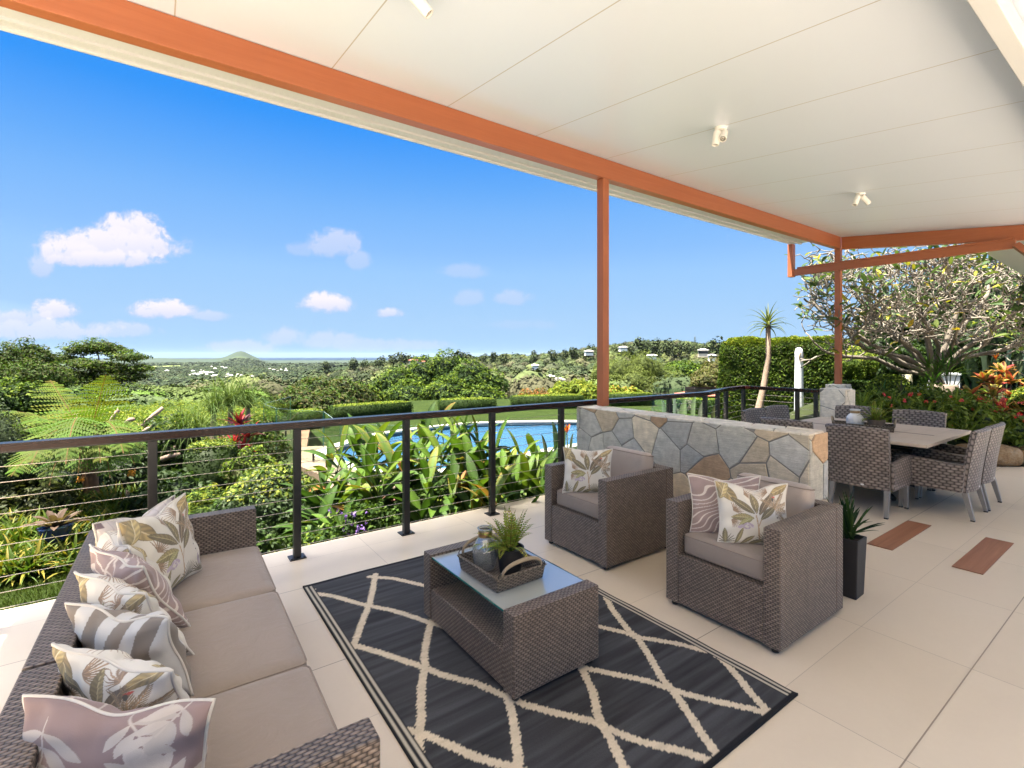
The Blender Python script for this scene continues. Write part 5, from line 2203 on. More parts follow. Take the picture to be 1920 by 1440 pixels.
# ------------------------------------------------------------------ left garden
bush('clipped_conifer', 'grey-green conifer shrub cut by the left edge of the photo', 'shrub', at3(-22, 905, 6.0), (.50, .5, .98), 9000, .040, GREYF, 31, lump=.12, rand=.8, core=(.03, .042, .02), hang=-1, aspect=.4)

# tree fern
tf = thing('tree_fern', 'large tree fern with feathery arching fronds beyond the handrail at the left', 'tree fern', (0, 0, 0))
c0 = at3(165, 838, 6.6)
V, F, Cc = [], [], []
rg = random.Random(12)


def bipinnate(V, F, Cc, base, d0, L, W, droop, col, n=24, lift=.0):
    p = Vector(base)
    d = Vector(d0).normalized()
    for k in range(n):
        t_ = k / (n - 1)
        side = d.cross(Vector((0, 0, 1)))
        if side.length < 1e-3:
            side = Vector((1, 0, 0))
        side.normalize()
        nrm = side.cross(d).normalized()
        w0 = W * (math.sin(math.pi * (.10 + .86 * t_)) ** .8) * (1 if t_ > .10 else .3)
        c2 = tuple(x * rg.uniform(.8, 1.2) for x in col)
        for s_ in (1, -1):
            pd = (side * s_ + d * rg.uniform(.25, .5) - nrm * rg.uniform(.02, .25) + nrm * lift).normalized()
            w_ = w0 * rg.uniform(.82, 1.1)
            m_ = 9
            for j in range(m_):
                f_ = j / m_
                q = p + pd * (w_ * f_) - nrm * (w_ * .22 * f_ * f_)
                lw = (L / n) * .74 * (1 - f_ * .55)
                i0 = len(V)
                V.extend([tuple(q), tuple(q + pd * (w_ / m_ * .72) + d * lw), tuple(q + pd * (w_ / m_)), tuple(q + pd * (w_ / m_ * .72) - d * lw)])
                Cc.extend([c2] * 4)
                F.append((i0, i0 + 1, i0 + 2, i0 + 3))
        nx2 = p + d * (L / n)
        i0 = len(V)
        rw = side * .005
        V.extend([tuple(p - rw), tuple(p + rw), tuple(nx2 + rw), tuple(nx2 - rw)])
        Cc.extend([(.09, .055, .02)] * 4)
        F.append((i0, i0 + 1, i0 + 2, i0 + 3))
        p = nx2
        d = (d + Vector((0, 0, -1)) * droop / n * (.4 + 1.2 * t_)).normalized()


FT = [((95, 722, 6.9), .15), ((198, 712, 6.2), .1), ((2, 785, 6.4), 1.0), ((-30, 850, 6.4), 1.3), ((240, 885, 6.0), 1.4), ((200, 912, 5.7), 1.5), ((105, 925, 5.5), 1.6), ((45, 905, 5.7), 1.5),
      ((255, 850, 6.6), 1.3), ((225, 800, 7.4), 1.0), ((150, 900, 5.6), 1.6), ((20, 840, 7.2), 1.3), ((185, 880, 5.5), 1.6), ((100, 795, 7.6), .9), ((60, 815, 6.0), 1.2), ((75, 880, 5.4), 1.6), ((222, 862, 5.6), 1.5), ((130, 880, 5.2), 1.7)]
for (tip_, dr) in FT:
    tp = at3(*tip_)
    dv = Vector(tp) - Vector(c0)
    L = dv.length * (1.0 + .16 * dr)
    d0 = dv.normalized() + Vector((0, 0, .42 * dr))
    cl = rg.choice([(.055, .088, .014), (.065, .098, .015), (.045, .075, .012)]) if dr > .5 else (.085, .11, .016)
    bipinnate(V, F, Cc, c0 + np.array((0, 0, .05)), d0, L, .36, dr, cl, 30)
ff = Foliage(1)
ff.lists(V, F, Cc)
ff.build('fronds', M['leaf'], tf)
gz_ = float(terrain(c0[0], c0[1]))
tubes('trunk', [([(c0[0] + .1, c0[1], gz_ - .1), (c0[0] + .04, c0[1], (gz_ + c0[2]) / 2), tuple(c0)], [.10, .085, .09])], (.10, .06, .035), tf, 10)

# dark understorey shrubs
for i, (u, v, D, rx_, rz_, cols, lab) in enumerate([
        (110, 930, 7.7, .75, .60, DARK, 'dark leafy shrub under the tree fern, left of its trunk'),
        (240, 910, 7.9, .70, .62, DARK, 'dark broad-leaved shrub right of the tree fern trunk'),
        (315, 870, 8.4, .70, .75, MID + DARK, 'dark green shrub behind the second balustrade post from the left'),
        (330, 945, 6.4, .50, .40, DARK, 'low dark shrub behind the far arm of the sofa'),
        (70, 945, 6.1, .42, .30, OLIVEF, 'small olive leafed shrub behind the potted bromeliad')]):
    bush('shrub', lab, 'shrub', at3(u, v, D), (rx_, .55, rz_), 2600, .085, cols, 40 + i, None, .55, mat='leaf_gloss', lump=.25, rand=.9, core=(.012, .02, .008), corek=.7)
fo = Foliage(77)
for (u, v, D) in ((151, 898, 6.4), (247, 886, 6.6)):
    for k in range(5):
        fo.cloud(at3(u + k - 2, v + (k % 2) * 3, D), (.035, .035, .04), 10, .035, .6, [(.55, .22, .02), (.6, .28, .03)])
tag(fo.build('orange_blossoms', M['petal']), 'two orange flower heads among the dark shrubs beside the tree fern', 'flowers', None, 'stuff')

# bromeliad in a blue pot
x, y, z = at3(104, 996, 4.95)
br = thing('potted_bromeliad', 'bronze bromeliad in a dark blue glazed pot among the strappy ground cover', 'potted plant', (x, y, z - .10))
MB().lathe([(0, 0), (.085, 0), (.10, .01), (.135, .13), (.14, .15), (.125, .15), (.115, .13), (0, .125)], 28).build('pot', M['blue_glaze'], br, smooth=True, auto=35)
V, F, Cc = [], [], []
for k in range(17):
    a = k * 2.399
    el = .25 + .9 * k / 17
    blade_strip(V, F, Cc, (0, 0, .13), (math.cos(a) * math.cos(el), math.sin(a) * math.cos(el), math.sin(el)), .30 - .006 * k, .062, .7, (.055, .038, .024), 6, .22, .2, 0,
                lambda t_: 1.0 if t_ < .6 else math.sqrt(max(0, 1 - ((t_ - .6) / .4) ** 2)) + .02, (.075, .05, .036))
np_mesh('foliage', V, np.array(F), np.array(Cc), M['leaf_gloss'], br)
x, y, z = at3(243, 935, 6.6)
b3 = thing('bromeliad', 'pinkish grey bromeliad rising behind the yellow-tipped ground cover', 'plant', (x, y, z - .22))
V, F, Cc = [], [], []
for k in range(11):
    a = k * 2.399
    el = .8 + .05 * k
    blade_strip(V, F, Cc, (0, 0, 0), (math.cos(a) * math.cos(el), math.sin(a) * math.cos(el), math.sin(el)), .36, .085, .5, (.09, .06, .052), 6, .25, .3, 0,
                lambda t_: 1.0 if t_ < .6 else math.sqrt(max(0, 1 - ((t_ - .6) / .4) ** 2)) + .02, (.12, .085, .075))
np_mesh('foliage', V, np.array(F), np.array(Cc), M['leaf_gloss'], b3)

# strappy ground cover on the left
V, F, Cc = [], [], []
rg = random.Random(21)
for k in range(190):
    for _ in range(30):
        u, D = rg.uniform(-60, 330), rg.uniform(4.35, 6.9)
        x, y = pos(U(u), D)
        v = 667 + 923 * 1.98 / D
        lim_lo = 1085 - .20 * max(0, u) if u < 140 else 1050 - (u - 140) * .9
        if v < lim_lo and y > 4.35:
            break
    else:
        continue
    zb = max(-.58, float(terrain(x, y))) + .02
    near_ = D < 5.2
    nb_ = 24
    for j in range(nb_):
        a = rg.uniform(0, 2 * math.pi)
        el = rg.uniform(.35, 1.35)
        base = rg.choice([(.025, .052, .008), (.034, .064, .009), (.020, .042, .008), (.06, .085, .012)])
        tip_ = rg.choice([(.14, .14, .016), (.07, .10, .012), (.17, .13, .016)]) if rg.random() < .45 else (.045, .078, .011)
        blade_strip(V, F, Cc, (x + rg.uniform(-.07, .07), y + rg.uniform(-.07, .07), zb), (math.cos(a) * math.cos(el), math.sin(a) * math.cos(el), math.sin(el)), rg.uniform(.20, .40), rg.uniform(.024, .042), 1.6, base, 5, .22, .1, 0, None, tip_)
tag(np_mesh('strappy_ground_cover', V, np.array(F), np.array(Cc), M['leaf_gloss']), 'band of strappy green and yellow-tipped ground cover along the left lawn', 'ground cover', None, 'stuff')

# blades of the side lawn
n = 30000
rngl = np.random.default_rng(5)
lx_, ly_ = rngl.uniform(-2.4, .9, n), rngl.uniform(4.06, 6.6, n)
P = np.stack([lx_, ly_, np.full(n, -.548)], -1)
Vq, Fq, Cq = leaf_quads(P, np.stack([rngl.normal(size=n), rngl.normal(size=n), np.full(n, .3)], -1), .05, .12, palette([(.022, .038, .004), (.03, .048, .005), (.04, .055, .008)], n, rngl), rngl, .05, np.tile((0, 0, 1.0), (n, 1)))
tag(np_mesh('grass_blades', Vq, Fq, Cq, M['leaf']), 'short mown grass of the side lawn', 'grass', None, 'stuff')

# light green poinciana canopy with cut limbs
pc = [(200, 800, 9.5, .8, .22), (255, 785, 10.5, .9, .22), (315, 778, 12, 1.0, .25), (385, 772, 13, 1.1, .25), (300, 812, 9.5, .8, .22), (365, 808, 10.5, .8, .22), (440, 770, 14.5, 1.1, .25), (235, 768, 13.5, 1.1, .25),
      (330, 758, 16, 1.3, .25), (420, 755, 17, 1.3, .25), (470, 772, 15, .9, .22), (160, 772, 13, .9, .22), (345, 832, 9.2, .6, .2), (270, 835, 9.0, .6, .2)]
cl_ = [(at3(u, v + 8, D), (r_ * 1.1, r_ * 1.2, h_)) for u, v, D, r_, h_ in pc]
bx, by = pos(U(330), 12.5)
tree('poinciana', 'wide flat light green tree canopy just beyond the handrail, with cut pink-grey limbs', (bx, by, -2.0), cl_, 30000, .075, LIME + MID + YEL, 51, None, (.16, .05), at3(325, 850, 11.5), .30, (.26, .19, .15),
     thick=.25, lump=.30, up=.9, rand=.55, zmin=None)
lim = thing('cut_limb', 'pale cut limbs poking up through the light green canopy', 'branch', (0, 0, 0))
segs = []
for (a, b) in (((150, 800, 9.0), (143, 775, 9.0)), ((205, 800, 9.2), (222, 768, 9.2)), ((238, 793, 9.0), (250, 786, 8.9)), ((268, 800, 9.0), (306, 764, 9.2)), ((258, 820, 8.6), (290, 798, 8.6)), ((300, 855, 8.2), (330, 838, 8.2)), ((303, 862, 8.0), (338, 852, 8.1))):
    segs.append(([tuple(at3(*a)), tuple((at3(*a) + at3(*b)) / 2 + np.array((0, 0, .02))), tuple(at3(*b))], [.050, .042, .032]))
for sg_ in segs:
    tubes('branch', [sg_], (.24, .175, .14), lim, 8)


def weeping(name, label, crowns, n, L, seed, W=.011):
    t_ = thing(name, label, 'plant', (0, 0, 0))
    V, F, Cc = [], [], []
    rg = random.Random(seed)
    for k in range(n):
        c_ = rg.choice(crowns)
        a = rg.uniform(0, 2 * math.pi)
        el = rg.uniform(.3, 1.4)
        blade_strip(V, F, Cc, tuple(c_ + np.array((rg.uniform(-.06, .06), rg.uniform(-.06, .06), 0))), (math.cos(a) * math.cos(el), math.sin(a) * math.cos(el), math.sin(el)), L * rg.uniform(.7, 1.2), W, 2.9,
                    rg.choice([(.055, .085, .022), (.04, .07, .018), (.08, .11, .028)]), 7, .2, .1)
    np_mesh('foliage', V, np.array(F), np.array(Cc), M['leaf'], t_)
    segs = []
    for c_ in crowns:
        segs.append(([(c_[0], c_[1], -1.6), tuple(c_)], [.07, .05]))
    tubes('trunk', segs, (.15, .12, .09), t_)
    return t_


weeping('ponytail_palm', 'grassy weeping ponytail palm beyond the handrail, behind the red cordyline', [at3(432, 762, 10), at3(465, 765, 10.3), at3(400, 775, 9.6)], 520, .95, 61)
weeping('ponytail_palm', 'weeping grass-like palm whose tuft hangs below the handrail, left of the square hedge', [at3(345, 820, 8.4), at3(372, 822, 8.6)], 380, .85, 62)

# red cordyline
x, y, z = at3(455, 868, 8.0)
cd = thing('red_cordyline', 'crimson cordyline crossing the handrail behind the square hedge', 'plant', (x, y, z - .15))
V, F, Cc = [], [], []
rg = random.Random(9)
for (hh, ox) in ((.30, 0), (.55, .08), (.75, -.05), (.42, -.12)):
    for k in range(15):
        a = rg.uniform(0, 2 * math.pi)
        el = rg.uniform(.3, 1.35)
        blade_strip(V, F, Cc, (ox, 0, hh), (math.cos(a) * math.cos(el), math.sin(a) * math.cos(el), math.sin(el)), rg.uniform(.22, .36), .055, .9, rg.choice([(.13, .009, .022), (.20, .013, .025), (.06, .009, .02), (.26, .02, .022)]), 6, .25, .25)
np_mesh('foliage', V, np.array(F), np.array(Cc), M['leaf_gloss'], cd)
tubes('stem', [([(0, 0, -.9), (ox, 0, hh)], [.016, .012]) for hh, ox in ((.30, 0), (.55, .08), (.75, -.05), (.42, -.12))], (.12, .08, .06), cd)

bush('square_hedge', 'small square clipped hedge below the handrail, beside the red cordyline', 'hedge', at3(398, 905, 7.6), (.33, .33, .62), 6500, .042, MID + DARK, 71, shape='box', ang=-.2, lump=.2, tip=YEL + LIME, tipfrac=.6, core=(.02, .035, .01), corek=.88, mat='leaf_gloss')
bush('shrub', 'twisted small-leaved shrub left of the pool paving', 'shrub', at3(488, 838, 8.6), (.48, .45, .42), 2800, .06, OLIVEF + MID, 72, None, .6, lump=.35, thick=.25, rand=.9)
bush('shrub', 'lime tipped shrub between the round bush and the glass fence', 'shrub', at3(475, 888, 7.4), (.42, .40, .34), 2800, .06, OLIVEF + MID, 73, None, .6, lump=.30, rand=.7, tip=LIME, tipfrac=.4, core=(.03, .04, .012), corek=.7)
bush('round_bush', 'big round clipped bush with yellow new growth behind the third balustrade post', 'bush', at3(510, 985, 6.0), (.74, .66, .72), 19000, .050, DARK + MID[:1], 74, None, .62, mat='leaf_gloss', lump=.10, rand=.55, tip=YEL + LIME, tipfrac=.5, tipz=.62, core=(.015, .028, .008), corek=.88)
bush('shrub', 'spiky yellow-green shrub left of the round bush', 'shrub', at3(388, 985, 6.0), (.40, .4, .42), 2600, .11, LIME + YEL + MID, 75, None, .16, lump=.3, rand=.8, up=.8, core=(.03, .05, .012), corek=.6)
bush('shrub', 'low small-leaved shrub spilling at the terrace edge below the round bush', 'shrub', at3(600, 1070, 4.75), (.62, .28, .36), 6000, .045, MID + DARK, 76, None, .6, lump=.3, rand=.7, tip=LIME, tipfrac=.2, core=(.02, .034, .01), corek=.75)
bush('shrub', 'dark shrub at the terrace edge behind the open end of the sofa', 'shrub', at3(455, 1075, 5.0), (.55, .3, .46), 4200, .055, DARK + MID, 78, None, .6, mat='leaf_gloss', lump=.3, rand=.8, core=(.015, .028, .008), corek=.75)
bush('shrub', 'low green shrub with violet flowers under the shell ginger', 'shrub', at3(690, 1020, 4.9), (.45, .25, .36), 3600, .05, MID, 77, None, .6, lump=.3, rand=.8, core=(.02, .034, .01), corek=.7)
fo = Foliage(78)
rg = random.Random(2)
for k in range(26):
    fo.cloud(at3(rg.uniform(615, 690), rg.uniform(955, 1000), 4.65), (.012, .012, .018), 6, .022, .7, [(.13, .07, .28), (.18, .10, .34)])
tag(fo.build('violet_flowers', M['petal']), 'sprinkle of small violet flowers under the shell ginger', 'flowers', None, 'stuff')


# shell ginger: canes with large lance leaves
def ginger(name, label, spots, seed, leafL=.43):
    t_ = thing(name, label, 'ginger plant', (0, 0, 0), 0, 'shell ginger plants outside the balustrade')
    V, F, Cc = [], [], []
    segs = []
    rg = random.Random(seed)
    prof = lambda q: max(.03, math.sin(math.pi * min(1, q * .93 + .06)) ** .75)
    rs = random.Random(seed + 5)
    spots = list(spots) + [(u + rs.uniform(-26, 26), v + rs.uniform(8, 60), D + rs.uniform(-.25, .25)) for u, v, D in spots]
    for (u, v, D) in spots:
        tip_ = Vector(at3(u, v, D))
        bxx, byy = pos(U(u) + rg.uniform(-.05, .05), D + rg.uniform(-.2, .2))
        b_ = Vector((bxx, byy, -1.0))
        lean = tip_ - b_
        pts = [b_ + lean * f_ + Vector((0, 0, .10 * math.sin(math.pi * f_))) for f_ in (0, .35, .7, 1.0)]
        segs.append((pts, [.012, .011, .009, .005]))
        nl = rg.randint(11, 14)
        a0 = rg.uniform(0, 2 * math.pi)
        for k in range(nl):
            f_ = .22 + .78 * k / (nl - 1)
            p = b_ + lean * f_ + Vector((0, 0, .10 * math.sin(math.pi * f_)))
            a = a0 + (k % 2) * math.pi + rg.uniform(-.6, .6)
            el = rg.uniform(.25, .75) + .65 * max(0, f_ - .65) / .35
            d = (math.cos(a) * math.cos(el), math.sin(a) * math.cos(el), math.sin(el))
            base = rg.choice([(.030, .060, .008), (.024, .050, .008), (.037, .070, .009), (.019, .040, .007), (.055, .085, .010)])
            tip2 = base if rg.random() < .78 else rg.choice([(.16, .15, .016), (.12, .13, .015), (.18, .10, .02)])
            if rg.random() < .02:
                base = tip2 = (.15, .075, .022)
            blade_strip(V, F, Cc, tuple(p), d, leafL * rg.uniform(.75, 1.2), .112 * rg.uniform(.8, 1.15), 1.0, base, 7, .16, 0, rg.uniform(-.5, .5), prof, tip2, tuple(x * 1.7 for x in base))
    np_mesh('foliage', V, np.array(F), np.array(Cc), M['leaf_gloss'], t_)
    tubes('canes', segs, (.06, .09, .02), t_, 5)
    return t_


rg = random.Random(33)
ginger('shell_ginger', 'low arching shell ginger clump right of the third balustrade post', [(600, 945, 5.3), (640, 930, 5.5), (665, 950, 5.2), (690, 935, 5.5), (640, 990, 4.9), (600, 985, 5.0)], 81)
ginger('shell_ginger', 'tall yellow-striped shell ginger clump left of the fourth balustrade post', [(640, 850, 6.2), (670, 825, 6.4), (700, 840, 6.0), (725, 820, 6.3), (690, 880, 5.7), (735, 870, 5.6), (720, 900, 5.3), (760, 845, 6.0)], 82)
ginger('shell_ginger', 'tallest shell ginger clump between the fourth and fifth balustrade posts', [(800, 805, 6.3), (825, 798, 6.5), (850, 800, 6.2), (870, 815, 6.0), (790, 850, 5.7), (830, 850, 5.6), (865, 860, 5.5), (800, 900, 5.2), (850, 905, 5.1), (885, 845, 5.9)], 83)
ginger('shell_ginger', 'shell ginger clump behind the fifth balustrade post', [(905, 870, 5.6), (930, 850, 5.9), (895, 910, 5.2), (945, 890, 5.4), (925, 930, 5.0)], 84)
ginger('shell_ginger', 'smaller shell ginger clump beside the far wicker armchair', [(975, 860, 6.0), (1000, 850, 6.2), (985, 895, 5.5), (1020, 880, 5.9), (1015, 915, 5.4), (960, 930, 5.1)], 85, .42)
bush('shrub', 'dark mass of stems and leaves at the foot of the shell ginger', 'shrub', at3(830, 985, 5.5), (1.0, .35, .40), 5000, .09, DARK + MID, 86, None, .35, lump=.3, rand=.9, core=(.012, .02, .008), corek=.7)


# strelitzia: paddle leaves on long stalks
def strelitzia(name, label, leaves, flower, seed, col=(.045, .075, .04)):
    t_ = thing(name, label, 'bird of paradise', (0, 0, 0), 0, 'bird of paradise plants')
    V, F, Cc = [], [], []
    segs = []
    rg = random.Random(seed)
    prof = lambda q: max(.04, math.sin(math.pi * min(1, q * .9 + .08)) ** .65)
    for (u, v, D, ub, Lf) in leaves:
        tip_ = Vector(at3(u, v, D))
        bx_, by_ = pos(U(ub), D)
        b_ = Vector((bx_, by_, tip_.z - 1.15))
        dv = (tip_ - b_)
        start = b_ + dv * (1 - Lf / dv.length)
        segs.append(([b_, b_ + (start - b_) * .5, start], [.014, .011, .008]))
        c_ = tuple(x * rg.uniform(.8, 1.25) for x in col)
        blade_strip(V, F, Cc, tuple(start), tuple(dv.normalized() + Vector((0, 0, .10))), Lf, Lf * .34, .35, c_, 8, .28, 0, rg.uniform(-.8, .8), prof, None, tuple(x * 2.0 for x in c_))
    np_mesh('foliage', V, np.array(F), np.array(Cc), M['leaf_gloss'], t_)
    tubes('stalks', segs, (.06, .085, .035), t_, 5)
    if flower:
        c_ = Vector(at3(*flower))
        V, F, Cc = [], [], []
        for k in range(7):
            a = -.9 + .3 * k
            blade_strip(V, F, Cc, tuple(c_), (math.sin(a) * .8, .3 * math.cos(k), math.cos(a)), .13, .026, .2, (.62, .19, .02) if k % 3 else (.45, .05, .02), 4, .3, 0, 0, lambda q: max(.05, math.sin(math.pi * (.12 + .86 * q))))
        blade_strip(V, F, Cc, tuple(c_ + Vector((0, 0, -.02))), (-.8, .2, .15), .17, .03, .1, (.10, .12, .06), 4, .4, 0, 0, lambda q: 1.02 - q)
        fl_ = np_mesh('flower', V, np.array(F), np.array(Cc), M['petal'], t_)
        tubes('flower_stem', [([tuple(c_ + Vector((.05, 0, -.9))), tuple(c_)], [.009, .008])], (.06, .085, .035), t_, 5)
    return t_


strelitzia('bird_of_paradise', 'bird of paradise plant with one orange flower beside the stone wall end', [(1035, 790, 6.6, 1045, .42), (1062, 795, 6.9, 1055, .40), (1015, 815, 6.3, 1040, .40), (1045, 830, 6.0, 1045, .38), (1075, 812, 6.4, 1060, .36), (1028, 850, 5.9, 1040, .36), (1058, 855, 5.8, 1050, .32)], (1063, 812, 6.2), 91)
strelitzia('bird_of_paradise', 'blue-green bird of paradise leaves showing above the stone wall, left of the balustrade bend', [(1240, 748, 8.6, 1245, .5), (1222, 762, 8.4, 1235, .45), (1262, 735, 8.8, 1262, .5), (1285, 748, 8.5, 1280, .5), (1305, 742, 8.7, 1300, .5), (1322, 748, 8.4, 1312, .5), (1270, 765, 8.2, 1270, .45), (1342, 758, 8.6, 1330, .4), (1210, 770, 8.2, 1222, .4)], None, 92, (.055, .08, .05))

# ------------------------------------------------------------------ clipped hedges beyond the lawn
HG = 'low clipped hedges at the far edge of the lawn'
for i, (u0, u1, D0, D1, lab) in enumerate([(556, 612, 16.2, 16.9, 'short clipped hedge seen through the glass pool fence'), (630, 777, 17.9, 20.0, 'longest low clipped hedge, above the left end of the pool'),
                                           (824, 933, 20.6, 21.2, 'low clipped hedge above the middle of the pool'), (962, 1098, 22.4, 23.2, 'low clipped hedge left of the timber post'),
                                           (1146, 1230, 24.0, 24.4, 'low clipped hedge just right of the timber post'), (1250, 1362, 21.4, 20.4, 'low clipped hedge behind the balustrade bend')]):
    a, b = np.array(pos(U(u0), D0)), np.array(pos(U(u1), D1))
    c_ = (a + b) / 2
    L = np.linalg.norm(b - a)
    ang = math.atan2(b[1] - a[1], b[0] - a[0])
    bush('low_hedge', lab, 'hedge', (c_[0] - math.sin(ang) * .45, c_[1] + math.cos(ang) * .45, -.70), (L / 2, .45, .33), int(5200 * L / 3), .062, MID + DARK, 100 + i, HG, .6, False, shape='box', ang=ang, lump=.12, thick=.10,
         tip=LIME + YEL, tipfrac=.75, core=(.02, .036, .009), corek=.93)

# tall hedge on the right
a, b = np.array(pos(U(1372), 13.4)), np.array(pos(U(1580), 12.4))
c_ = (a + b) / 2
ang = math.atan2(b[1] - a[1], b[0] - a[0])
bush('tall_hedge', 'tall dense clipped hedge behind the aloe tree and the white pole', 'hedge', (c_[0] - math.sin(ang) * .8, c_[1] + math.cos(ang) * .8, .42), (1.55, .8, 1.52), 70000, .062, MID + LIME[:2] + OLIVEF[:1], 120, None, .55, False, shape='box', ang=ang, lump=.28, thick=.2,
     tip=YEL + LIME, tipfrac=.8, core=(.025, .042, .01), corek=.84, rand=.75)

# ------------------------------------------------------------------ glass pool fences
def glass_fence(label, path, z0=-.98, z1=.20):
    t_ = thing('glass_fence', label, 'fence', (0, 0, 0), 0, 'frameless glass pool fences')
    for (ua, Da), (ub, Db) in zip(path, path[1:]):
        A, B = Vector((*pos(U(ua), Da), 0)), Vector((*pos(U(ub), Db), 0))
        L = (B - A).length
        m_ = max(1, round(L / 1.6))
        dd_ = (B - A) / L
        nn = Vector((-dd_.y, dd_.x, 0)) * .006
        for k in range(m_):
            p, q = A + dd_ * (L * k / m_ + .02), A + dd_ * (L * (k + 1) / m_ - .02)
            mb = MB()
            za, zb = Vector((0, 0, z0 + .05)), Vector((0, 0, z1))
            cs = [p + nn, q + nn, q - nn, p - nn]
            for i in range(4):
                j = (i + 1) % 4
                mb.quad([cs[j] + za, cs[i] + za, cs[i] + zb, cs[j] + zb], mi=0 if i % 2 == 0 else 1)
            mb.quad([cs[3] + zb, cs[2] + zb, cs[1] + zb, cs[0] + zb], mi=2)
            mb.build('glass_panel', [M['fence_glass'], M['glass_edge'], M['glass_rim']], t_)
            for f_ in (.2, .8):
                s_ = p + (q - p) * f_
                MB().box(-.022, .022, -.022, .022, 0, .19).build('spigot', M['black_metal'], t_, bevel=.004).location = (s_.x, s_.y, z0)
    return t_


M['glass_rim'] = simple('glass_rim', (.16, .22, .20), .15)
glass_fence('frameless glass pool fence from the paving corner along the near side of the pool', [(545, 15.4), (494, 13.1), (518, 11.95), (607, 11.3), (638, 9.25), (775, 9.0), (937, 9.1), (1042, 9.3), (1190, 9.8)])
glass_fence('short stretch of glass fence far right above the low hedge', [(1222, 19.8), (1262, 19.4), (1340, 18.6)])

# ------------------------------------------------------------------ right-hand garden
# boulders edging the bed
RG_ = 'boulders edging the garden bed'
labs = ['rough sandstone boulder at the bed edge, just right of the dining chairs', 'second sandstone boulder at the bed edge, cut by the right side of the photo', 'flat boulder at the bed edge half hidden by the dining chairs', 'brown boulder at the foot of the bed behind the dining table',
        'pale boulder at the bed edge behind the dining table', 'boulder beside the stone pillar foot', 'boulder at the bed edge past the right side of the photo']


def boulder(label, c, r, seed):
    rg = np.random.default_rng(seed)
    bm = bmesh.new()
    bmesh.ops.create_icosphere(bm, subdivisions=4, radius=1)
    P = np.array([v.co[:] for v in bm.verts])
    off = .20 * fbm(P[:, 0] * 1.3 + seed, P[:, 1] * 1.3 + P[:, 2], 1.0, seed, 4) + .06 * fbm(P[:, 0] * 5, P[:, 1] * 5 + P[:, 2] * 3, 1.0, seed + 2, 3)
    q = np.sign(P) * np.abs(P) ** .70
    for v, d, o in zip(bm.verts, q, off):
        v.co = Vector(d * np.array(r) * (1 + o))
    me = bpy.data.meshes.new('boulder')
    bm.to_mesh(me)
    bm.free()
    me.polygons.foreach_set('use_smooth', [True] * len(me.polygons))
    me.materials.append(M['rock'])
    o = bpy.data.objects.new('boulder', me)
    C.objects.link(o)
    o.location = c
    o.rotation_euler = (0, 0, -YAW + rg.uniform(-.15, .15))
    return tag(o, label, 'rock', RG_)


for i, (u, w_) in enumerate(((1876, .21), (1938, .22), (1815, .2), (1755, .21), (1695, .2), (1640, .2), (2000, .22))):
    x, y = pos(U(u), 6.68)
    boulder(labs[i], (x, y, .12), (w_, .16, .145 + .01 * (i % 2)), 3 + i)
mb = MB()
q = [pos(U(u), D) for u, D in ((1600, 6.72), (2200, 6.72), (2200, 8.6), (1600, 8.6))]
mb.prism(q, .05, .235)
struct(mb.build('garden_bed', M['mulch']))


def gmass(name, label, boxes, n, size, cols, seed, flowers=None, aspect=.5, cat='ground cover'):
    f_ = Foliage(seed)
    for (u, v, D, rx_, rz_) in boxes:
        f_.cloud(at3(u, v, D), (rx_, .35, rz_), n, size, aspect, cols, lump=.3, rand=.9, tip=LIME, tipfrac=.3, core=(.02, .035, .012), corek=.62, thick=.25)
    return tag(f_.build(name, M['leaf_gloss']), label, cat, None, 'stuff')


gmass('flowering_ground_cover', 'mixed low green shrubs with small red flowers filling the bed behind the dining table',
      [(1630, 790, 7.4, .45, .28), (1700, 785, 7.2, .5, .30), (1770, 790, 7.1, .5, .32), (1835, 800, 7.0, .45, .30), (1895, 815, 7.0, .45, .28), (1960, 815, 7.0, .5, .3), (1740, 755, 7.9, .6, .28), (1830, 770, 7.8, .5, .28), (1660, 765, 8.0, .5, .25), (1790, 770, 7.4, .5, .28), (1610, 765, 8.2, .4, .25)],
      1500, .085, LIME + [(.11, .16, .022), (.15, .20, .03), (.06, .10, .015)], 201)
fo = Foliage(202)
rg = random.Random(8)
for k in range(40):
    u, v, D = rg.uniform(1640, 1920), rg.uniform(738, 825), 6.9
    fo.cloud(at3(u, v, rg.uniform(6.75, 7.0)), (.022, .022, .02), 7, .035, .8, [(.50, .025, .03), (.42, .05, .06), (.55, .12, .04)])
tag(fo.build('red_flowers', M['petal']), 'small red flowers scattered over the bed behind the dining table', 'flowers', None, 'stuff')

labs = ['strappy green lily clump right of the stone pillar', 'strappy clump behind the tray on the dining table', 'arching strappy lily above the far dining chair', 'bright strappy lily right of the far dining chair', 'broad strappy lily left of the croton bush', 'strappy plant in front of the round clipped ball']
for i, (u, v, D, L, nn_) in enumerate(((1615, 768, 7.3, .42, 34), (1672, 770, 7.3, .45, 34), (1735, 785, 6.95, .50, 22), (1812, 810, 6.85, .50, 20), (1790, 770, 7.1, .45, 26), (1640, 752, 8.2, .45, 30))):
    c_ = at3(u, v + 12, D)
    t_ = thing('strappy_lily', labs[i], 'plant', tuple(c_), 0, 'strappy lilies in the bed')
    V, F, Cc = [], [], []
    for k in range(nn_):
        a = rg.uniform(0, 2 * math.pi)
        el = rg.uniform(.4, 1.4)
        blade_strip(V, F, Cc, (0, 0, 0), (math.cos(a) * math.cos(el), math.sin(a) * math.cos(el), math.sin(el)), L * rg.uniform(.7, 1.2), .032, 1.5, rg.choice([(.11, .17, .03), (.14, .19, .03), (.08, .13, .025)]), 7, .25, .1)
    np_mesh('foliage', V, np.array(F), np.array(Cc), M['leaf_gloss'], t_)


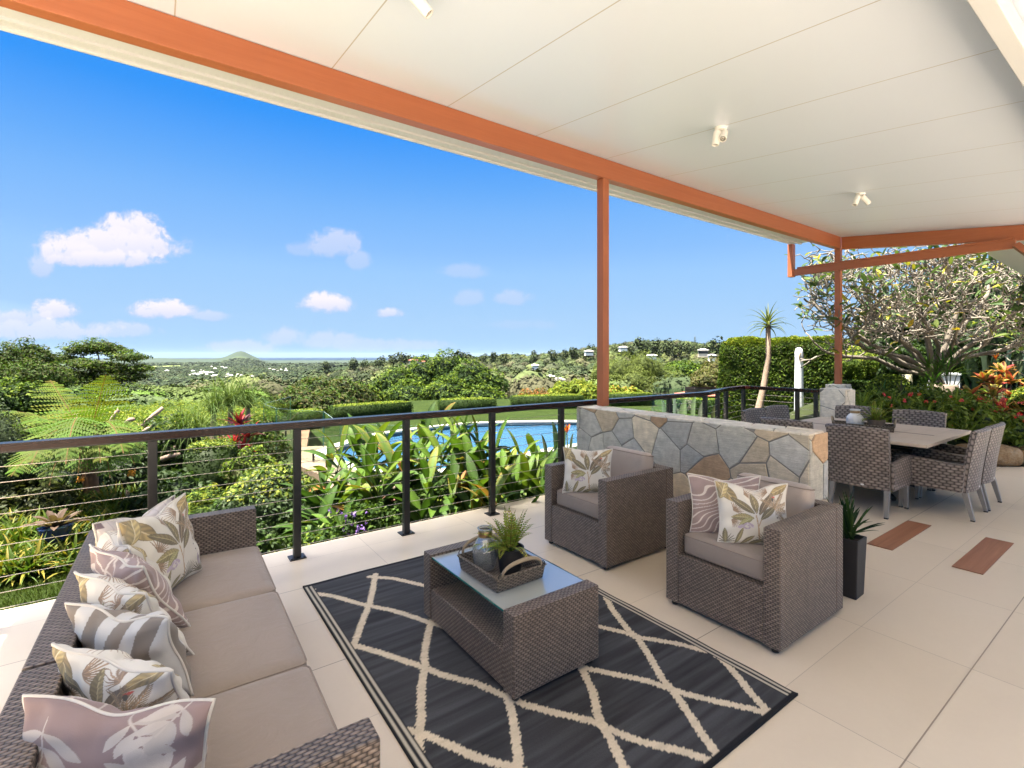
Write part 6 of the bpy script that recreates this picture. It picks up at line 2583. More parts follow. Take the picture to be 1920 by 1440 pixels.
def fan_palm(name, label, fans, seed, group='fan palms in the bed', L=.30, col=(.035, .07, .018), n=11):
    t_ = thing(name, label, 'palm', (0, 0, 0), 0, group)
    V, F, Cc = [], [], []
    segs = []
    rg = random.Random(seed)
    for (u, v, D, ub, vb) in fans:
        c_ = Vector(at3(u, v, D))
        b_ = Vector(at3(ub, vb, D + .1))
        segs.append(([b_, (b_ + c_) / 2 + Vector((0, 0, .05)), c_], [.010, .007, .005]))
        ax = (c_ - b_).normalized()
        sd = ax.cross(Vector(at3(u, v, D - 1)) - c_).normalized()
        toward = sd.cross(ax)
        for k in range(n):
            a = 2.7 * (k / (n - 1) - .5)
            d = ax * math.cos(a) + sd * math.sin(a) + toward * rg.uniform(-.25, .25)
            blade_strip(V, F, Cc, tuple(c_), tuple(d), L * rg.uniform(.8, 1.1), .030, .7, tuple(x * rg.uniform(.75, 1.3) for x in col), 5, .25, .3, 0, lambda q: .5 + .5 * math.sin(math.pi * min(1, q * 1.2)) if q < .8 else (1.02 - q) * 3)
    np_mesh('fronds', V, np.array(F), np.array(Cc), M['leaf_gloss'], t_)
    tubes('stems', segs, (.07, .08, .03), t_, 5)
    return t_


fan_palm('fan_palm', 'small grey-green fan palm in front of the clipped ball bush', [(1665, 745, 8.2, 1665, 765), (1655, 738, 8.4, 1660, 765), (1690, 742, 8.4, 1672, 765)], 211, L=.28, col=(.06, .09, .04))
fan_palm('fan_palm', 'dark green lady palm drooping above the upturned urn', [(1768, 690, 8.9, 1778, 735), (1785, 680, 9.0, 1780, 735), (1755, 700, 8.8, 1775, 735), (1800, 690, 9.0, 1785, 735), (1750, 718, 8.7, 1770, 738), (1775, 705, 8.6, 1778, 738), (1742, 690, 9.1, 1772, 735), (1735, 725, 8.8, 1765, 740), (1810, 708, 9.0, 1788, 735)], 212, L=.36, n=10)

x, y, z = at3(1770, 748, 8.5)
ur = thing('stone_urn', 'weathered upturned stone urn under the lady palm', 'urn', (x, y, z - .12))
MB().lathe([(.25, 0), (.245, .05), (.232, .12), (.205, .26), (.19, .35), (.175, .365), (0, .37)][0:], 32).build('body', M['urn'], ur, smooth=True, auto=40)

x, y, _ = at3(1668, 740, 9.3)
bush('ball_bush', 'round clipped ball bush left of the plumeria trunk', 'bush', at3(1668, 738, 9.3), (.40, .40, .36), 7000, .045, MID + LIME[:1], 221, 'clipped ball bushes', .6, lump=.06, tip=LIME, tipfrac=.7, core=(.025, .042, .01), corek=.9)
bush('ball_bush', 'bright green clipped ball bush at the right edge of the photo', 'bush', at3(1945, 765, 7.4), (.38, .36, .36), 7500, .040, LIME[:2] + MID, 222, 'clipped ball bushes', .6, lump=.06, tip=LIME + YEL, tipfrac=.7, core=(.03, .05, .01), corek=.9)
bush('box_hedge', 'low dark box hedge just right of the far timber post', 'hedge', at3(1605, 745, 9.9), (.42, .3, .33), 5000, .045, DARK + MID, 223, None, .6, False, shape='box', ang=-YAW, lump=.12, core=(.015, .026, .008), corek=.9)
bush('feathery_shrub', 'light green feathery shrub above the pale garden wall', 'shrub', at3(1608, 684, 12.2), (.62, .5, .42), 6500, .06, LIME + MID, 224, None, .3, lump=.25, rand=.55, tip=YEL, core=(.05, .08, .015), corek=.75)
bush('shrub', 'dark glossy shrub between the pale wall and the plumeria trunk', 'shrub', at3(1690, 690, 11.5), (.75, .5, .55), 4200, .10, DARK + MID, 225, None, .5, mat='leaf_gloss', lump=.3, rand=.9, core=(.015, .026, .008), corek=.75)

a, b = Vector(pos(U(1560), 12.6)), Vector(pos(U(1800), 11.6))
gw = MB()
ang = math.atan2(b.y - a.y, b.x - a.x)
L = (b - a).length
gw.box(0, L, 0, .14, -.6, 1.02)
gw.box(-.02, L + .02, -.03, .17, 1.02, 1.07)
o = gw.build('garden_wall', M['white_paint'], None, bevel=.006)
o.location = (a.x, a.y, 0)
o.rotation_euler = (0, 0, ang)
tag(o, 'pale rendered garden wall behind the clipped ball bush', 'wall')

# white pole with a rope loop
x, y = pos(U(1498), 10.9)
wp = thing('white_pole', 'tall white weathered pole with a rope loop at its top beside the tall hedge', 'pole', (x, y, -.7))
MB().lathe([(.105, 0), (.10, .4), (.088, 1.6), (.080, 2.15), (.082, 2.25), (.065, 2.33), (.03, 2.36), (0, 2.365)], 20).build('shaft', M['white_paint'], wp, smooth=True, auto=40)
pts = [(-.095 * math.cos(k * math.pi / 10), -.05, 2.16 + .10 * math.sin(k * math.pi / 10)) for k in range(20)]
MB().tube(pts, .014, 7, closed=True).build('rope_loop', M['rope'], wp, smooth=True)

# aloe tree
al = thing('aloe_tree', 'slender leaning aloe tree with a drooping rosette, in front of the tall hedge', 'tree', (0, 0, 0))
p0, p1, p2, p3 = at3(1412, 810, 10.2), at3(1432, 725, 10.3), at3(1441, 670, 10.4), at3(1440, 608, 10.4)
tubes('trunk', [([tuple(p0), tuple((p0 + p1) / 2 + np.array((.02, 0, .02))), tuple(p1), tuple(p2), tuple(p3)], [.085, .075, .062, .052, .048])], (.19, .14, .105), al, 10)
V, F, Cc = [], [], []
rg = random.Random(4)
for k in range(30):
    a = k * 2.399
    el = -.1 + 1.45 * k / 30
    blade_strip(V, F, Cc, tuple(p3 + np.array((0, 0, -.08 + .1 * k / 30))), (math.cos(a) * math.cos(el), math.sin(a) * math.cos(el), math.sin(el)), rg.uniform(.42, .62), .055, 2.1 - .7 * k / 30, rg.choice([(.055, .075, .03), (.07, .09, .03), (.09, .10, .03)]), 8, .35, .5, 0, lambda q: 1.03 - q)
np_mesh('crown', V, np.array(F), np.array(Cc), M['leaf_gloss'], al)

# croton / cordyline bush
cr = thing('croton_bush', 'red and yellow variegated croton bush at the right behind the dining chairs', 'bush', (0, 0, 0))
V, F, Cc = [], [], []
segs = []
rg = random.Random(6)
prof = lambda q: max(.05, math.sin(math.pi * min(1, q * .92 + .06)) ** .7)
for (u, v, D) in ((1845, 705, 7.9), (1895, 710, 8.0), (1820, 735, 7.6), (1862, 735, 7.5), (1900, 740, 7.6), (1840, 760, 7.3), (1878, 765, 7.2), (1815, 770, 7.4), (1915, 770, 7.3), (1855, 785, 7.1), (1895, 790, 7.1), (1870, 715, 7.8), (1935, 725, 7.9), (1825, 800, 7.1), (1958, 745, 7.8), (1880, 690, 8.2)):
    c_ = at3(u, v + 10, D)
    segs.append(([(c_[0], c_[1], .2), tuple(c_)], [.012, .010]))
    for k in range(15):
        a = rg.uniform(0, 2 * math.pi)
        el = rg.uniform(.15, 1.3)
        base = rg.choice([(.22, .025, .024), (.26, .03, .03), (.11, .03, .018), (.09, .075, .015), (.06, .075, .016), (.22, .06, .03)])
        edge = rg.choice([(.26, .21, .05), (.30, .05, .04), (.24, .15, .04)])
        blade_strip(V, F, Cc, tuple(c_), (math.cos(a) * math.cos(el), math.sin(a) * math.cos(el), math.sin(el)), rg.uniform(.17, .27), .085, .9, edge, 6, .18, 0, 0, prof, edge, base)
np_mesh('foliage', V, np.array(F), np.array(Cc), M['leaf_gloss'], cr)
tubes('stems', segs, (.12, .08, .05), cr, 5)

strelitzia('bird_of_paradise', 'large dark bird of paradise under the plumeria branches, one orange flower', [(1835, 640, 9.8, 1850, .6), (1870, 650, 9.6, 1862, .6), (1900, 640, 9.9, 1885, .6), (1930, 650, 9.7, 1905, .6), (1815, 665, 9.5, 1840, .55), (1850, 670, 9.3, 1855, .55), (1895, 668, 9.3, 1880, .55),
           (1800, 690, 9.4, 1835, .5), (1915, 660, 9.6, 1900, .6), (1825, 715, 9.0, 1845, .5), (1960, 650, 9.6, 1925, .6)], (1868, 675, 9.0), 93, (.03, .052, .032))

# plumeria
pm_ = thing('plumeria_tree', 'old spreading plumeria with a tangle of bare pale branches and sparse leaves', 'tree', (0, 0, 0))
rg = random.Random(15)
segs, tips = [], []
cen_ = np.array(at3(1740, 610, 9.7))


def grow(p, d, L, r, depth):
    d = d.normalized()
    n_ = 3
    pts = [p.copy()]
    q = p.copy()
    dd_ = d.copy()
    for k in range(n_):
        dd_ = (dd_ + Vector((rg.uniform(-.34, .34), rg.uniform(-.34, .34), rg.uniform(-.16, .30)))).normalized()
        q = q + dd_ * (L / n_)
        pts.append(q.copy())
    segs.append((pts, [r * (1 - .28 * k / n_) for k in range(n_ + 1)]))
    if depth == 0 or r < .0075:
        tips.append((q, dd_))
        return
    nch = 3 if rg.random() < .22 else 2
    a0 = rg.uniform(0, 2 * math.pi)
    ax1 = dd_.orthogonal().normalized()
    ax2 = dd_.cross(ax1)
    for k in range(nch):
        a = a0 + 2 * math.pi * k / nch + rg.uniform(-.5, .5)
        spread = rg.uniform(.7, 1.3)
        nd = dd_ * 1.0 + (ax1 * math.cos(a) + ax2 * math.sin(a)) * spread
        # keep the crown broad and dome shaped
        rel = Vector(np.array(q) - cen_)
        out = Vector((rel.x, rel.y, rel.z * .2)).normalized()
        nd = nd.normalized() + out * .18
        if q.z > 3.3:
            nd.z -= .7
        if q.z < .85:
            nd.z += .6
        qD, qL = SY * q.x + CY * q.y, CY * q.x - SY * q.y
        if qL / qD < .568 + .05 * rg.random() or qD < 8.5 or qD > 11.4 or qL / qD > 1.14:
            tips.append((q, dd_))
            return
        grow(q, nd, max(.16, L * rg.uniform(.62, .9)), max(.0105, r * .68), depth - 1)


base = Vector(at3(1775, 748, 9.6))
fork = Vector(at3(1752, 705, 9.7))
segs.append(([base + Vector((.05, 0, -.4)), base, (base + fork) / 2 + Vector((.02, .03, .03)), fork], [.15, .13, .115, .10]))
for (mids, tgt, L, r, dep) in ((((1700, 672, 9.6),), (1625, 655, 9.4), .5, .055, 7), (((1712, 660, 9.9),), (1655, 610, 10.1), .5, .050, 7), (((1740, 640, 9.7),), (1722, 575, 9.6), .45, .048, 7), (((1775, 640, 9.8),), (1800, 570, 9.9), .45, .048, 7),
                               (((1800, 660, 9.5),), (1860, 620, 9.2), .45, .045, 7), (((1690, 695, 9.9), (1640, 672, 9.9)), (1575, 668, 9.8), .42, .042, 6), (((1790, 630, 10.2),), (1850, 555, 10.6), .5, .045, 7), (((1700, 640, 10.3),), (1640, 590, 10.6), .5, .048, 7), (((1780, 660, 9.2),), (1790, 635, 8.8), .4, .036, 7),
                               (((1810, 670, 9.4),), (1885, 655, 9.0), .42, .042, 7), (((1690, 680, 9.5),), (1560, 600, 9.7), .45, .045, 7), (((1760, 650, 9.3),), (1745, 620, 8.9), .4, .034, 7), (((1800, 670, 9.1),), (1840, 650, 8.8), .38, .034, 6), (((1720, 660, 9.4),), (1690, 640, 9.0), .38, .034, 6)):
    pts_ = [fork] + [Vector(at3(*m_)) for m_ in mids] + [Vector(at3(*tgt))]
    n_p = len(pts_)
    segs.append((pts_, [r * (1.15 - .2 * k / (n_p - 1)) for k in range(n_p)]))
    for f_ in (.5, .85):
        o_ = pts_[-2] + (pts_[-1] - pts_[-2]) * f_
        grow(o_, Vector((rg.uniform(-1, 1), rg.uniform(-1, 1), rg.uniform(-.25, .9))), L * .75, .018, 4)
    grow(pts_[-1], (pts_[-1] - pts_[-2]) + Vector((0, 0, .1)), L, r * .85, dep)
mbp = MB()
for pts, rad in segs:
    tk_ = min(1, max(0, (rad[0] - .012) / .05))
    mbp.cc = tuple(a_ + (b_ - a_) * tk_ for a_, b_ in zip((.175, .155, .13), (.11, .095, .078)))
    mbp.tube(pts, rad, 6 if rad[0] > .03 else 5, cap=rad[0] < .02)
mbp.build('branches', M['bark'], pm_, smooth=True, color=True)
V, F, Cc = [], [], []
prof = lambda q: max(.05, math.sin(math.pi * min(1, q * .9 + .08)) ** .6)
for (q, d) in tips:
    m_ = rg.choices((0, 1, 2, 4), (8, 3, .9, .25))[0]
    for k in range(m_):
        a = rg.uniform(0, 2 * math.pi)
        dv = d + Vector((math.cos(a), math.sin(a), rg.uniform(-.1, .5))) * 1.1
        c_ = rg.choice([(.055, .085, .03), (.04, .07, .028), (.08, .105, .03), (.05, .08, .035)] * 3 + [(.30, .22, .03), (.22, .20, .03)])
        blade_strip(V, F, Cc, tuple(q), tuple(dv), rg.uniform(.13, .24), rg.uniform(.05, .078), .7, c_, 4, .12, 0, rg.uniform(-.8, .8), prof)
np_mesh('leaves', V, np.array(F), np.array(Cc), M['leaf'], pm_)

# post stump in front of the wall
x, y = pos(U(1702), 9.4)
sp_ = MB()
sp_.cc = (.26, .25, .17)
sp_.tube([(x, y, .1), (x + .01, y, .7), (x - .01, y + .01, 1.12)], [.085, .08, .078], 10)
tag(sp_.build('mossy_post', M['bark'], None, smooth=True, color=True), 'mossy grey stump post under the plumeria', 'post')

# dark evergreen backdrop
for i, (lab, cl_, cols, tipc) in enumerate([
        ('dense dark evergreen tree behind the plumeria, nearest the far post', [(1690, 620, 15, 1.3, 1.0), (1650, 660, 15, 1.0, .7), (1735, 580, 15.5, 1.2, 1.0), (1730, 670, 14.5, 1.2, .9)], DARK, None),
        ('dense dark evergreen tree behind the plumeria, at the right edge', [(1800, 560, 15.5, 1.4, 1.2), (1860, 590, 15, 1.4, 1.3), (1920, 560, 15.5, 1.4, 1.3), (1980, 600, 15, 1.5, 1.5), (1820, 650, 14.5, 1.4, 1.1), (1900, 670, 14, 1.3, 1.0)], DARK + MID[:1], YEL + LIME)]):
    cs = [(at3(u, v, D), (r_, r_, h_)) for u, v, D, r_, h_ in cl_]
    bx, by = pos(U(cl_[0][0]), 15.5)
    tree('evergreen_tree', lab, (bx, by, 0), cs, 20000, .13, cols, 230 + i, 'evergreen trees behind the plumeria', (.16, .06), None, .55, mat='leaf_gloss', lump=.28, rand=.6, thick=.18, tip=tipc, tipfrac=.35, core=(.010, .018, .006), corek=.78)

# ------------------------------------------------------------------ trees beyond the lawn
def crown_from(list_, k=1.0):
    return [(at3(u, v, D), (r_ * k, r_ * k, h_ * k)) for u, v, D, r_, h_ in list_]


BT = 'trees beyond the lawn and garden'
for i, (name, lab, cl_, D, n, size, cols, kw) in enumerate([
    ('umbrella_tree', 'flat-topped spreading tree standing above the tree fern, its crown in layers', [(150, 655, 31, 1.00, 0.37), (182, 648, 31, 1.11, 0.40), (212, 656, 32, 1.00, 0.35), (120, 672, 31, 1.00, 0.33), (240, 668, 31, 1.11, 0.35), (262, 690, 31, 0.77, 0.30), (165, 682, 30, 1.11, 0.30), (205, 690, 31, 1.33, 0.35), (235, 705, 31, 1.22, 0.33), (140, 705, 30, 1.22, 0.37), (280, 735, 30, 1.11, 0.37), (250, 730, 29, 1.00, 0.35), (185, 722, 30, 1.22, 0.41), (110, 700, 31, 1.00, 0.35)],
     31, 22000, .15, OLIVEF + MID + LIME[:1], dict(lump=.5, up=.7, thick=.35, rand=.55, aspect=.5)),
    ('bushy_tree', 'tall ragged tree at the left edge above the tree fern', [(15, 672, 26, .9, .7), (50, 660, 27, .8, .65), (80, 672, 27, .7, .6), (10, 715, 25, 1.1, .8), (60, 705, 25, 1.2, .8), (100, 710, 26, .9, .7), (-40, 690, 26, 1.2, 1.0), (92, 688, 27, .6, .5)],
     26, 15000, .17, MID + OLIVEF, dict(lump=.45, thick=.28, rand=.6, aspect=.4)),
    ('bushy_tree', 'dark green bushy tree low at the left edge behind the upright fern fronds', [(20, 745, 17, .8, .6), (65, 750, 17, .8, .55), (-20, 760, 16, .8, .7)], 17, 7000, .12, MID + DARK, dict(lump=.3, rand=.55, tip=LIME, tipfrac=.3, core=(.012, .024, .008), corek=.7)),
    ('mango_tree', 'big dark glossy tree behind the middle low hedge', [(745, 722, 33, 1.6, 1.1), (790, 710, 34, 1.5, 1.3), (835, 700, 34, 1.4, 1.4), (880, 712, 33, 1.5, 1.2), (915, 722, 33, 1.3, 1.0), (770, 745, 31, 1.8, 1.0), (840, 742, 31, 1.8, 1.1), (900, 748, 31, 1.6, .8), (720, 740, 33, 1.2, .9)],
     33, 26000, .24, MID + DARK + LIME[:1], dict(lump=.35, rand=.55, tip=LIME, tipfrac=.22, core=(.012, .024, .008), corek=.72, aspect=.34)),
    ('broad_tree', 'olive-brown leafed tree behind the longest low hedge', [(590, 738, 24, 1.3, .7), (640, 738, 25, 1.2, .7), (560, 755, 22, 1.0, .6), (610, 760, 22, 1.3, .6), (675, 748, 25, .9, .6)], 23, 13000, .17, OLIVEF + MID + [(.085, .075, .03)], dict(lump=.35, rand=.6, core=(.02, .026, .01), corek=.72)),
    ('domed_tree', 'rounded yellowish tree above the glass fence corner', [(525, 740, 42, 1.6, .75), (505, 748, 41, 1.2, .6)], 42, 4500, .22, [(.10, .10, .02), (.07, .08, .02), (.05, .065, .018)], dict(lump=.2, rand=.6)),
    ('lime_tree', 'bright yellow-green shrubby tree just left of the timber post', [(1055, 738, 30, .9, .65), (1085, 735, 30, .9, .7), (1040, 745, 29, .7, .5), (1105, 742, 29, .8, .7)], 30, 7000, .20, LIME + YEL, dict(lump=.3, rand=.55, core=(.05, .075, .014), corek=.7, aspect=.35)),
    ('shrub_tree', 'rusty orange flowering shrub between two low hedges', [(985, 750, 26, .6, .5), (1012, 748, 26.5, .6, .5)], 26, 2600, .12, [(.22, .085, .03), (.15, .09, .03), (.08, .085, .02)], dict(lump=.35, rand=.9)),
    ('grevillea_tree', 'soft light green feathery tree right of the timber post', [(1165, 700, 40, 1.8, 1.5), (1190, 720, 38, 1.6, 1.2), (1150, 730, 38, 1.5, 1.0), (1205, 688, 41, 1.4, 1.2), (1130, 705, 41, 1.2, 1.1)], 39, 18000, .22, [(.075, .095, .022), (.06, .08, .02), (.09, .11, .026)], dict(lump=.3, rand=.55, core=(.045, .06, .016), corek=.7, aspect=.22)),
    ('grevillea_tree', 'feathery mid green tree further right of the timber post', [(1235, 712, 42, 1.8, 1.3), (1262, 725, 40, 1.7, 1.1), (1222, 735, 38, 1.3, .8), (1280, 735, 39, 1.2, .7)], 40, 14000, .22, [(.065, .085, .02), (.05, .07, .018), (.08, .10, .024)], dict(lump=.3, rand=.55, core=(.04, .055, .014), corek=.7, aspect=.22)),
    ('domed_tree', 'domed green tree in the valley behind the feathery ones', [(1278, 700, 62, 3.0, 1.5), (1255, 708, 60, 2.0, 1.2), (1302, 708, 61, 1.9, 1.2)], 61, 7000, .38, MID + LIME[:1], dict(lump=.2, rand=.6, core=(.025, .045, .012), corek=.8)),
    ('brown_tree', 'brownish olive tree beside the tall hedge', [(1345, 700, 34, 1.4, 1.0), (1325, 718, 32, 1.3, .8), (1360, 722, 32, 1.1, .8)], 33, 9000, .19, [(.085, .075, .03), (.065, .065, .028), (.07, .085, .024)], dict(lump=.35, rand=.6, core=(.035, .038, .015), corek=.7)),
    ('lime_tree', 'lime green shrubby tree behind the low hedge right of the timber post', [(1150, 742, 27, .7, .5), (1180, 745, 27, .8, .5)], 27, 4500, .17, LIME + YEL + [(.25, .14, .03)], dict(lump=.3, rand=.55, core=(.05, .075, .014), corek=.7)),
    ('olive_tree', 'olive tree just behind the left lower hedge and glass', [(690, 745, 27, .8, .6), (665, 738, 29, .9, .6)], 27, 5000, .17, MID + LIME + [(.14, .14, .02)], dict(lump=.35, rand=.6, core=(.03, .045, .012), corek=.7)),
]):
    cs = crown_from(cl_)
    mx_ = cl_[len(cl_) // 2][0]
    bx, by = pos(U(sum(c[0] for c in cl_) / len(cl_)), D)
    gz_ = float(terrain(bx, by))
    asp = kw.pop('aspect', .5)
    tree(name, lab, (bx, by, gz_ - .3), cs, n, size, cols, 300 + i, BT, (.20, .06), None, asp, **kw)

# ------------------------------------------------------------------ forest covering the valley and the ridge (one mass)
rngf = np.random.default_rng(44)


def forest(name, label, n, Dr, ur, hr, rr, faces, seed, cols, pw=1.0, skip=None, cluster=None):
    rng = np.random.default_rng(seed)
    D = np.exp(rng.uniform(math.log(Dr[0]), math.log(Dr[1]), n * 3)) if pw == 0 else (rng.uniform(Dr[0] ** pw, Dr[1] ** pw, n * 3)) ** (1 / pw)
    u = rng.uniform(ur[0], ur[1], n * 3)
    k = (u - 960) / 923
    x, y = SY * D + CY * k * D, CY * D - SY * k * D
    keep = np.ones(n * 3, bool)
    if skip is not None:
        keep &= ~skip(u, D, x, y)
    keep &= fbm(x, y, 45, seed, 3) > -.45
    i = np.where(keep)[0][:n]
    x, y, u, D = x[i], y[i], u[i], D[i]
    z = terrain(x, y)
    m = len(x)
    r = rng.uniform(*rr, m) * (1 + .3 * rng.random(m))
    h = rng.uniform(*hr, m)
    cols = np.array(cols)
    tc_ = cols[rng.choice(len(cols), m)] * (1 + .40 * rng.uniform(-1, 1, (m, 1)))
    d = unit(rng.normal(size=(m, faces, 3)))
    d[..., 2] = np.where(d[..., 2] < -.25, -d[..., 2], d[..., 2])
    lump = 1 + .20 * np.sin(d[..., 0] * 5 + x[:, None]) * np.cos(d[..., 1] * 5 + y[:, None] + d[..., 2] * 4)
    rad = np.stack([r, r, h * .42], -1)[:, None, :]
    P = np.stack([x, y, z + h * .58], -1)[:, None, :] + d * rad * (lump * rng.uniform(.86, 1.05, (m, faces)))[..., None]
    Nn = unit(d + .28 * rng.normal(size=d.shape) + np.array((0, 0, .3)))
    sz = (r[:, None] * rng.uniform(.24, .46, (m, faces)) * (60 / faces) ** .5).ravel()
    col = (tc_[:, None, :] * (1 + .16 * rng.uniform(-1, 1, (m, faces, 1)))).reshape(-1, 3)
    V, F, Cc = leaf_quads(P.reshape(-1, 3), Nn.reshape(-1, 3), sz, .8, col, rng)
    # inner mass of each crown
    ce, fe, _ = core_mesh((0, 0, 0), (1, 1, 1), (0, 0, 0), 'ellipsoid', .88)
    Vc = (np.stack([x, y, z + h * .58], -1)[:, None, :] + ce[None] * rad).reshape(-1, 3)
    Fc = (fe[None] + (np.arange(m) * len(ce))[:, None, None]).reshape(-1, 4) + len(V)
    V, F, Cc = np.concatenate([V, Vc]), np.concatenate([F, Fc]), np.concatenate([Cc, np.repeat(tc_, len(ce), 0)])
    return tag(np_mesh(name, V, F, Cc, M['leaf_far']), label, 'forest', None, 'stuff')


FC = [(.036, .050, .018), (.030, .043, .018), (.048, .062, .022), (.026, .038, .016), (.060, .072, .024), (.054, .054, .028), (.042, .050, .026)]
forest('ridge_forest', 'wooded slope and ridge beyond the pool and the timber post', 2600, (72, 450), (330, 1720), (6, 9.5), (2.6, 4.4), 150, 71, FC, 1.5, lambda u, D, x, y: (u > 1400) & (D < 100))
forest('valley_forest', 'wooded valley floor seen between the left trees and the ridge', 6500, (430, 1500), (-60, 980), (7, 11), (4.5, 7.5), 46, 72, [(.022, .036, .015), (.018, .030, .014), (.030, .044, .018), (.036, .046, .020)], 1.5)
forest('plain_woodland', 'thin belts of trees across the far plain and hills', 2200, (1500, 2180), (-60, 760), (7, 10), (8, 16), 22, 73, [(.024, .036, .018), (.030, .042, .02)], 1.3, lambda u, D, x, y: (fbm(x, y, 210, 21) < .02) & (D < 2250))
forest('slope_scrub', 'scrub on the slope just below the lawn', 420, (36, 80), (380, 1420), (2.2, 3.6), (1.4, 2.4), 560, 74, FC + [(.06, .085, .02)], 1.3, lambda u, D, x, y: (np.abs(u - 840) < 120) & (D < 40))

forest('left_scrub', 'scrubby thicket filling the ground below the left trees', 420, (17, 60), (-60, 470), (.7, 1.4), (.9, 1.6), 560, 75, MID + DARK + [(.05, .07, .018), (.034, .05, .018)], 1.2)

# skyline trees on the ridge, one by one
rg = random.Random(41)
SKY = [(712, 668, 330), (733, 664, 345), (757, 660, 340), (770, 664, 350), (795, 665, 345), (862, 655, 330), (874, 662, 335), (905, 664, 340), (925, 660, 350), (948, 662, 330), (1000, 658, 320), (1040, 655, 330), (1075, 650, 320), (1105, 646, 310), (1160, 643, 300), (1180, 646, 310), (1203, 632, 290), (1222, 634, 300), (1248, 636, 290), (1275, 640, 300), (1290, 642, 310), (1336, 634, 260), (1350, 640, 265), (1128, 650, 300), (1062, 656, 340), (610, 676, 420), (665, 672, 380), (690, 674, 360)]
kinds = ['rounded skyline gum tree', 'ragged skyline gum tree', 'dark broad skyline gum tree']
where = ['far left end beside the sea', 'left part of the ridge against the sea', 'ridge above the middle low hedge', 'ridge left of the timber post', 'ridge right of the timber post', 'ridge top near the cream house']
for i, (u, v, D) in enumerate(SKY):
    x, y = pos(U(u), D)
    gz_ = float(terrain(x, y))
    top = 1.48 - (v - 667) / 923 * D
    h = max(6, top - gz_)
    r_ = h * rg.uniform(.22, .36)
    kd = rg.randrange(3)
    c_ = [((x + rg.uniform(-.5, .5) * r_, y + rg.uniform(-.5, .5) * r_, top - h * q_), (r_ * rg.uniform(.5, .8), r_ * .7, h * rg.uniform(.10, .17))) for q_ in (.14, .26, .38, .48, .30)]
    wz = where[0 if u < 720 else 1 if u < 800 else 2 if u < 955 else 3 if u < 1120 else 4 if u < 1240 else 5]
    tree('gum_tree', kinds[kd] + ', ' + wz, (x, y, gz_ - 1), c_, 420, h * .085, [FC[kd], FC[(kd + 1) % 6]], 400 + i, 'skyline trees along the ridge', (.35, .12), None, .7, mat='leaf_far', lump=.35, rand=.7)
x, y = pos(U(1303), 300)
gz_ = float(terrain(x, y))
np_ = thing('norfolk_pine', 'thin tiered pine spire rising above the ridge right of the timber post', 'tree', (x, y, gz_), 0)
f_ = Foliage(450)
top_h = 1.48 + 38 / 923 * 300 - gz_
for k in range(12):
    t2 = k / 12
    f_.cloud((0, 0, top_h * (.45 + .53 * t2)), (2.2 * (1 - t2) + .25, 2.2 * (1 - t2) + .25, .35), 26, .9 * (1 - t2 * .6), .5, DARK, lump=.3, up=1.0)
f_.build('crown', M['leaf_far'], np_)
tubes('trunk', [([(0, 0, -1), (0, 0, top_h)], [.3, .06])], (.12, .09, .07), np_)


# ------------------------------------------------------------------ houses
def house(label, u, v, D, w_, d_, h_, wallm, roofm, rz, group, sc_=.42):
    x, y = pos(U(u), D)
    z = 1.48 - (v + (5 if 50 < D < 700 else 0) - 667) / 923 * D
    t_ = thing('house', label, 'house', (x, y, z), rz, group)
    w_, d_, h_ = w_ * sc_, d_ * sc_, h_ * sc_
    MB().box(-w_ / 2, w_ / 2, -d_ / 2, d_ / 2, -1.2, h_).build('wall', M[wallm], t_)
    rb_ = MB()
    e = .5
    a = [(-w_ / 2 - e, -d_ / 2 - e, h_), (w_ / 2 + e, -d_ / 2 - e, h_), (w_ / 2 + e, d_ / 2 + e, h_), (-w_ / 2 - e, d_ / 2 + e, h_)]
    r1, r2 = (-w_ / 2 + d_ * .35, 0, h_ + d_ * .24), (w_ / 2 - d_ * .35, 0, h_ + d_ * .24)
    rb_.quad([a[0], a[1], r2, r1])
    rb_.quad([a[2], a[3], r1, r2])
    for tri in ((a[1], a[2], r2), (a[3], a[0], r1)):
        rb_.face([rb_.vert(p) for p in tri])
    rb_.quad(a[::-1])
    rb_.build('roof', M[roofm], t_)
    if D < 700:
        for k in range(3):
            xx = -w_ * .32 + k * w_ * .32
            MB().box(xx - .7, xx + .7, -d_ / 2 - .06, -d_ / 2 - .003, .5, h_ - .5).build('window', M['dark_plastic'], t_)
    return t_


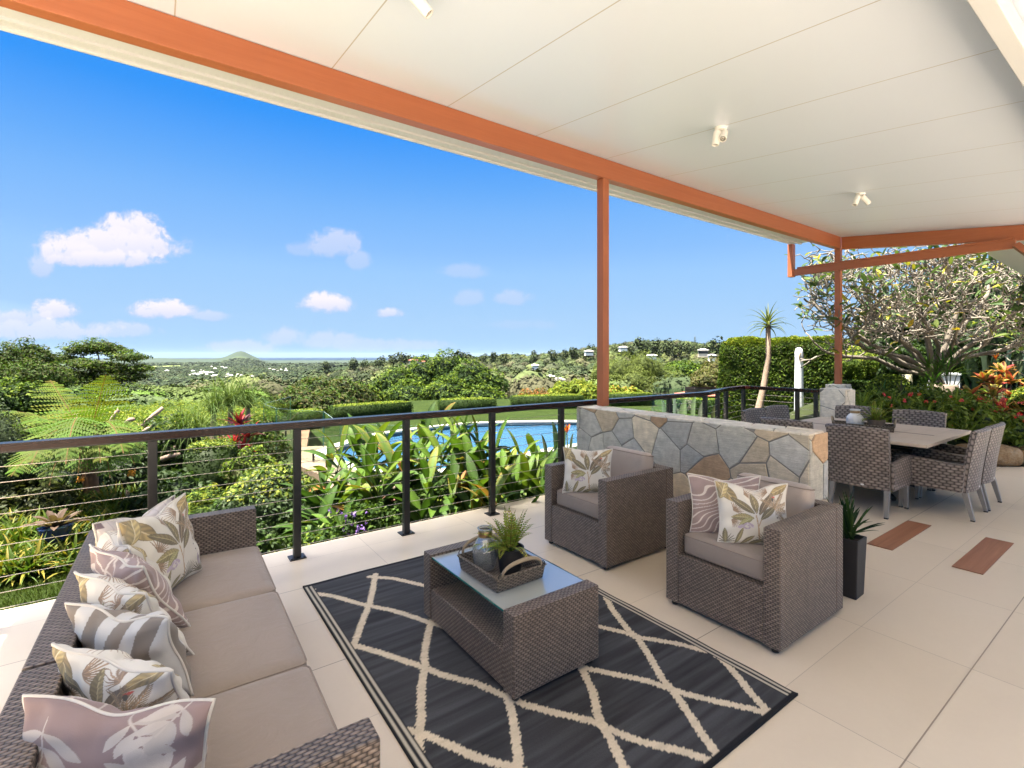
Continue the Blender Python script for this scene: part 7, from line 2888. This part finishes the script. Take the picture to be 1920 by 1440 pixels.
HGp = 'houses among the trees on the ridge'
for (lab, u, v, D, w_, d_, h_, wm, rm, rz) in [
    ('white house among the trees left of the timber post, the lower one', 1047, 712, 140, 7, 5, 1.6, 'far_white', 'far_roof', -.5), ('white house higher up, left of the timber post', 1003, 684, 230, 6, 5, 2.2, 'far_white', 'far_white', -.7),
    ('small pale house behind the timber post top of the ridge', 1104, 658, 300, 10, 7, 3, 'far_white', 'far_roof', -.5), ('white house on the ridge just right of the timber post', 1168, 650, 290, 9, 6, 2.5, 'far_white', 'far_roof', -.4),
    ('cream two-storey house on the ridge near the tall hedge', 1318, 660, 235, 9, 6, 4.5, 'far_cream', 'far_roof', -.9), ('white balcony house below the cream one on the ridge', 1335, 668, 225, 6, 5, 3.5, 'far_white', 'far_roof', -.7),
    ('pale house on the ridge slope right of the timber post', 1222, 665, 250, 8, 5, 2, 'far_white', 'far_white', -.3), ('red roofed house at the ridge left end against the sea', 775, 674, 320, 11, 7, 2.5, 'far_cream', 'red_roof', -.6),
    ('low red roofed house beside the sea gap on the ridge', 792, 676, 315, 9, 6, 2.2, 'far_cream', 'red_roof', -.5), ('small white house left of the lower white one', 1030, 704, 170, 5, 4, 1.4, 'far_white', 'far_white', -.3),
    ('long red tiled roof just beyond the balustrade bend', 1322, 742, 26, 1.7, 1.0, .06, 'far_cream', 'red_roof', -.62)]:
    house(lab, u, v, D, w_, d_, h_, wm, rm, rz, HGp, 1.0 if D < 50 else .48)
rg = random.Random(52)
for k in range(46):
    cx_ = rg.choice([(375, 700), (395, 703), (430, 706), (452, 703), (362, 697), (565, 707), (520, 697), (410, 691)])
    u, v = cx_[0] + rg.gauss(0, 13), cx_[1] + rg.gauss(0, 2.2)
    D = 923 * 33.5 / max(14, (v - 667))
    house('small white house of the far town below the distant hill', u, v, D, rg.uniform(8, 18), rg.uniform(7, 11), rg.uniform(3, 5), 'far_white', rg.choice(['far_white', 'far_white', 'far_roof']), rg.uniform(-1.5, 1), 'white houses of the far town')

# ------------------------------------------------------------------ air
hz = MB()
hz.box(-13000, 13000, -13000, 13000, -70, 62)
ho = hz.build('haze', newmat('haze')[0])
t = ho.data.materials[0].node_tree
t.nodes.remove(t.nodes['Principled BSDF'])
pv = t.nodes.new('ShaderNodeVolumePrincipled')
pv.inputs['Color'].default_value = (.66, .78, .92, 1)
pv.inputs['Density'].default_value = 1.7e-5
pv.inputs['Anisotropy'].default_value = .2
t.links.new(pv.outputs[0], t.nodes['Material Output'].inputs['Volume'])
tag(ho, 'thin pale air over the valley', 'haze', None, 'stuff')
